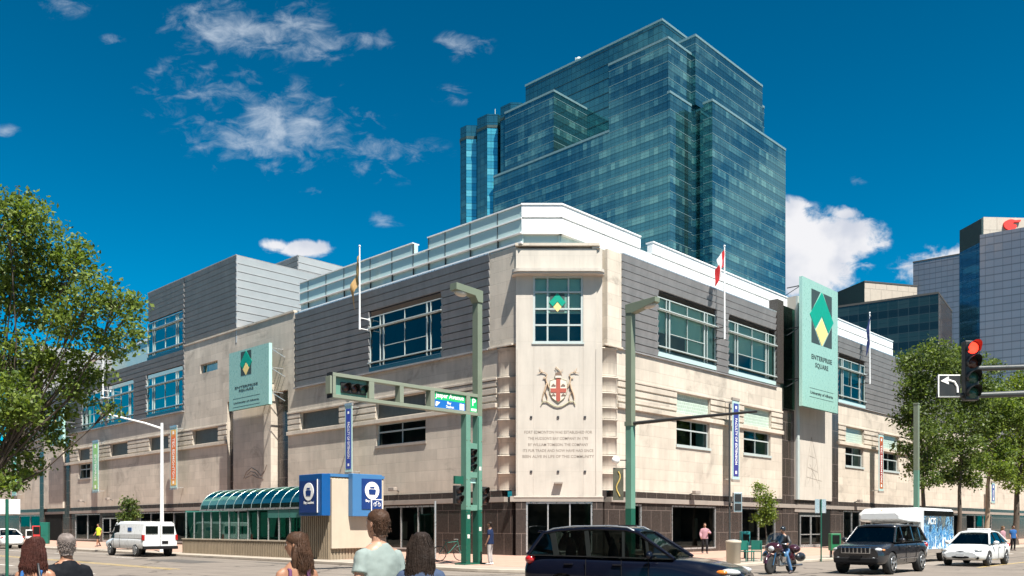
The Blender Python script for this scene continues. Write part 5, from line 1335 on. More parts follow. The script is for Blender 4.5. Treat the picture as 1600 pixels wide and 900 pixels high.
def chair(x, d, rz, label):
    o = P(x, 822, d); t = thing('patio_chair', label, 'chair', (o.x, o.y, .13), group='green patio chairs on the pavement')
    f = Fr((o.x, o.y), (math.cos(rz), math.sin(rz)), (math.sin(rz), -math.cos(rz)))
    mb = MB(f); mb.box(-.24, .24, -.24, .24, .55, .59); mb.build('seat', 'green_metal', t, bevel=.01)
    mb = MB(f); mb.box(-.24, .24, -.26, -.22, .62, 1.05); mb.build('backrest', 'green_metal', t, bevel=.01)
    for sx in (-1, 1):
        for sy in (-1, 1): mb = MB(f); mb.box(sx * .21 - .02, sx * .21 + .02, sy * .21 - .02, sy * .21 + .02, .13, .55 if sy > 0 else .95); mb.build('leg', 'green_metal', t)
chair(1167, 38.2, .4, 'left green patio chair beside the litter bin'); chair(1182, 38.8, -.3, 'right green patio chair behind the motorcycle')
o = P(1175, 822, 38.6)
def bicycle(x, d, rz, label):
    o = P(x, 822, d); t = thing('bicycle', label, 'bicycle', (o.x, o.y, .13)); f = Fr((o.x, o.y), (math.cos(rz), math.sin(rz)), (math.sin(rz), -math.cos(rz)))
    for s in (-.52, .52):
        mb = MB(f); mb.tube([(s + .33 * math.cos(i * math.pi / 12), 0, .47 + .33 * math.sin(i * math.pi / 12)) for i in range(25)], .02, 6, cap=False); w = mb.build('wheel', 'black_housing', t)
        mb = MB(f)
        for i in range(10): mb.tube([(s, 0, .47), (s + .32 * math.cos(i * math.pi / 5), 0, .47 + .32 * math.sin(i * math.pi / 5))], .004, 3)
        mb.build('spokes', 'alu', w)
    mb = MB(f)
    for p, q in (((-.52, 0, .47), (-.1, 0, .45)), ((-.52, 0, .47), (-.2, 0, .95)), ((-.1, 0, .45), (-.22, 0, 1.05)), ((-.1, 0, .45), (.36, 0, .92)), ((-.2, 0, .95), (.36, 0, 1.0)), ((.36, 0, 1.08), (.52, 0, .47))): mb.tube([p, q], .018, 6)
    mb.build('frame', 'green_metal', t)
    mb = MB(f); mb.box(-.34, -.1, -.06, .06, 1.05, 1.09); mb.build('saddle', 'black_housing', t)
    mb = MB(f); mb.tube([(.30, -.22, 1.1), (.36, 0, 1.1), (.30, .22, 1.1)], .014, 6); mb.build('handlebar', 'alu', t)
bicycle(703, 38.8, .5, 'green road bicycle parked by a post in front of the dark shop window')
o = P(680, 822, 41); mb = MB(); mb.tube([(o.x, o.y, .12), (o.x, o.y, 2.9)], .05, 8); tag(mb.build('steel_post', 'alu'), 'bare steel post beside the parked bicycle', 'post')
# ================================================================ trees
import numpy as np
def leaf_mat(name, c1, c2, tr=.35):
    m = bpy.data.materials.new(name); m.use_nodes = True; t = m.node_tree; t.nodes.clear(); N = NT(t); tr = .45
    g = N.n('ShaderNodeNewGeometry'); rnd = g.outputs['Random Per Island']
    nz = N.noise(g.outputs['Position'], .9, 3)
    f = N.m('ADD', N.m('MULTIPLY', rnd, .55), N.m('MULTIPLY', nz, .6))
    c = N.mix(N.ramp(f, .25, .85), (*c1, 1), (*c2, 1))
    p = N.n('ShaderNodeBsdfPrincipled'); N.put(p.inputs['Base Color'], c); p.inputs['Roughness'].default_value = .5; p.inputs['Specular IOR Level'].default_value = .35
    tr_ = N.n('ShaderNodeBsdfTranslucent', Color=N.mix(1.0, c, (1.1, 1.15, .5, 1), 'MULTIPLY'))
    mx = N.n('ShaderNodeMixShader', Fac=tr); t.links.new(p.outputs[0], mx.inputs[1]); t.links.new(tr_.outputs[0], mx.inputs[2])
    o = N.n('ShaderNodeOutputMaterial'); t.links.new(mx.outputs[0], o.inputs[0]); MATS[name] = m
leaf_mat('leaf_olive', (.055, .10, .018), (.19, .25, .05)); leaf_mat('leaf_dark', (.04, .07, .018), (.14, .19, .045)); leaf_mat('leaf_bright', (.08, .13, .018), (.21, .26, .045))
mat('bark', (.075, .058, .045), .9, var=.3, vs=6, bump=.5, bs=14, streak=.1); mat('bark_pale', (.28, .21, .15), .85, var=.3, vs=5, bump=.4)
def tree(name, label, base, lobes, nleaf, size, mt, trunk_r=.2, bark='bark', seed=1, group=None, stems=None, flat=.8):
    """lobes: (Vector centre, radius). Leaves crowd the outer shell of each lobe; limbs run from the trunk into every lobe"""
    rg = np.random.default_rng(seed); t = thing(name, label, 'tree', tuple(base), group=group); base = Vector(base)
    cen = sum((l[0] for l in lobes), Vector()) / len(lobes); low = min(l[0].z - l[1] for l in lobes)
    fork = Vector((base.x * .75 + cen.x * .25, base.y * .75 + cen.y * .25, max(base.z + 1.6, low - .2)))
    mb = MB(); mb.tube([tuple(base - Vector((0, 0, .05))), tuple(base + Vector((.02, 0, .5))), tuple(base * .5 + fork * .5 + Vector((.08, 0, 0))), tuple(fork)], [trunk_r * 1.35, trunk_r, trunk_r * .85, trunk_r * .7], 9)
    mid = fork * .45 + cen * .55; mb.tube([tuple(fork), tuple(mid), tuple(cen + Vector((0, 0, .4)))], [trunk_r * .7, trunk_r * .45, trunk_r * .15], 7)
    trunk = mb.build('trunk', bark, t)
    for c, r in lobes:
        k = rg.uniform(0, .6); s = fork * (1 - k) + cen * k; mb = MB(); m_ = s * .5 + c * .5 + Vector(rg.uniform(-.3, .3, 3)) - Vector((0, 0, .2 * r)); rr = trunk_r * .16
        mb.tube([tuple(s), tuple(m_), tuple(c)], [rr, rr * .6, rr * .25], 5)
        for _ in range(5):
            d = Vector(rg.normal(0, 1, 3)).normalized() * r * .85; mb.tube([tuple(m_ * .3 + c * .7), tuple(c + d * .5 + Vector((0, 0, .1))), tuple(c + d)], [rr * .35, rr * .2, .008], 4)
        mb.build('limb', bark, t)
    tot = sum(l[1] ** 1.6 for l in lobes); V = []; F = []
    allp = []
    for c, r in lobes:
        n = int(nleaf * r ** 1.6 / tot)
        # twig clusters
        nc = max(10, int(n / 22)); d = rg.normal(0, 1, (nc, 3)); d /= np.linalg.norm(d, axis=1)[:, None]
        rad = r * (rg.uniform(.12, 1, nc) ** .42) * (1 + .34 * np.sin(d[:, 0] * 5 + seed) * np.cos(d[:, 2] * 6 + seed)) 
        cl = np.array(c) + d * rad[:, None] * np.array((1, 1, flat))
        idx = rg.integers(0, nc, n); sp = rg.normal(0, 1, (n, 3)) * (r * .055 + size * 1.0) * np.array((1, 1, .7))
        allp.append(cl[idx] + sp)
    Pn = np.concatenate(allp); n = len(Pn)
    a = rg.normal(0, 1, (n, 3)); a /= np.linalg.norm(a, axis=1)[:, None]
    up = rg.normal(0, 1, (n, 3)) + np.array((0, 0, .9)); b = np.cross(a, up); b /= np.linalg.norm(b, axis=1)[:, None]
    s = size * rg.uniform(.5, 1.5, n)[:, None]
    quad = np.stack([Pn - a * s * .5, Pn + b * s * .30 + a * s * .05, Pn + a * s * .5, Pn - b * s * .30 + a * s * .05], 1).reshape(-1, 3) - np.array(base)
    me = bpy.data.meshes.new('crown'); me.vertices.add(4 * n); me.vertices.foreach_set('co', quad.ravel().astype(np.float32))
    me.loops.add(4 * n); me.loops.foreach_set('vertex_index', np.arange(4 * n, dtype=np.int32)); me.polygons.add(n)
    me.polygons.foreach_set('loop_start', np.arange(0, 4 * n, 4, dtype=np.int32)); me.polygons.foreach_set('loop_total', np.full(n, 4, dtype=np.int32))
    me.materials.append(MATS[mt]); me.update(calc_edges=True); me.validate()
    o = bpy.data.objects.new('crown', me); COL.objects.link(o); o.parent = t
    return t
def lob(lst, d, dv=1.0, seed=3):
    rg = random.Random(seed); out = []
    for x, y, r in lst:
        dd = d + rg.uniform(-dv, dv); out.append((P(x, y, dd), r * dd / FPX))
    return out
D = 24
tree('street_tree', 'large leafy tree with spreading boughs filling the left edge', (P(-75, 822, D).x, D, .0),
     lob([(15, 345, 55), (55, 375, 55), (35, 315, 28), (105, 420, 48), (125, 395, 24), (150, 452, 38), (188, 478, 30), (55, 470, 70), (120, 500, 45), (165, 540, 34), (200, 520, 24), (15, 560, 60), (75, 590, 45),
          (125, 610, 30), (150, 585, 25), (35, 640, 32), (15, 715, 34), (45, 730, 22), (218, 478, 16), (-60, 400, 100), (-70, 550, 100), (25, 620, 40), (20, 440, 60), (-20, 660, 50), (175, 640, 12), (5, 760, 22), (70, 660, 26), (95, 560, 40), (100, 640, 18), (30, 690, 26), (90, 690, 20), (25, 745, 22), (10, 650, 36), (55, 640, 26)], D, 1.4),
     31000, .12, 'leaf_olive', .24, seed=5)
GT = 'street trees along the avenue'
def rtree(x, b, lobes, n, size, mt, label, tr=.16, bark='bark', seed=1, dv=1.0):
    a = FR_.pa(x, b); o = FR_(a, b, .13); tree('street_tree', label, tuple(o), lob(lobes, o.y, dv, seed), n, size, mt, tr, bark, seed, GT)
rtree(1443, 8.6, [(1440, 575, 34), (1465, 558, 30), (1424, 560, 18), (1426, 605, 24), (1455, 620, 36), (1425, 655, 24), (1450, 680, 30), (1438, 725, 24), (1415, 700, 16), (1460, 715, 24), (1450, 750, 16), (1424, 640, 16)], 15000, .19, 'leaf_dark', 'dark green street tree nearest the avenue banner', .17, seed=11)
rtree(1497, 8.8, [(1500, 570, 34), (1490, 610, 36), (1520, 640, 34), (1480, 660, 34), (1510, 695, 26), (1475, 700, 20), (1535, 600, 22), (1548, 575, 14), (1500, 735, 26), (1480, 745, 16), (1520, 750, 14)], 15000, .20, 'leaf_dark', 'leafy street tree behind the red traffic signal', .17, seed=12)
rtree(1540, 8.6, [(1550, 625, 30), (1575, 650, 28), (1540, 670, 28), (1560, 705, 26), (1530, 720, 18), (1565, 735, 20)], 11000, .22, 'leaf_olive', 'street tree with a pale trunk near the white sedan', .2, 'bark_pale', seed=13)
rtree(1585, 8.6, [(1590, 620, 26), (1600, 665, 32), (1580, 700, 28), (1600, 730, 28), (1568, 735, 18), (1630, 640, 45), (1640, 700, 45), (1600, 600, 26), (1590, 755, 16)], 15000, .23, 'leaf_bright', 'yellow-green street tree at the right edge', .28, seed=14)
o = FR_(FR_.pa(1196, 8.8), 8.8, .13)
tree('young_tree', 'small young tree behind the motorcycle on the pavement', tuple(o), lob([(1192, 775, 15), (1186, 760, 8), (1197, 795, 16), (1190, 812, 13), (1204, 805, 10), (1205, 785, 8)], o.y, .3), 2600, .10, 'leaf_bright', .045, seed=21, group='young pavement trees')
o = FL(FL.pa(200, 9.6), 9.6, .13)
tree('young_tree', 'small young tree beside the white van', tuple(o), lob([(200, 786, 9), (206, 800, 11), (196, 808, 10), (203, 815, 8), (208, 790, 7)], o.y, .4), 1500, .16, 'leaf_dark', .06, seed=22, group='young pavement trees')

# ================================================================ vehicles
mat('paint_navy', (.003, .004, .010), .15, var=.02, coat=.15, spec=.3); mat('paint_black', (.022, .023, .027), .22, metal=.3, var=.03, coat=.8)
mat('paint_white', (.66, .67, .67), .3, var=.02, coat=.5); mat('rubber', (.018, .018, .018), .8); mat('rim_silver', (.42, .43, .44), .3, metal=.8); mat('chrome', (.6, .62, .65), .12, metal=1)
mat('car_glass', (.006, .008, .008), .05, var=.02, spec=.35); glass_mat('car_window', (.30, .36, .34), (.75, .85, .85), .8, .02, 1.5, .05, .07)
mat('lamp_clear', (.55, .57, .58), .1, spec=.9, coat=1, metal=.2); mat('lamp_red', (.35, .01, .01), .15, coat=1); mat('lamp_amber', (.6, .18, .02), .2, coat=1)
mat('trim_black', (.010, .010, .011), .8, spec=.2); mat('plate', (.5, .5, .5), .5); mat('seat_dark', (.03, .03, .03), .8)
def vol_fix(o):
    bm = bmesh.new(); bm.from_mesh(o.data); bmesh.ops.recalc_face_normals(bm, faces=bm.faces)
    if bm.calc_volume(signed=True) < 0: bmesh.ops.reverse_faces(bm, faces=bm.faces)
    bm.to_mesh(o.data); bm.free()
def apply_mods(o):
    dg = bpy.context.evaluated_depsgraph_get(); me = bpy.data.meshes.new_from_object(o.evaluated_get(dg))
    old = o.data; o.modifiers.clear(); me.name = old.name; o.data = me; bpy.data.meshes.remove(old)
def body_loft(t, st, paint, W, wheels, r, archr=1.14, name='body'):
    """st: (x, z_bottom, z_top, half width at sill, at waist, at top edge)"""
    mb = MB(); rings = []
    for x, zb, zt, ws, ww, wt in st:
        h = zt - zb
        half = [(ws * .9, zb), (ws, zb + h * .10), (ww, zb + h * .42), (ww * .995, zb + h * .70), (wt, zt - h * .06), (wt * .90, zt), (wt * .45, zt + .012)]
        rings.append([(x, y, z) for y, z in half] + [(x, -y, z) for y, z in half[::-1]])
    mb.ring(rings); o = mb.build(name, paint, t, local=True)
    bm = bmesh.new(); bm.from_mesh(o.data); bmesh.ops.recalc_face_normals(bm, faces=bm.faces); bm.to_mesh(o.data); bm.free()
    ss = o.modifiers.new('s', 'SUBSURF'); ss.levels = ss.render_levels = 2
    cut = MB()
    for x in wheels:
        for s in (-1, 1): cut.lathe([(r * archr, -.3), (r * archr, .3)], (x, s * W / 2, r), 28, axis='b', sm=False)
    c = cut.build('cut', 'trim_black', None)
    bm = bmesh.new(); bm.from_mesh(c.data); bmesh.ops.recalc_face_normals(bm, faces=bm.faces); bm.to_mesh(c.data); bm.free()
    b = o.modifiers.new('b', 'BOOLEAN'); b.operation = 'DIFFERENCE'; b.object = c; b.solver = 'EXACT'
    vol_fix(o); vol_fix(c); me_keep = o.data.copy(); lo, ro = Vector(t.location), t.rotation_euler.z
    o.parent = None; bpy.context.view_layer.update(); apply_mods(o)
    if max(abs(v.co.x) for v in o.data.vertices) < .0 or min(v.co.z for v in o.data.vertices if abs(v.co.x) < .8) > st[0][1] + 9 if any(abs(v.co.x) < .8 for v in o.data.vertices) else True:
        o.data = me_keep; ss = o.modifiers.new('s', 'SUBSURF'); ss.levels = ss.render_levels = 2
        b = o.modifiers.new('b', 'BOOLEAN'); b.operation = 'DIFFERENCE'; b.object = c; b.solver = 'FLOAT' if hasattr(bpy.types, 'X') else 'FAST'; bpy.context.view_layer.update(); apply_mods(o)
    o.parent = t
    bpy.data.objects.remove(c)
    for p in o.data.polygons: p.use_smooth = True
    try: o.data.set_sharp_from_angle(angle=R(35))
    except Exception: pass
    return o
def wheel(t, x, y, r, w=.22, spokes=5):
    s = 1 if y > 0 else -1; mb = MB()
    mb.lathe([(r * .62, -w / 2), (r * .93, -w / 2), (r, -w * .36), (r, w * .36), (r * .93, w / 2), (r * .62, w / 2)], (x, y - s * w * .45, r), 28, axis='b'); o = mb.build('wheel', 'rubber', t, local=True)
    mb = MB(); mb.lathe([(.001, s * .0), (r * .14, s * .0), (r * .18, -s * .03), (r * .5, -s * .07), (r * .62, -s * .01), (r * .66, -s * .02)], (x, y + s * (w * .06 + .012), r), 28, axis='b'); 
    mb.build('rim', 'trim_black', o, local=True)
    mb = MB()
    for k in range(spokes):
        th = 2 * math.pi * k / spokes + .3; mb.bar((x + r * .1 * math.cos(th), y + s * (w * .06 + .02), r + r * .1 * math.sin(th)), (x + r * .63 * math.cos(th), y + s * (w * .06 + .02), r + r * .63 * math.sin(th)), r * .16, .03, up=Vector((0, 1, 0)))
    mb.tube([(x + r * .64 * math.cos(i * math.pi / 12), y + s * (w * .06 + .02), r + r * .64 * math.sin(i * math.pi / 12)) for i in range(25)], r * .035, 5, cap=False)
    mb.lathe([(.001, s * .03), (r * .14, s * .03), (r * .16, -s * .01)], (x, y + s * (w * .06 + .012), r), 12, axis='b')
    mb.build('spoke_set', 'rim_silver', o, local=True); return o
def greenhouse(t, paint, pts, wb, wr, zroof, pillars, glass='car_glass', roof_t=.05, crown=.04, rails=False, prw=.06):
    """pts: side outline from front base up over the roof to the rear base [(x,z)...]; index 1..-2 are roof points"""
    n = len(pts); front, back = pts[0], pts[-1]
    zb = min(front[1], back[1])
    def half(z): k = (z - zb) / (zroof - zb); return wb + (wr - wb) * max(0, min(1, k))
    mb = MB()
    # side glass polygons (extruded hull) as one shell
    rings = []
    for s in (-1, 1): rings.append([(x, s * half(z), z) for x, z in pts])
    mb._add(rings[0] + rings[1], [tuple(range(n)), tuple(range(2 * n - 1, n - 1, -1))] + [(i, n + i, n + (i + 1) % n, (i + 1) % n) for i in range(n)])
    g_ = mb.build('windows', 'car_window' if n >= 6 else glass, t, local=True)
    if n >= 6:
        mb = MB(); mb.box(back[0] + .25, front[0] - .15, -wb + .04, wb - .04, zb - .12, zb - .06); mb.build('cabin_floor', 'seat_dark', t, local=True)
        for q in (.0, -.95):
            for s in (-1, 1):
                mb = MB(); mb.ball((pts[1][0] - .62 + q, s * .36, zb + .0), (.10, .22, .30), 12); mb.ball((pts[1][0] - .66 + q, s * .36, zb + .33), (.05, .13, .09), 10); mb.build('seat', 'seat_dark', t, local=True)
        mb = MB(); mb.ball((front[0] - .35, 0, front[1] - .02), (.25, wb * .9, .06), 12); mb.build('dashboard', 'trim_black', t, local=True)
    bm = bmesh.new(); bm.from_mesh(g_.data); bmesh.ops.recalc_face_normals(bm, faces=bm.faces); bm.to_mesh(g_.data); bm.free()
    # roof skin
    rp = pts[1:-1]; mb = MB(); rr = []
    for i, (x, z) in enumerate(rp):
        w = half(z) + .008; k = len(rp) - 1
        row = []
        for j in range(9):
            u = j / 8 * 2 - 1; row.append((x, u * w, z + .012 + crown * (1 - u * u)))
        rr.append(row)
    for i in range(len(rr) - 1):
        for j in range(8): mb.quad([rr[i][j], rr[i + 1][j], rr[i + 1][j + 1], rr[i][j + 1]])
    o = mb.build('roof', paint, t, local=True)
    bm = bmesh.new(); bm.from_mesh(o.data); bmesh.ops.remove_doubles(bm, verts=bm.verts, dist=.001); bmesh.ops.recalc_face_normals(bm, faces=bm.faces); bm.to_mesh(o.data); bm.free()
    so = o.modifiers.new('solid', 'SOLIDIFY'); so.thickness = roof_t; so.offset = 0
    for p in o.data.polygons: p.use_smooth = True
    # pillars and window frames
    for s in (-1, 1):
        for (x0, z0, x1, z1, w) in pillars:
            mb = MB(); mb.bar((x0, s * (half(z0) + .004), z0), (x1, s * (half(z1) + .004), z1), w, .03, up=Vector((0, 1, 0)) if False else Vector((0, s, 0))); mb.build('pillar', paint if w > .07 and paint != 'paint_navy' else 'void', t, local=True)
        mb = MB(); mb.tube([(x, s * (half(z) + .01), z + .01) for x, z in pts[1:-1]], .03, 6); mb.build('roof_edge', paint, t, local=True)
        # lower window line
        mb = MB(); mb.bar((front[0] - .05, s * (wb + .012), front[1]), (back[0] + .05, s * (wb + .012), back[1]), .035, .02); mb.build('window_trim', 'trim_black' if paint != 'paint_navy' else 'trim_black', t, local=True)
        mb = MB(); mb.tube([(front[0], s * (half(front[1])), front[1]), (pts[1][0], s * half(pts[1][1]), pts[1][1] + .01)], .04, 6); mb.build('windscreen_pillar', paint, t, local=True)
        mb = MB(); mb.tube([(back[0], s * (half(back[1])), back[1]), (pts[-2][0], s * half(pts[-2][1]), pts[-2][1] + .01)], .045, 6); mb.build('rear_pillar', paint, t, local=True)
    return half
def mirror(t, x, y, z, paint):
    s = 1 if y > 0 else -1
    for q in (-1, 1):
        mb = MB(); mb.ball((x, q * (abs(y) + .12), z), (.07, .12, .085), 12); mb.build('wing_mirror', paint, t, local=True)
def door_lines(t, xs, y, z0, z1, zh):
    for s in (-1, 1):
        for x in xs: mb = MB(); mb.box(x - .006, x + .006, s * y - .006, s * y + .006, z0, z1); mb.build('door_seam', 'trim_black', t, local=True)
def handles(t, xs, y, z, mt):
    for s in (-1, 1):
        for x in xs: mb = MB(); mb.box(x - .10, x + .10, s * y - .02, s * y + .03, z - .02, z + .02); mb.build('door_handle', mt, t, local=True, bevel=.01)

# --- navy wagon crossing close in front
cpos = (2.63, 18.1, 0); t = thing('parked_car', 'dark navy wagon with roof rails crossing in the foreground', 'car', cpos, rz=R(-25)); t.name = 'passing_car'
W = 1.78
body_loft(t, [(-2.28, .45, .95, .62, .68, .60), (-2.22, .28, 1.06, .76, .84, .72), (-1.9, .25, 1.10, .84, .89, .79), (-1.3, .24, 1.08, .86, .895, .82), (-.5, .22, 1.05, .86, .89, .83), (.5, .22, 1.03, .86, .89, .83),
              (1.0, .22, 1.05, .86, .89, .82), (1.35, .24, 1.02, .86, .89, .78), (1.8, .25, .95, .84, .885, .72), (2.15, .27, .86, .78, .84, .66), (2.30, .40, .74, .60, .68, .55)], 'paint_navy', W, (-1.35, 1.3), .34)
for x in (-1.35, 1.3):
    for s in (-1, 1): wheel(t, x, s * .86, .34)
hf = greenhouse(t, 'paint_navy', [(1.0, 1.05), (.22, 1.55), (-.05, 1.61), (-.75, 1.635), (-1.5, 1.60), (-1.86, 1.54), (-2.16, 1.09)], .80, .62, 1.63,
           [(-.04, 1.04, -.10, 1.60, .05), (.48, 1.05, .40, 1.44, .05), (-.78, 1.06, -.90, 1.62, .09), (-1.5, 1.08, -1.66, 1.585, .12)])
for s in (-1, 1):
    mb = MB(); mb.tube([(.12, s * .60, 1.60), (-.02, s * .60, 1.67), (-.4, s * .60, 1.70), (-1.2, s * .60, 1.69), (-1.65, s * .60, 1.64), (-1.8, s * .6, 1.58)], .022, 8); mb.build('roof_rail', 'rim_silver', t, local=True)
mb = MB(); mb.bar((-.2, -.6, 1.71), (-.2, .6, 1.71), .05, .03); mb.build('cross_bar', 'trim_black', t, local=True); mb = MB(); mb.bar((-1.2, -.6, 1.70), (-1.2, .6, 1.70), .05, .03); mb.build('cross_bar', 'trim_black', t, local=True)
mirror(t, .55, .86, 1.12, 'paint_navy'); door_lines(t, (.5, -.06, -.82), .893, .35, 1.02, 1); handles(t, (-.15, -1.2), .885, .92, 'paint_navy')
for s in (-1, 1):
    mb = MB(); mb.ball((2.02, s * .62, .80), (.24, .16, .075), 14); mb.build('headlight', 'lamp_clear', t, local=True); mb = MB(); mb.ball((1.92, s * .76, .80), (.12, .06, .05), 10); mb.build('indicator', 'lamp_amber', t, local=True)
    mb = MB(); mb.ball((-2.12, s * .74, 1.0), (.12, .12, .10), 12); mb.build('tail_light', 'lamp_red', t, local=True)
mb = MB(); mb.ball((2.25, 0, .68), (.06, .4, .1), 12); mb.build('grille', 'trim_black', t, local=True)
mb = MB(); mb.box(-2.06, -1.8, -.5, .5, 1.56, 1.60); mb.build('spoiler', 'paint_navy', t, local=True, bevel=.01)

# --- black suv, seven-slot grille
f0 = P(1338, 822, 30.2); ctr = Vector((f0.x, f0.y, 0)) + FR_.a * 2.3
t = thing('suv', 'black suv with seven-slot chrome grille driving on the avenue', 'car', (ctr.x, ctr.y, 0), rz=math.atan2(-dR[1], -dR[0]))
body_loft(t, [(-2.38, .50, 1.05, .70, .76, .68), (-2.3, .34, 1.14, .84, .90, .80), (-1.9, .30, 1.16, .90, .95, .85), (-1.2, .28, 1.14, .92, .965, .88), (0, .28, 1.12, .92, .96, .88), (.7, .28, 1.12, .92, .96, .88), (1.15, .28, 1.13, .92, .96, .86),
              (1.6, .30, 1.09, .92, .96, .82), (2.05, .32, 1.04, .90, .93, .78), (2.28, .34, 1.0, .84, .86, .74), (2.36, .42, .92, .74, .78, .68)], 'paint_black', 1.92, (-1.45, 1.46), .39, 1.13)
for x in (-1.45, 1.46):
    for s in (-1, 1): wheel(t, x, s * .94, .39, .25)
greenhouse(t, 'paint_black', [(1.12, 1.12), (.52, 1.64), (.2, 1.70), (-.8, 1.72), (-1.6, 1.69), (-1.85, 1.64), (-2.2, 1.16)], .87, .68, 1.72, [(.2, 1.12, .14, 1.70, .08), (-.8, 1.14, -.92, 1.71, .09), (-1.55, 1.15, -1.68, 1.68, .14)])
mirror(t, .85, .92, 1.20, 'paint_black'); door_lines(t, (.2, -.82), .963, .4, 1.1, 1); handles(t, (-.1, -1.05), .955, .98, 'chrome')
mb = MB(); mb.box(2.33, 2.39, -.52, .52, .74, .96); gr = mb.build('grille', 'chrome', t, local=True, bevel=.02)
for i in range(7): mb = MB(); y = (i - 3) * .142; mb.box(2.385, 2.398, y - .048, y + .048, .765, .94); mb.build('grille_slot', 'trim_black', gr, local=True)
for s in (-1, 1):
    mb = MB(); mb.ball((2.20, s * .69, .88), (.16, .17, .075), 14); mb.build('headlight', 'lamp_clear', t, local=True); mb = MB(); mb.ball((2.10, s * .87, .87), (.09, .05, .04), 10); mb.build('indicator', 'lamp_amber', t, local=True)
    mb = MB(); mb.lathe([(.001, .03), (.06, .03), (.07, 0)], (2.34, s * .62, .55), 12, axis='a'); mb.build('fog_light', 'lamp_clear', t, local=True)
    mb = MB(); mb.ball((-2.28, s * .78, .98), (.08, .12, .12), 10); mb.build('tail_light', 'lamp_red', t, local=True)
    mb = MB(); mb.bar((.9, s * .972, .55), (-.9, s * .972, .55), .05, .02); mb.build('side_moulding', 'chrome', t, local=True)
mb = MB(); mb.box(2.32, 2.40, -.78, .78, .40, .60); mb.build('bumper', 'trim_black', t, local=True, bevel=.04)
mb = MB(); mb.box(2.40, 2.41, -.2, .2, .55, .66); mb.build('lower_intake', 'trim_black', t, local=True)

# --- white sedan
def sedan(pos, rz, label, roofbar=False, name='sedan', group=None):
    t = thing(name, label, 'car', pos, rz=rz, group=group)
    body_loft(t, [(-2.22, .40, .90, .60, .66, .60), (-2.15, .28, .98, .76, .82, .70), (-1.7, .24, 1.00, .83, .87, .74), (-1.1, .22, .97, .85, .885, .80), (0, .20, .94, .85, .88, .82), (.7, .20, .93, .85, .88, .82), (1.05, .22, .93, .85, .88, .78),
              (1.5, .23, .86, .84, .88, .72), (1.95, .25, .76, .80, .84, .64), (2.2, .30, .68, .66, .72, .54), (2.26, .38, .60, .54, .60, .48)], 'paint_white', 1.76, (-1.3, 1.3), .32)
    for x in (-1.3, 1.3):
        for s in (-1, 1): wheel(t, x, s * .86, .32, .2)
    greenhouse(t, 'paint_white', [(1.08, .93), (.35, 1.38), (.05, 1.44), (-.6, 1.45), (-1.0, 1.40), (-1.72, 1.0)], .80, .56, 1.45, [(.0, .93, -.04, 1.44, .07), (-.9, .96, -.85, 1.41, .06)])
    mirror(t, .70, .84, .99, 'paint_white'); door_lines(t, (.02, -.85), .883, .3, .93, 1); handles(t, (-.25, -1.1), .875, .82, 'paint_white')
    for s in (-1, 1):
        mb = MB(); mb.ball((1.98, s * .62, .69), (.24, .17, .075), 14); mb.build('headlight', 'lamp_clear', t, local=True)
        mb = MB(); mb.lathe([(.001, .03), (.07, .03), (.08, -.05)], (2.18, s * .62, .38), 12, axis='a'); mb.build('fog_light', 'trim_black', t, local=True)
        mb = MB(); mb.ball((-2.1, s * .68, .85), (.1, .14, .08), 10); mb.build('tail_light', 'lamp_red', t, local=True)
    mb = MB(); mb.ball((2.20, 0, .40), (.10, .46, .07), 12); mb.build('lower_intake', 'trim_black', t, local=True); mb = MB(); mb.ball((2.17, 0, .62), (.08, .40, .05), 12); mb.build('grille', 'rim_silver', t, local=True)
    mb = MB(); mb.ball((2.19, 0, .62), (.075, .36, .03), 12); mb.build('grille_slot', 'trim_black', t, local=True)
    mb = MB(); mb.box(2.28, 2.30, -.16, .16, .42, .53); mb.build('number_plate', 'plate', t, local=True)
    if roofbar:
        mb = MB(); mb.box(-.5, -.2, -.45, .45, 1.50, 1.60); mb.build('roof_sign', 'plate', t, local=True, bevel=.03)
    return t
f0 = P(1501, 822, 36.2); ctr = Vector((f0.x, f0.y, 0)) + FR_.a * 2.2
sedan((ctr.x, ctr.y, 0), math.atan2(-dR[1], -dR[0]), 'white sedan with roof sign driving behind the black suv', True)
c = FL(FL.pa(6, 12.6), 12.6, 0); sedan(tuple(c), math.atan2(dL[1], dL[0]), 'white car far down the west street at left edge', name='parked_car')

# --- white van parked on the west street
c = FL(FL.pa(250, 12.4), 12.4, 0) + FL.a * 2.7
t = thing('van', 'white panel van parked on the west street, rear doors towards us', 'van', (c.x, c.y, 0), rz=math.atan2(dL[1], dL[0]))
body_loft(t, [(-2.72, .50, 1.0, .92, .95, .92), (-2.66, .42, 1.02, .95, .98, .96), (-1.5, .40, 1.04, .96, .99, .97), (.8, .40, 1.05, .96, .99, .97), (1.5, .40, 1.06, .96, .99, .94), (1.9, .40, 1.02, .95, .97, .86), (2.4, .42, .95, .92, .94, .80), (2.66, .45, .88, .84, .88, .74), (2.74, .52, .78, .74, .78, .7)], 'paint_white', 1.98, (-1.75, 1.75), .37)
for x in (-1.75, 1.75):
    for s in (-1, 1): wheel(t, x, s * .97, .37, .23, 8)
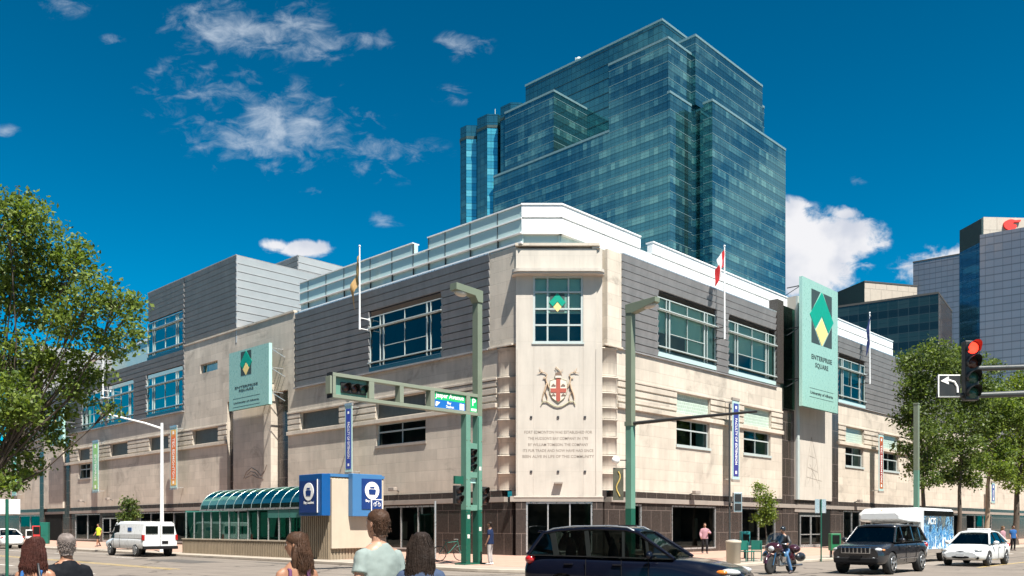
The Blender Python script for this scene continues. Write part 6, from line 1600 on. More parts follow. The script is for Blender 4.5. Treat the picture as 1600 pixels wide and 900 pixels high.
# upper body as a tapered box
mb = MB(); rings = []
for x, hw, zt_, hr in ((-2.70, .93, 1.88, .80), (-2.62, .96, 1.93, .83), (0, .965, 1.98, .85), (.9, .96, 1.96, .83), (1.15, .95, 1.90, .80)):
    rings.append([(x, -hw, 1.0), (x, -hw, 1.25), (x, -hr, zt_ - .10), (x, -hr * .85, zt_), (x, hr * .85, zt_), (x, hr, zt_ - .10), (x, hw, 1.25), (x, hw, 1.0)])
mb.ring(rings, sm=False); mb.build('upper_body', 'paint_white', t, local=True, bevel=.03)
mb = MB(); mb._add([(1.16, -.95, 1.0), (1.16, .95, 1.0), (1.95, .86, 1.03), (1.95, -.86, 1.03), (1.16, -.80, 1.86), (1.16, .80, 1.86)], [(0, 1, 2, 3), (3, 2, 5, 4), (0, 3, 4), (1, 5, 2), (0, 4, 5, 1)]); mb.build('windscreen', 'car_glass', t, local=True)
for s in (-1, 1):
    mb = MB(); mb.extr([(.45, 1.18), (1.14, 1.18), (1.14, 1.70), (.5, 1.78)], s * .90, s * .945); mb.build('side_window', 'car_glass', t, local=True)
    mb = MB(); mb.box(-2.735, -2.70, s * .12 if s > 0 else -.80, .80 if s > 0 else s * .12, 1.28, 1.70); mb.build('rear_window', 'car_glass', t, local=True, bevel=.01)
    mb = MB(); mb.box(-2.75, -2.60, s * .86, s * .99, .92, 1.22); mb.build('tail_light', 'lamp_red', t, local=True, bevel=.01)
    mb = MB(); mb.tube([(1.16, s * .80, 1.88), (1.95, s * .86, 1.03)], .04, 6); mb.build('windscreen_pillar', 'paint_white', t, local=True)
mb = MB(); mb.box(-2.735, -2.725, -.008, .008, .6, 1.8); mb.build('door_seam', 'trim_black', t, local=True)
mb = MB(); mb.box(-2.85, -2.68, -.97, .97, .42, .60); mb.build('bumper', 'trim_black', t, local=True, bevel=.03); mb = MB(); mb.box(-2.74, -2.72, -.45, -.1, .72, .88); mb.build('number_plate', 'trim_black', t, local=True)
for s in (-1, 1): mb = MB(); mb.box(-1.2, -.7, s * .935, s * .955, 1.42, 1.62); mb.build('blue_mark', 'blue_mid', t, local=True)
mirror(t, 1.2, .98, 1.3, 'trim_black'); door_lines(t, (.35, 1.2), .992, .5, 1.2, 1)

# --- shuttle bus with a printed side
f0 = P(1368, 822, 38.5); ctr = Vector((f0.x, f0.y, 0)) + FR_.a * 3.6
t = thing('shuttle_bus', 'white shuttle bus with blue printed side behind the black suv', 'bus', (ctr.x, ctr.y, 0), rz=math.atan2(-dR[1], -dR[0]))
mb = MB(); rings = []
for x, hw, zb_, zt_ in ((-3.5, 1.10, .45, 2.48), (-3.42, 1.15, .42, 2.54), (1.2, 1.15, .42, 2.56), (1.22, 1.15, .42, 2.56)): rings.append([(x, -hw, zb_), (x, -hw, zt_ - .12), (x, -hw * .9, zt_), (x, hw * .9, zt_), (x, hw, zt_ - .12), (x, hw, zb_)])
mb.ring(rings, sm=False); mb.build('body', 'paint_white', t, local=True, bevel=.03)
mb = MB(); rings = []
for x, hw, zb_, zt_ in ((1.2, 1.14, 1.86, 2.555), (2.4, 1.10, 1.90, 2.50), (3.0, .98, 1.96, 2.38), (3.15, .84, 2.02, 2.28)): rings.append([(x, -hw, zb_), (x, -hw, zt_ - .12), (x, -hw * .85, zt_), (x, hw * .85, zt_), (x, hw, zt_ - .12), (x, hw, zb_)])
mb.ring(rings, sm=False); mb.build('cab_cap', 'paint_white', t, local=True, bevel=.03)
body_loft(t, [(1.1, .45, 1.2, .90, .94, .9), (1.8, .42, 1.22, .90, .95, .88), (2.6, .42, 1.12, .90, .95, .82), (3.3, .45, 1.02, .86, .9, .76), (3.55, .5, .92, .76, .8, .7)], 'paint_white', 1.95, (2.6,), .38, name='cab_body')
greenhouse(t, 'paint_white', [(2.5, 1.14), (1.9, 1.84), (1.5, 1.88), (1.2, 1.88), (1.19, 1.16)], .88, .80, 1.88, [])
for x in (2.6, -2.0):
    for s in (-1, 1): wheel(t, x, s * (.95 if x > 0 else 1.14), .38, .26, 8)
for s in (-1, 1): mb = MB(); mb.lathe([(.46, -.02), (.46, .01)], (-2.0, s * 1.15, .42), 24, axis='b'); mb.build('wheel_arch', 'trim_black', t, local=True)
def wrap_mat():
    m = bpy.data.materials.new('bus_print'); m.use_nodes = True; tt = m.node_tree; tt.nodes.clear(); N = NT(tt)
    ob = N.n('ShaderNodeTexCoord').outputs['Object']; s = N.n('ShaderNodeSeparateXYZ', Vector=ob)
    mp = N.n('ShaderNodeMapping', Vector=ob); mp.inputs['Scale'].default_value = (1.1, 1, .8)
    nz = N.noise(mp.outputs[0], 2.6, 6, .7, 1.0); f = N.m('ADD', nz, N.m('MULTIPLY', N.m('SUBTRACT', s.outputs[2], 1.3), .16))
    r = tt.nodes.new('ShaderNodeValToRGB'); tt.links.new(f, r.inputs[0]); r.color_ramp.interpolation = 'CONSTANT'
    st = [(0, (.75, .78, .8)), (.40, (.10, .35, .60)), (.46, (.02, .13, .35)), (.52, (.30, .55, .70)), (.56, (.03, .07, .13)), (.66, (.16, .18, .16)), (.78, (.05, .06, .06))]
    while len(r.color_ramp.elements) < len(st): r.color_ramp.elements.new(.5)
    for e, (p, c) in zip(r.color_ramp.elements, st): e.position = p; e.color = (*c, 1)
    p = N.n('ShaderNodeBsdfPrincipled'); tt.links.new(r.outputs[0], p.inputs['Base Color']); p.inputs['Roughness'].default_value = .25
    o = N.n('ShaderNodeOutputMaterial'); tt.links.new(p.outputs[0], o.inputs[0]); MATS['bus_print'] = m
wrap_mat()
for s in (-1, 1):
    mb = MB(); mb.box(-3.35, .85, s * 1.152, s * 1.162, .62, 2.16); mb.build('printed_panel', 'bus_print', t, local=True)
    mb = MB(); mb.box(-3.35, .85, s * 1.152, s * 1.166, 2.18, 2.42); mb.build('dark_band', 'car_glass', t, local=True)
    mb = MB(); mb.box(-3.45, -1.0 + 2.0, s * 1.152, s * 1.160, .44, .60); mb.build('skirt', 'grey_stone', t, local=True)
for y in (-.55, 0, .55, -.9, .9): mb = MB(); mb.ball((2.9 - abs(y) * .3, y, 2.40), (.05, .06, .03), 8); mb.build('marker_lamp', 'lamp_amber', t, local=True)
# lettering on the printed side: built in the bus's own frame
bf = Fr((ctr.x, ctr.y), (-dR[0], -dR[1]), nR)
tx = text('lettering', 'ACTS', bf, -.2, 1.17, 1.92, .42, 'letter_white', None, sign=-1, depth=.004)
tx.parent = t; tx.matrix_parent_inverse = (Matrix.Translation(t.location) @ Matrix.Rotation(t.rotation_euler.z, 4, 'Z')).inverted()

# --- motorcycle
m0 = P(1220, 822, 30.9); t = thing('motorcycle', 'dark red touring motorcycle with windshield at the kerb lane', 'motorcycle', (m0.x, m0.y, 0), rz=math.atan2(-dR[1], -dR[0]))
MOTO = t; mat('paint_maroon', (.035, .008, .012), .15, coat=1); mat('leather', (.015, .015, .017), .5); mat('denim', (.05, .13, .26), .8, var=.15, vs=6)
glass_mat('windshield', (.75, .8, .8), (1, 1, 1), .9, .05, 1.5, 0, .15)
for x, r, w in ((.82, .32, .13), (-.80, .31, .16)):
    mb = MB(); mb.lathe([(r * .68, -w / 2), (r * .9, -w / 2), (r, -w * .2), (r, w * .2), (r * .9, w / 2), (r * .68, w / 2)], (x, 0, r), 28, axis='b'); wh = mb.build('wheel', 'rubber', t, local=True)
    mb = MB()
    for k in range(10):
        th = k * math.pi / 5; mb.bar((x, 0, r), (x + r * .68 * math.cos(th), 0, r + r * .68 * math.sin(th)), .02)
    mb.tube([(x + r * .70 * math.cos(i * math.pi / 12), 0, r + r * .70 * math.sin(i * math.pi / 12)) for i in range(25)], .022, 6, cap=False); mb.build('rim', 'chrome', wh, local=True)
for s in (-1, 1):
    mb = MB(); mb.tube([(.80, s * .10, .32), (.52, s * .11, .95)], .03, 8); mb.build('fork', 'chrome', t, local=True)
    mb = MB(); mb.ball((-.85, s * .34, .58), (.34, .13, .17), 12); mb.build('saddlebag', 'paint_black', t, local=True)
    mb = MB(); mb.tube([(.1, s * .17, .35), (-.4, s * .22, .27), (-1.15, s * .24, .28)], .045, 8); mb.build('exhaust', 'chrome', t, local=True)
    mb = MB(); mb.tube([(.45, s * .05, 1.02), (.38, s * .25, 1.08), (.22, s * .40, 1.04)], .018, 6); mb.build('handlebar', 'chrome', t, local=True)
    mb = MB(); mb.ball((.50, s * .33, .62), (.05, .14, .20), 10); mb.build('leg_guard', 'chrome', t, local=True)
mb = MB(); mb.ring([[(x + .34 * math.cos(a_) * k, y, .33 + .36 * math.sin(a_)) for (x, y, k) in ((.82, -.09, 1),)] + [(.82 + .36 * math.cos(a_), .09, .33 + .37 * math.sin(a_))] + [(.82 + .40 * math.cos(a_), 0, .33 + .41 * math.sin(a_))] for a_ in [R(10 + 15 * i) for i in range(12)]], sm=True); mb.build('front_fender', 'paint_maroon', t, local=True)
mb = MB(); mb.ball((.55, 0, .93), (.20, .34, .20), 14); mb.build('fairing', 'paint_maroon', t, local=True)
mb = MB(); mb.ball((.72, 0, .90), (.08, .12, .10), 12); mb.build('headlight', 'lamp_clear', t, local=True)
mb = MB(); ws = [(.62, .30, 1.05), (.58, .34, 1.2), (.48, .30, 1.38), (.42, .18, 1.46)]
for (x0, w0, z0), (x1, w1, z1) in zip(ws, ws[1:]):
    for j in range(8):
        u0, u1 = j / 4 - 1, (j + 1) / 4 - 1; mb.quad([(x0 - .1 * u0 * u0, u0 * w0, z0), (x0 - .1 * u1 * u1, u1 * w0, z0), (x1 - .1 * u1 * u1, u1 * w1, z1), (x1 - .1 * u0 * u0, u0 * w1, z1)])
mb.build('windshield', 'windshield', t, local=True)
mb = MB(); mb.ball((.18, 0, .82), (.32, .17, .15), 14); mb.build('fuel_tank', 'paint_maroon', t, local=True)
mb = MB(); mb.ball((-.35, 0, .74), (.36, .17, .09), 14); mb.build('seat', 'leather', t, local=True); mb = MB(); mb.ball((-.98, 0, .86), (.25, .26, .17), 12); mb.build('tail_box', 'paint_maroon', t, local=True)
mb = MB(); mb.box(-.25, .30, -.14, .14, .28, .62); mb.lathe([(.09, -.2), (.10, .2)], (.15, 0, .55), 12, axis='b'); mb.build('engine', 'rim_silver', t, local=True, bevel=.03)
mb = MB(); mb.ball((-.82, 0, .55), (.35, .10, .22), 12); mb.build('rear_fender', 'paint_maroon', t, local=True)
# ================================================================ people
mat('skin_tan', (.28, .14, .085), .5, var=.05, vs=12); mat('skin_pale', (.36, .20, .135), .5, var=.05, vs=12); mat('skin_brown', (.18, .095, .06), .5, var=.05, vs=12)
def hair_mat(n, c): mat(n, c, .6, var=.45, vs=16, bump=.7, bs=45, spec=.25)
hair_mat('hair_brown', (.045, .022, .012)); hair_mat('hair_dark', (.018, .011, .008)); hair_mat('hair_grey', (.15, .125, .115)); hair_mat('hair_red', (.045, .014, .010)); hair_mat('hair_light', (.13, .075, .035))
def cloth(n, c, r=.85, bump=.35): mat(n, c, r, var=.10, vs=7, bump=bump, bs=9, spec=.2)
cloth('tee_grey', (.20, .245, .235)); cloth('tee_navy', (.008, .018, .055)); cloth('shirt_pink', (.34, .19, .22)); cloth('top_blue', (.025, .10, .28)); cloth('polo_black', (.004, .005, .008)); cloth('top_purple', (.10, .04, .10))
cloth('top_bluegrey', (.04, .06, .11)); cloth('trousers_pale', (.34, .32, .31)); cloth('trousers_black', (.012, .012, .014)); cloth('jeans', (.05, .09, .17)); cloth('shorts_khaki', (.25, .2, .13)); cloth('vest_yellow', (.50, .62, .04)); cloth('shoe', (.05, .045, .05)); cloth('shoe_white', (.5, .5, .5)); mat('eye_white', (.6, .58, .55), .3); mat('strap_white', (.65, .65, .68), .7)

def interp(rows, n=3):
    """smooth rows of numbers by Catmull-Rom, n steps a span"""
    out = []
    for i in range(len(rows) - 1):
        p0, p1, p2, p3 = rows[max(i - 1, 0)], rows[i], rows[i + 1], rows[min(i + 2, len(rows) - 1)]
        for k in range(n):
            t = k / n
            out.append(tuple(.5 * (2 * b + (c - a) * t + (2 * a - 5 * b + 4 * c - d) * t * t + (3 * b - a - 3 * c + d) * t ** 3) for a, b, c, d in zip(p0, p1, p2, p3)))
    out.append(tuple(rows[-1])); return out
def limb(mb, rows, n=10):
    r = interp(rows, 3); mb.tube([q[:3] for q in r], [q[3] for q in r], n)
def torso_rings(mb, rows, n=18, mi=0):
    """rows: (cx, cy, z, rx, ry)"""
    r = interp(rows, 3)
    mb.ring([[(cx + rx * math.cos(2 * math.pi * k / n), cy + ry * math.sin(2 * math.pi * k / n) * (1 if math.sin(2 * math.pi * k / n) < 0 else .92), z) for k in range(n)] for cx, cy, z, rx, ry in r], mi)
def remesh(o, v, smooth=2):
    m = o.modifiers.new('skin', 'REMESH'); m.mode = 'VOXEL'; m.voxel_size = v; m.use_smooth_shade = True
    if smooth: s = o.modifiers.new('smooth', 'SMOOTH'); s.iterations = smooth; s.factor = .5

def person(label, pos, rz, h=1.75, skin='skin_tan', top='tee_grey', bottom='jeans', hair='hair_brown', style='short', sleeves='short', fem=False, pose=None, shoe='shoe', head_turn=0.0, head_tilt=0.0, vox=.012, group='people', shorts=False, lean=0.0, low=True):
    """facing +y in its own space. pose gives joints: elbow/wrist per side, knee/ankle per side"""
    t = thing('person', label, 'person', pos, rz=rz, group=group); k = h / 1.75; pose = pose or {}
    sw = (.142 if fem else .165) * k; hw = (.095) * k
    Z = lambda z: z * k
    hipz, shz = Z(.92), Z(1.43)
    J = {}
    for s, nm in ((-1, 'L'), (1, 'R')):
        J['sh' + nm] = (s * sw, lean * .8, shz - Z(.055))
        J['el' + nm] = pose.get('el' + nm, (s * (sw + .045 * k), -.02 + lean * .4, Z(1.13)))
        J['wr' + nm] = pose.get('wr' + nm, (s * (sw + .06 * k), .08 + lean * .3, Z(.88)))
        J['hip' + nm] = pose.get('hip' + nm, (s * hw, 0, hipz - Z(.04)))
        J['kn' + nm] = pose.get('kn' + nm, (s * (hw + .005), .02, Z(.50)))
        J['an' + nm] = pose.get('an' + nm, (s * (hw + .01), -.02, Z(.085)))
    pel = pose.get('pelvis', (0, 0, hipz)); base = Vector(pel) - Vector((0, 0, hipz))
    L = lambda f: lean * f
    mb = MB()
    # torso
    wst = .118 if fem else .145
    rows = [(pel[0], pel[1], pel[2] - Z(.10), .10 * k, .085 * k), (pel[0], pel[1], pel[2] - Z(.02), (.170 if fem else .165) * k, .115 * k), (pel[0], pel[1] + L(.25), pel[2] + Z(.12), wst * k, .10 * k), (pel[0], pel[1] + L(.55), pel[2] + Z(.30), (.145 if fem else .165) * k, .115 * k),
            (pel[0], pel[1] + L(.8), pel[2] + Z(.43), (.150 if fem else .175) * k, .100 * k), (pel[0], pel[1] + L(.95), pel[2] + Z(.52), (.11 if fem else .13) * k, .085 * k), (pel[0], pel[1] + L(1), pel[2] + Z(.57), .058 * k, .06 * k)]
    torso_rings(mb, rows)
    nk = Vector((pel[0], pel[1] + L(1), pel[2] + Z(.56))); hc = nk + Vector((0, .02 + L(.1), Z(.158)))
    mb.tube([tuple(nk - Vector((0, 0, .03))), tuple(nk * .5 + hc * .5 + Vector((0, -.01, -.02)))], [.062 * k if not fem else .050 * k, .058 * k if not fem else .046 * k], 12)
    off = Vector((pel[0], pel[1], pel[2] - hipz))
    for nm, s in (('L', -1), ('R', 1)):
        sh = Vector(J['sh' + nm]) + off; el = Vector(J['el' + nm]); wr = Vector(J['wr' + nm]); f = .86 if fem else 1.0
        limb(mb, [(*(sh + Vector((-s * .05, 0, .01))), .052 * k * f), (*sh, .054 * k * f), (*(sh * .5 + el * .5), .048 * k * f), (*el, .040 * k * f), (*(el * .6 + wr * .4), .042 * k * f), (*wr, .027 * k * f)])
        # hand: palm, four fingers, thumb
        d = (wr - el).normalized(); side = Vector((0, 1, 0)) if abs(d.y) < .7 else Vector((0, 0, 1)); side = (side - d * side.dot(d)).normalized(); nrm = d.cross(side).normalized() * (-s)
        pl = wr + d * .045 * k; mb.tube([tuple(wr), tuple(pl), tuple(wr + d * .09 * k)], [(.026 * k, .022 * k), (.030 * k, .028 * k), (.030 * k, .026 * k)], 8)
        for i, (ln, o_) in enumerate(((.070, .030), (.080, .010), (.074, -.010), (.058, -.029))):
            b0 = wr + d * .085 * k + side * o_ * k; m_ = b0 + d * ln * .5 * k + nrm * .010; e_ = b0 + d * ln * .9 * k + nrm * .032
            mb.tube([tuple(b0), tuple(m_), tuple(e_)], [.0095 * k, .0085 * k, .007 * k], 6)
        b0 = wr + d * .03 * k + side * .028 * k; mb.tube([tuple(b0), tuple(b0 + d * .03 + side * .025), tuple(b0 + d * .058 + side * .030 + nrm * .012)], [.012 * k, .011 * k, .008 * k], 6)
        hip = Vector(J['hip' + nm]); hip = hip + off if 'hip' + nm not in pose else hip
        kn, an = Vector(J['kn' + nm]), Vector(J['an' + nm])
        limb(mb, [(*hip, .088 * k), (*(hip * .6 + kn * .4), .078 * k), (*kn, .055 * k), (*(kn * .65 + an * .35), .056 * k), (*an, .036 * k)])
        mb.tube([tuple(an), tuple(an + Vector((0, .06, -.04)))], [.036 * k, .034 * k], 8)
    # head: skull, jaw, nose, ears, brow
    ht = Matrix.Rotation(head_turn, 3, 'Z') @ Matrix.Rotation(head_tilt, 3, 'X')
    hk = k * (.96 if fem else 1.0)
    def hp(x, y, z): return tuple(hc + ht @ Vector((x * hk, y * hk, z * hk)))
    rows = [(-.118, .030, .030, .028), (-.105, .028, .046, .050), (-.07, .016, .060, .074), (-.02, .006, .070, .090), (.03, .0, .075, .096), (.07, -.006, .070, .090), (.10, -.008, .052, .066), (.118, -.008, .022, .03)]
    n = 20; r = interp(rows, 3)
    mb.ring([[hp(rx * math.cos(2 * math.pi * q / n), cy + ry * math.sin(2 * math.pi * q / n), z) for q in range(n)] for z, cy, rx, ry in r])
    mb.tube([hp(0, .088, .022), hp(0, .108, -.015), hp(0, .100, -.035)], [.010 * hk, .016 * hk, .014 * hk], 8)      # nose
    mb.tube([hp(-.024, .088, -.062), hp(0, .096, -.060), hp(.024, .088, -.062)], [.006 * hk, .009 * hk, .006 * hk], 6)  # lips
    mb.tube([hp(-.045, .080, .034), hp(0, .092, .036), hp(.045, .080, .034)], [.008 * hk, .010 * hk, .008 * hk], 6)   # brow
    for s in (-1, 1): mb.ball(hp(s * .076, -.002, -.005), (.012 * hk, .02 * hk, .032 * hk), 8)
    body = mb.build('body', skin, t, local=True); remesh(body, vox, 1)
    for s in (-1, 1):
        mb = MB(); mb.ball(hp(s * .030, .080, .012), .012 * hk, 8, seg=6); e = mb.build('eye', 'eye_white', t, local=True)
        mb = MB(); mb.ball(hp(s * .030, .089, .012), .006 * hk, 6, seg=5); mb.build('pupil', 'hair_dark', e, local=True)
    # hair
    mb = MB()
    def cap(zlow, thick=.012, front=.0):
        rr = interp([(z, cy, rx + thick, ry + thick) for z, cy, rx, ry in ((zlow - .065, -.026, .050, .054), (zlow, -.014, .062, .076), (.03, -.012, .074, .088), (.07, -.012, .070, .086), (.102, -.012, .052, .064), (.122, -.010, .02, .026))], 3)
        mb.ring([[hp(rx * math.cos(2 * math.pi * q / 24), cy + ry * math.sin(2 * math.pi * q / 24) - (max(0, math.sin(2 * math.pi * q / 24)) * max(0, .055 - z) * .9), z + (.004 * math.sin(q * 5 + z * 90))) for q in range(24)] for z, cy, rx, ry in rr])
    if style == 'short': cap(-.035, .009)
    elif style == 'crop': cap(-.01, .006)
    elif style in ('long', 'bob', 'verylong'):
        cap(-.02, .016); ln = {'long': .36, 'bob': .20, 'verylong': .50}[style]; wd = {'long': .088, 'bob': .092, 'verylong': .098}[style]
        rows = [(.06, -.035, .078, .070), (.0, -.040, wd, .072), (-.08, -.048, wd + .008, .066), (-.08 - ln * .35, -.060, wd + .016, .056), (-.08 - ln * .7, -.068, wd + .006, .046), (-.08 - ln, -.070, wd * .72, .026), (-.10 - ln, -.07, wd * .4, .012)]
        r = interp(rows, 4); n = 44
        mb.ring([[tuple(Vector(hp(0, 0, 0)) + Matrix.Rotation(head_turn * max(0, 1 + z * 3), 3, 'Z') @ Vector(((rx * (1 + .03 * math.sin(q * 7 * 2 * math.pi / n + z * 9) + .025 * math.sin(q * 17 * 2 * math.pi / n + z * 4))) * math.cos(2 * math.pi * q / n) * hk + .012 * math.sin(z * 22), (cy + ry * (1 + .04 * math.sin(q * 9 * 2 * math.pi / n - z * 12)) * math.sin(2 * math.pi * q / n)) * hk, z * hk))) for q in range(n)] for z, cy, rx, ry in r])
        for i in range(70):          # loose locks
            th = R(178 + 184 * i / 69); x0, y0 = wd * math.cos(th), -.045 + .066 * math.sin(th); z1 = -.08 - ln * random.uniform(.75, 1.05); sp = random.uniform(1.0, 1.3)
            mb.tube([hp(x0, y0, .02), hp(x0 * 1.16, y0 - .01, -.10), hp(x0 * 1.2 * sp, y0 - .02 + .01 * math.sin(i * 3), z1 * .7), hp(x0 * sp + .02 * math.sin(i * 2), y0 - .01, z1)], [.005, .008, .006, .001], 5)
    rgh = random.Random(len(label))
    if style in ('short', 'crop'):
        for i in range(520):
            th = rgh.uniform(0, 2 * math.pi); z0 = rgh.uniform(-.06 if math.sin(th) < .2 else .04, .115); k_ = max(.15, math.cos(max(0, z0 - .02) / .105 * 1.35)); rx, ry = .080 * k_, .098 * k_
            a_ = Vector((rx * math.cos(th), -.012 + ry * math.sin(th), z0)); d_ = Vector((math.cos(th) * .35 + rgh.uniform(-.5, .5), math.sin(th) * .35 + rgh.uniform(-.5, .3), rgh.uniform(-.9, .1) if z0 < .08 else rgh.uniform(-.2, .5))).normalized() * rgh.uniform(.010, .024)
            mb.tube([hp(*a_), hp(*(a_ + d_ * .6)), hp(*(a_ + d_))], [.0032, .0026, .0008], 4)
    elif style != 'helmet':
        for i in range(420):
            th = R(rgh.uniform(150, 390)); l_ = rgh.uniform(.3, 1.12) * ln; q_ = rgh.uniform(.98, 1.2); x0, y0 = wd * .95 * math.cos(th), -.045 + .070 * math.sin(th); z0 = rgh.uniform(-.02, .09) * (1 if math.sin(th) < 0 else .3)
            w1, w2 = rgh.uniform(-.015, .015), rgh.uniform(-.03, .03)
            mb.tube([hp(x0 * .8, y0, z0 + .02), hp(x0 * 1.12 * q_, y0 * 1.05, z0 - .07), hp(x0 * 1.2 * q_ + w1, y0 - .02, -.08 - l_ * .5), hp(x0 * 1.05 * q_ + w2, y0 - .015 + w1, -.08 - l_)], [.002, .0038, .003, .0008], 4)
    if style == 'helmet':
        rr = interp([(-.03, -.006, .090, .108), (.03, -.008, .098, .116), (.08, -.008, .086, .104), (.12, -.008, .054, .064), (.135, -.008, .012, .014)], 3)
        mb.ring([[hp(rx * math.cos(2 * math.pi * q / 24), cy + ry * math.sin(2 * math.pi * q / 24), z) for q in range(24)] for z, cy, rx, ry in rr]); mb.build('helmet', 'paint_black', t, local=True)
    else: ho = mb.build('hair', hair, t, local=True)
    # top
    mb = MB(); g = .016
    if sleeves == 'tank':
        rows = [(pel[0], pel[1] + L(.0), pel[2] - Z(.04), (.18 if fem else .18) * k + g, .12 * k + g), (pel[0], pel[1] + L(.25), pel[2] + Z(.12), wst * k + g, .10 * k + g), (pel[0], pel[1] + L(.55), pel[2] + Z(.30), (.147 if fem else .165) * k + g * .6, .117 * k + g * .6), (pel[0], pel[1] + L(.75), pel[2] + Z(.405), (.146 if fem else .175) * k + g * .5, .108 * k + g * .5)]
    else:
        rows = [(pel[0], pel[1] + L(.0), pel[2] - Z(.08), .19 * k + g, .13 * k + g), (pel[0], pel[1] + L(.25), pel[2] + Z(.12), (wst + .03) * k + g, .12 * k + g), (pel[0], pel[1] + L(.55), pel[2] + Z(.30), (.15 if fem else .182) * k + g, .122 * k + g), (pel[0], pel[1] + L(.8), pel[2] + Z(.43), (.150 if fem else .178) * k + g, .104 * k + g),
                (pel[0], pel[1] + L(.92), pel[2] + Z(.505), (.108 if fem else .125) * k + g, .082 * k + g), (pel[0], pel[1] + L(1), pel[2] + Z(.562), .064 * k + g * .6, .062 * k + g * .6)]
    torso_rings(mb, rows)
    if sleeves == 'tank':
        for s in (-1, 1): mb.tube([(s * .085 * k + pel[0], -.115 * k + pel[1], pel[2] + Z(.38)), (s * .080 * k, -.085 * k + L(.9), pel[2] + Z(.49)), (s * .085 * k, .0 + L(1), pel[2] + Z(.515)), (s * .085 * k, .09 * k + L(.9), pel[2] + Z(.44))], [.020 * k] * 4, 8)
    else:
        for nm, s in (('L', -1), ('R', 1)):
            sh = Vector(J['sh' + nm]) + off; el = Vector(J['el' + nm]); wr = Vector(J['wr' + nm]); e = sh * .36 + el * .64
            rws = [(*(sh + Vector((-s * .06, 0, .0))), .050 * k + g * .6), (*sh, .056 * k + g * .7), (*(sh * .6 + el * .4), .054 * k + g), (*e, .054 * k + g * 1.2)]
            if sleeves == 'long': rws = rws[:3] + [(*el, .050 * k + g), (*(el * .5 + wr * .5), .045 * k + g), (*(el * .06 + wr * .94), .034 * k + g * .7)]
            limb(mb, rws, 12)
    tp = mb.build('top', top, t, local=True); remesh(tp, vox * 1.1, 2)
    if vox < .012:
        tx = bpy.data.textures.get('folds') or bpy.data.textures.new('folds', 'CLOUDS'); tx.noise_scale = .16; tx.noise_depth = 2
        dm = tp.modifiers.new('folds', 'DISPLACE'); dm.texture = tx; dm.texture_coords = 'LOCAL'; dm.strength = .028; dm.mid_level = .5
    # trousers
    mb = MB(); torso_rings(mb, [(pel[0], pel[1], pel[2] - Z(.13), .10 * k, .095 * k), (pel[0], pel[1], pel[2] - Z(.05), .175 * k + .006, .125 * k), (pel[0], pel[1] + L(.1), pel[2] + Z(.05), .155 * k + .006, .115 * k)])
    for nm, s in (('L', -1), ('R', 1)):
        hip = Vector(J['hip' + nm]); hip = hip + off if 'hip' + nm not in pose else hip
        kn, an = Vector(J['kn' + nm]), Vector(J['an' + nm])
        rws = [(*hip, .097 * k), (*(hip * .6 + kn * .4), .090 * k)] + ([(*(hip * .15 + kn * .85), .086 * k)] if shorts else [(*kn, .068 * k), (*(kn * .65 + an * .35), .066 * k), (*(an * .97 + kn * .03), .060 * k)])
        limb(mb, rws, 12)
    tr = mb.build('trousers' if not shorts else 'shorts', bottom, t, local=True); remesh(tr, vox * 1.3, 2)
    for nm in 'LR':
        an = Vector(J['an' + nm]); mb = MB(); mb.ring([[(an.x + w_ * math.cos(2 * math.pi * q / 12), an.y + y_, z_ + (hh * (1 + math.sin(2 * math.pi * q / 12)) / 2)) for q in range(12)] for y_, w_, z_, hh in ((-.075, .025, an.z - .08, .05), (-.05, .042, an.z - .085, .10), (.02, .045, an.z - .085, .10), (.09, .052, an.z - .085, .065), (.155, .045, an.z - .085, .05), (.185, .02, an.z - .08, .035))])
        mb.build('shoe', shoe, t, local=True)
    return t, hc
def walk(k, ph=1, st=.22):
    return {'knL': (-.10, .10 * ph * 1.6, .50 * k), 'anL': (-.10, st * ph, .10 * k), 'knR': (.10, .02 - .02 * ph, .50 * k), 'anR': (.10, -st * ph, .13 * k),
            'elL': (-.25 * k, -.10 * ph, 1.15 * k), 'wrL': (-.24 * k, -.04 * ph + .04, .90 * k), 'elR': (.25 * k, .02, 1.14 * k), 'wrR': (.25 * k, .18 * ph, .92 * k)}
def at(x, d): return (P(x, 822, d).x, d, 0)
# foreground walkers, seen from behind (facing away, +y world)
person('man in pale grey t-shirt with short brown hair, seen from behind', at(592, 7.4), R(44), 1.835, 'skin_pale', 'tee_grey', 'jeans', 'hair_brown', 'short', 'short', head_turn=R(12), vox=.010,
       pose={'elL': (-.23, -.03, 1.22), 'wrL': (-.23, .04, .95), 'elR': (.23, -.02, 1.22), 'wrR': (.23, .06, .95)})
person('woman in purple strappy top with tousled brown hair, seen from behind', at(464, 7.3), R(28), 1.645, 'skin_tan', 'top_purple', 'jeans', 'hair_brown', 'bob', 'tank', fem=True, head_turn=R(55), head_tilt=R(-6), vox=.010)
person('woman with very long dark hair and blue-grey top beside the tall man', at(658, 7.0), R(-4), 1.645, 'skin_tan', 'top_bluegrey', 'jeans', 'hair_dark', 'verylong', 'short', fem=True, vox=.010)
person('woman in bright blue tank top with dark reddish hair at lower left', at(55, 7.8), R(6), 1.60, 'skin_tan', 'top_blue', 'jeans', 'hair_red', 'bob', 'tank', fem=True, vox=.010)
person('grey-haired man in black polo shirt at lower left', at(104, 8.2), R(40), 1.62, 'skin_tan', 'polo_black', 'jeans', 'hair_grey', 'short', 'short', head_turn=R(5), vox=.010)
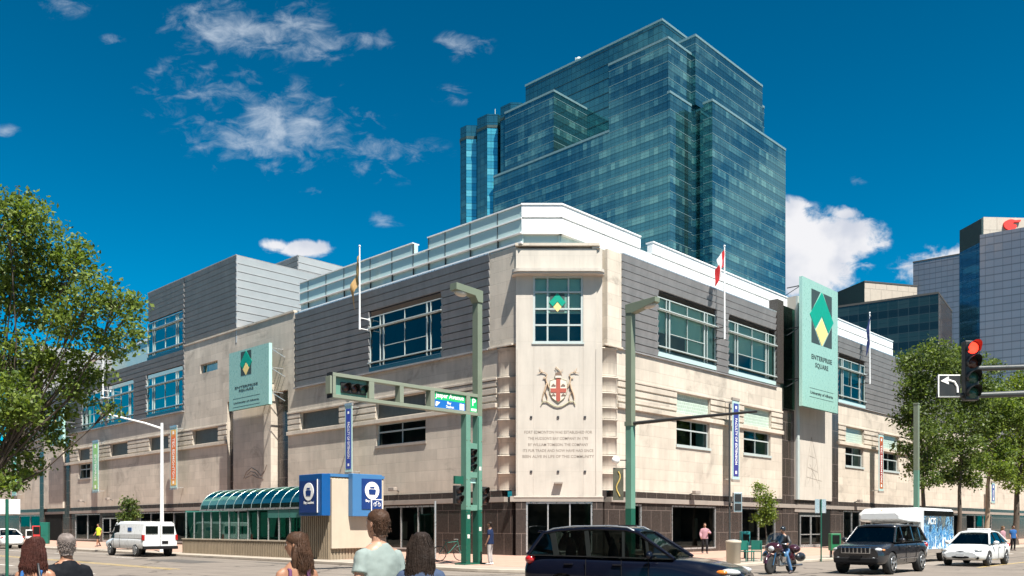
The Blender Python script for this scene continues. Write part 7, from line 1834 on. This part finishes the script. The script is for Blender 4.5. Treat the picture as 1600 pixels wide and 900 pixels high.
# handbag strap of the blue-top woman, crossed straps of the purple top
p0 = at(62, 7.8); mb = MB(); mb.tube([(p0[0] + .03, 7.72, 1.36), (p0[0] + .10, 7.62, 1.26), (p0[0] + .20, 7.64, 1.0)], .012, 6); mb.ball((p0[0] + .22, 7.68, .92), (.07, .14, .12)); tag(mb.build('shoulder_bag', 'leather'), 'dark shoulder bag with tan strap carried by the woman in blue', 'bag')
p0 = at(463, 8.4)
# pedestrians further off
person('man in navy t-shirt and pale trousers standing by the green gantry', (at(766, 35)[0], 35, .13), R(70), 1.74, 'skin_brown', 'tee_navy', 'trousers_pale', 'hair_dark', 'crop', 'short', vox=.016, shoe='shoe_white')
person('person in pink shirt and black trousers walking past the shop window', (at(1101, 49)[0], 49, .13), R(180), 1.74, 'skin_pale', 'shirt_pink', 'trousers_black', 'hair_brown', 'short', 'long', vox=.018,
       pose={**walk(1, 1, .15), 'elL': (-.33, -.06, 1.18), 'wrL': (-.20, .16, 1.2)})
person('worker in yellow safety vest and dark shorts on the west pavement', (at(154, 66)[0], 66, .13), R(150), 1.76, 'skin_tan', 'vest_yellow', 'trousers_black', 'hair_dark', 'short', 'short', vox=.022, shorts=True, pose=walk(1, 1, .2))
person('distant pedestrian in pink top on the far right pavement', (at(1567, 52)[0], 52, 0), R(200), 1.7, 'skin_pale', 'shirt_pink', 'jeans', 'hair_light', 'long', 'short', fem=True, vox=.022)
person('distant pedestrian in blue shirt near the right-hand tree', (at(1583, 60)[0], 60, 0), R(180), 1.75, 'skin_tan', 'top_blue', 'trousers_black', 'hair_dark', 'short', 'short', vox=.022)
# rider sits on the motorcycle
mo = MOTO; fw = Vector((-dR[0], -dR[1], 0)); ps = Vector(mo.location) + fw * (-.30)
person('motorcyclist in black leather jacket, blue jeans and dark helmet', (ps.x, ps.y, 0), mo.rotation_euler.z - R(90), 1.72, 'skin_tan', 'leather', 'denim', 'hair_dark', 'helmet', 'long', vox=.014, lean=.12,
       pose={'pelvis': (0, 0, .86), 'hipL': (-.10, 0, .84), 'hipR': (.10, 0, .84), 'knL': (-.26, .38, .70), 'knR': (.24, .30, .62), 'anL': (-.36, .22, .10), 'anR': (.30, .20, .10),
             'elL': (-.30, .22, 1.10), 'wrL': (-.36, .46, 1.06), 'elR': (.30, .22, 1.10), 'wrR': (.36, .46, 1.06)})
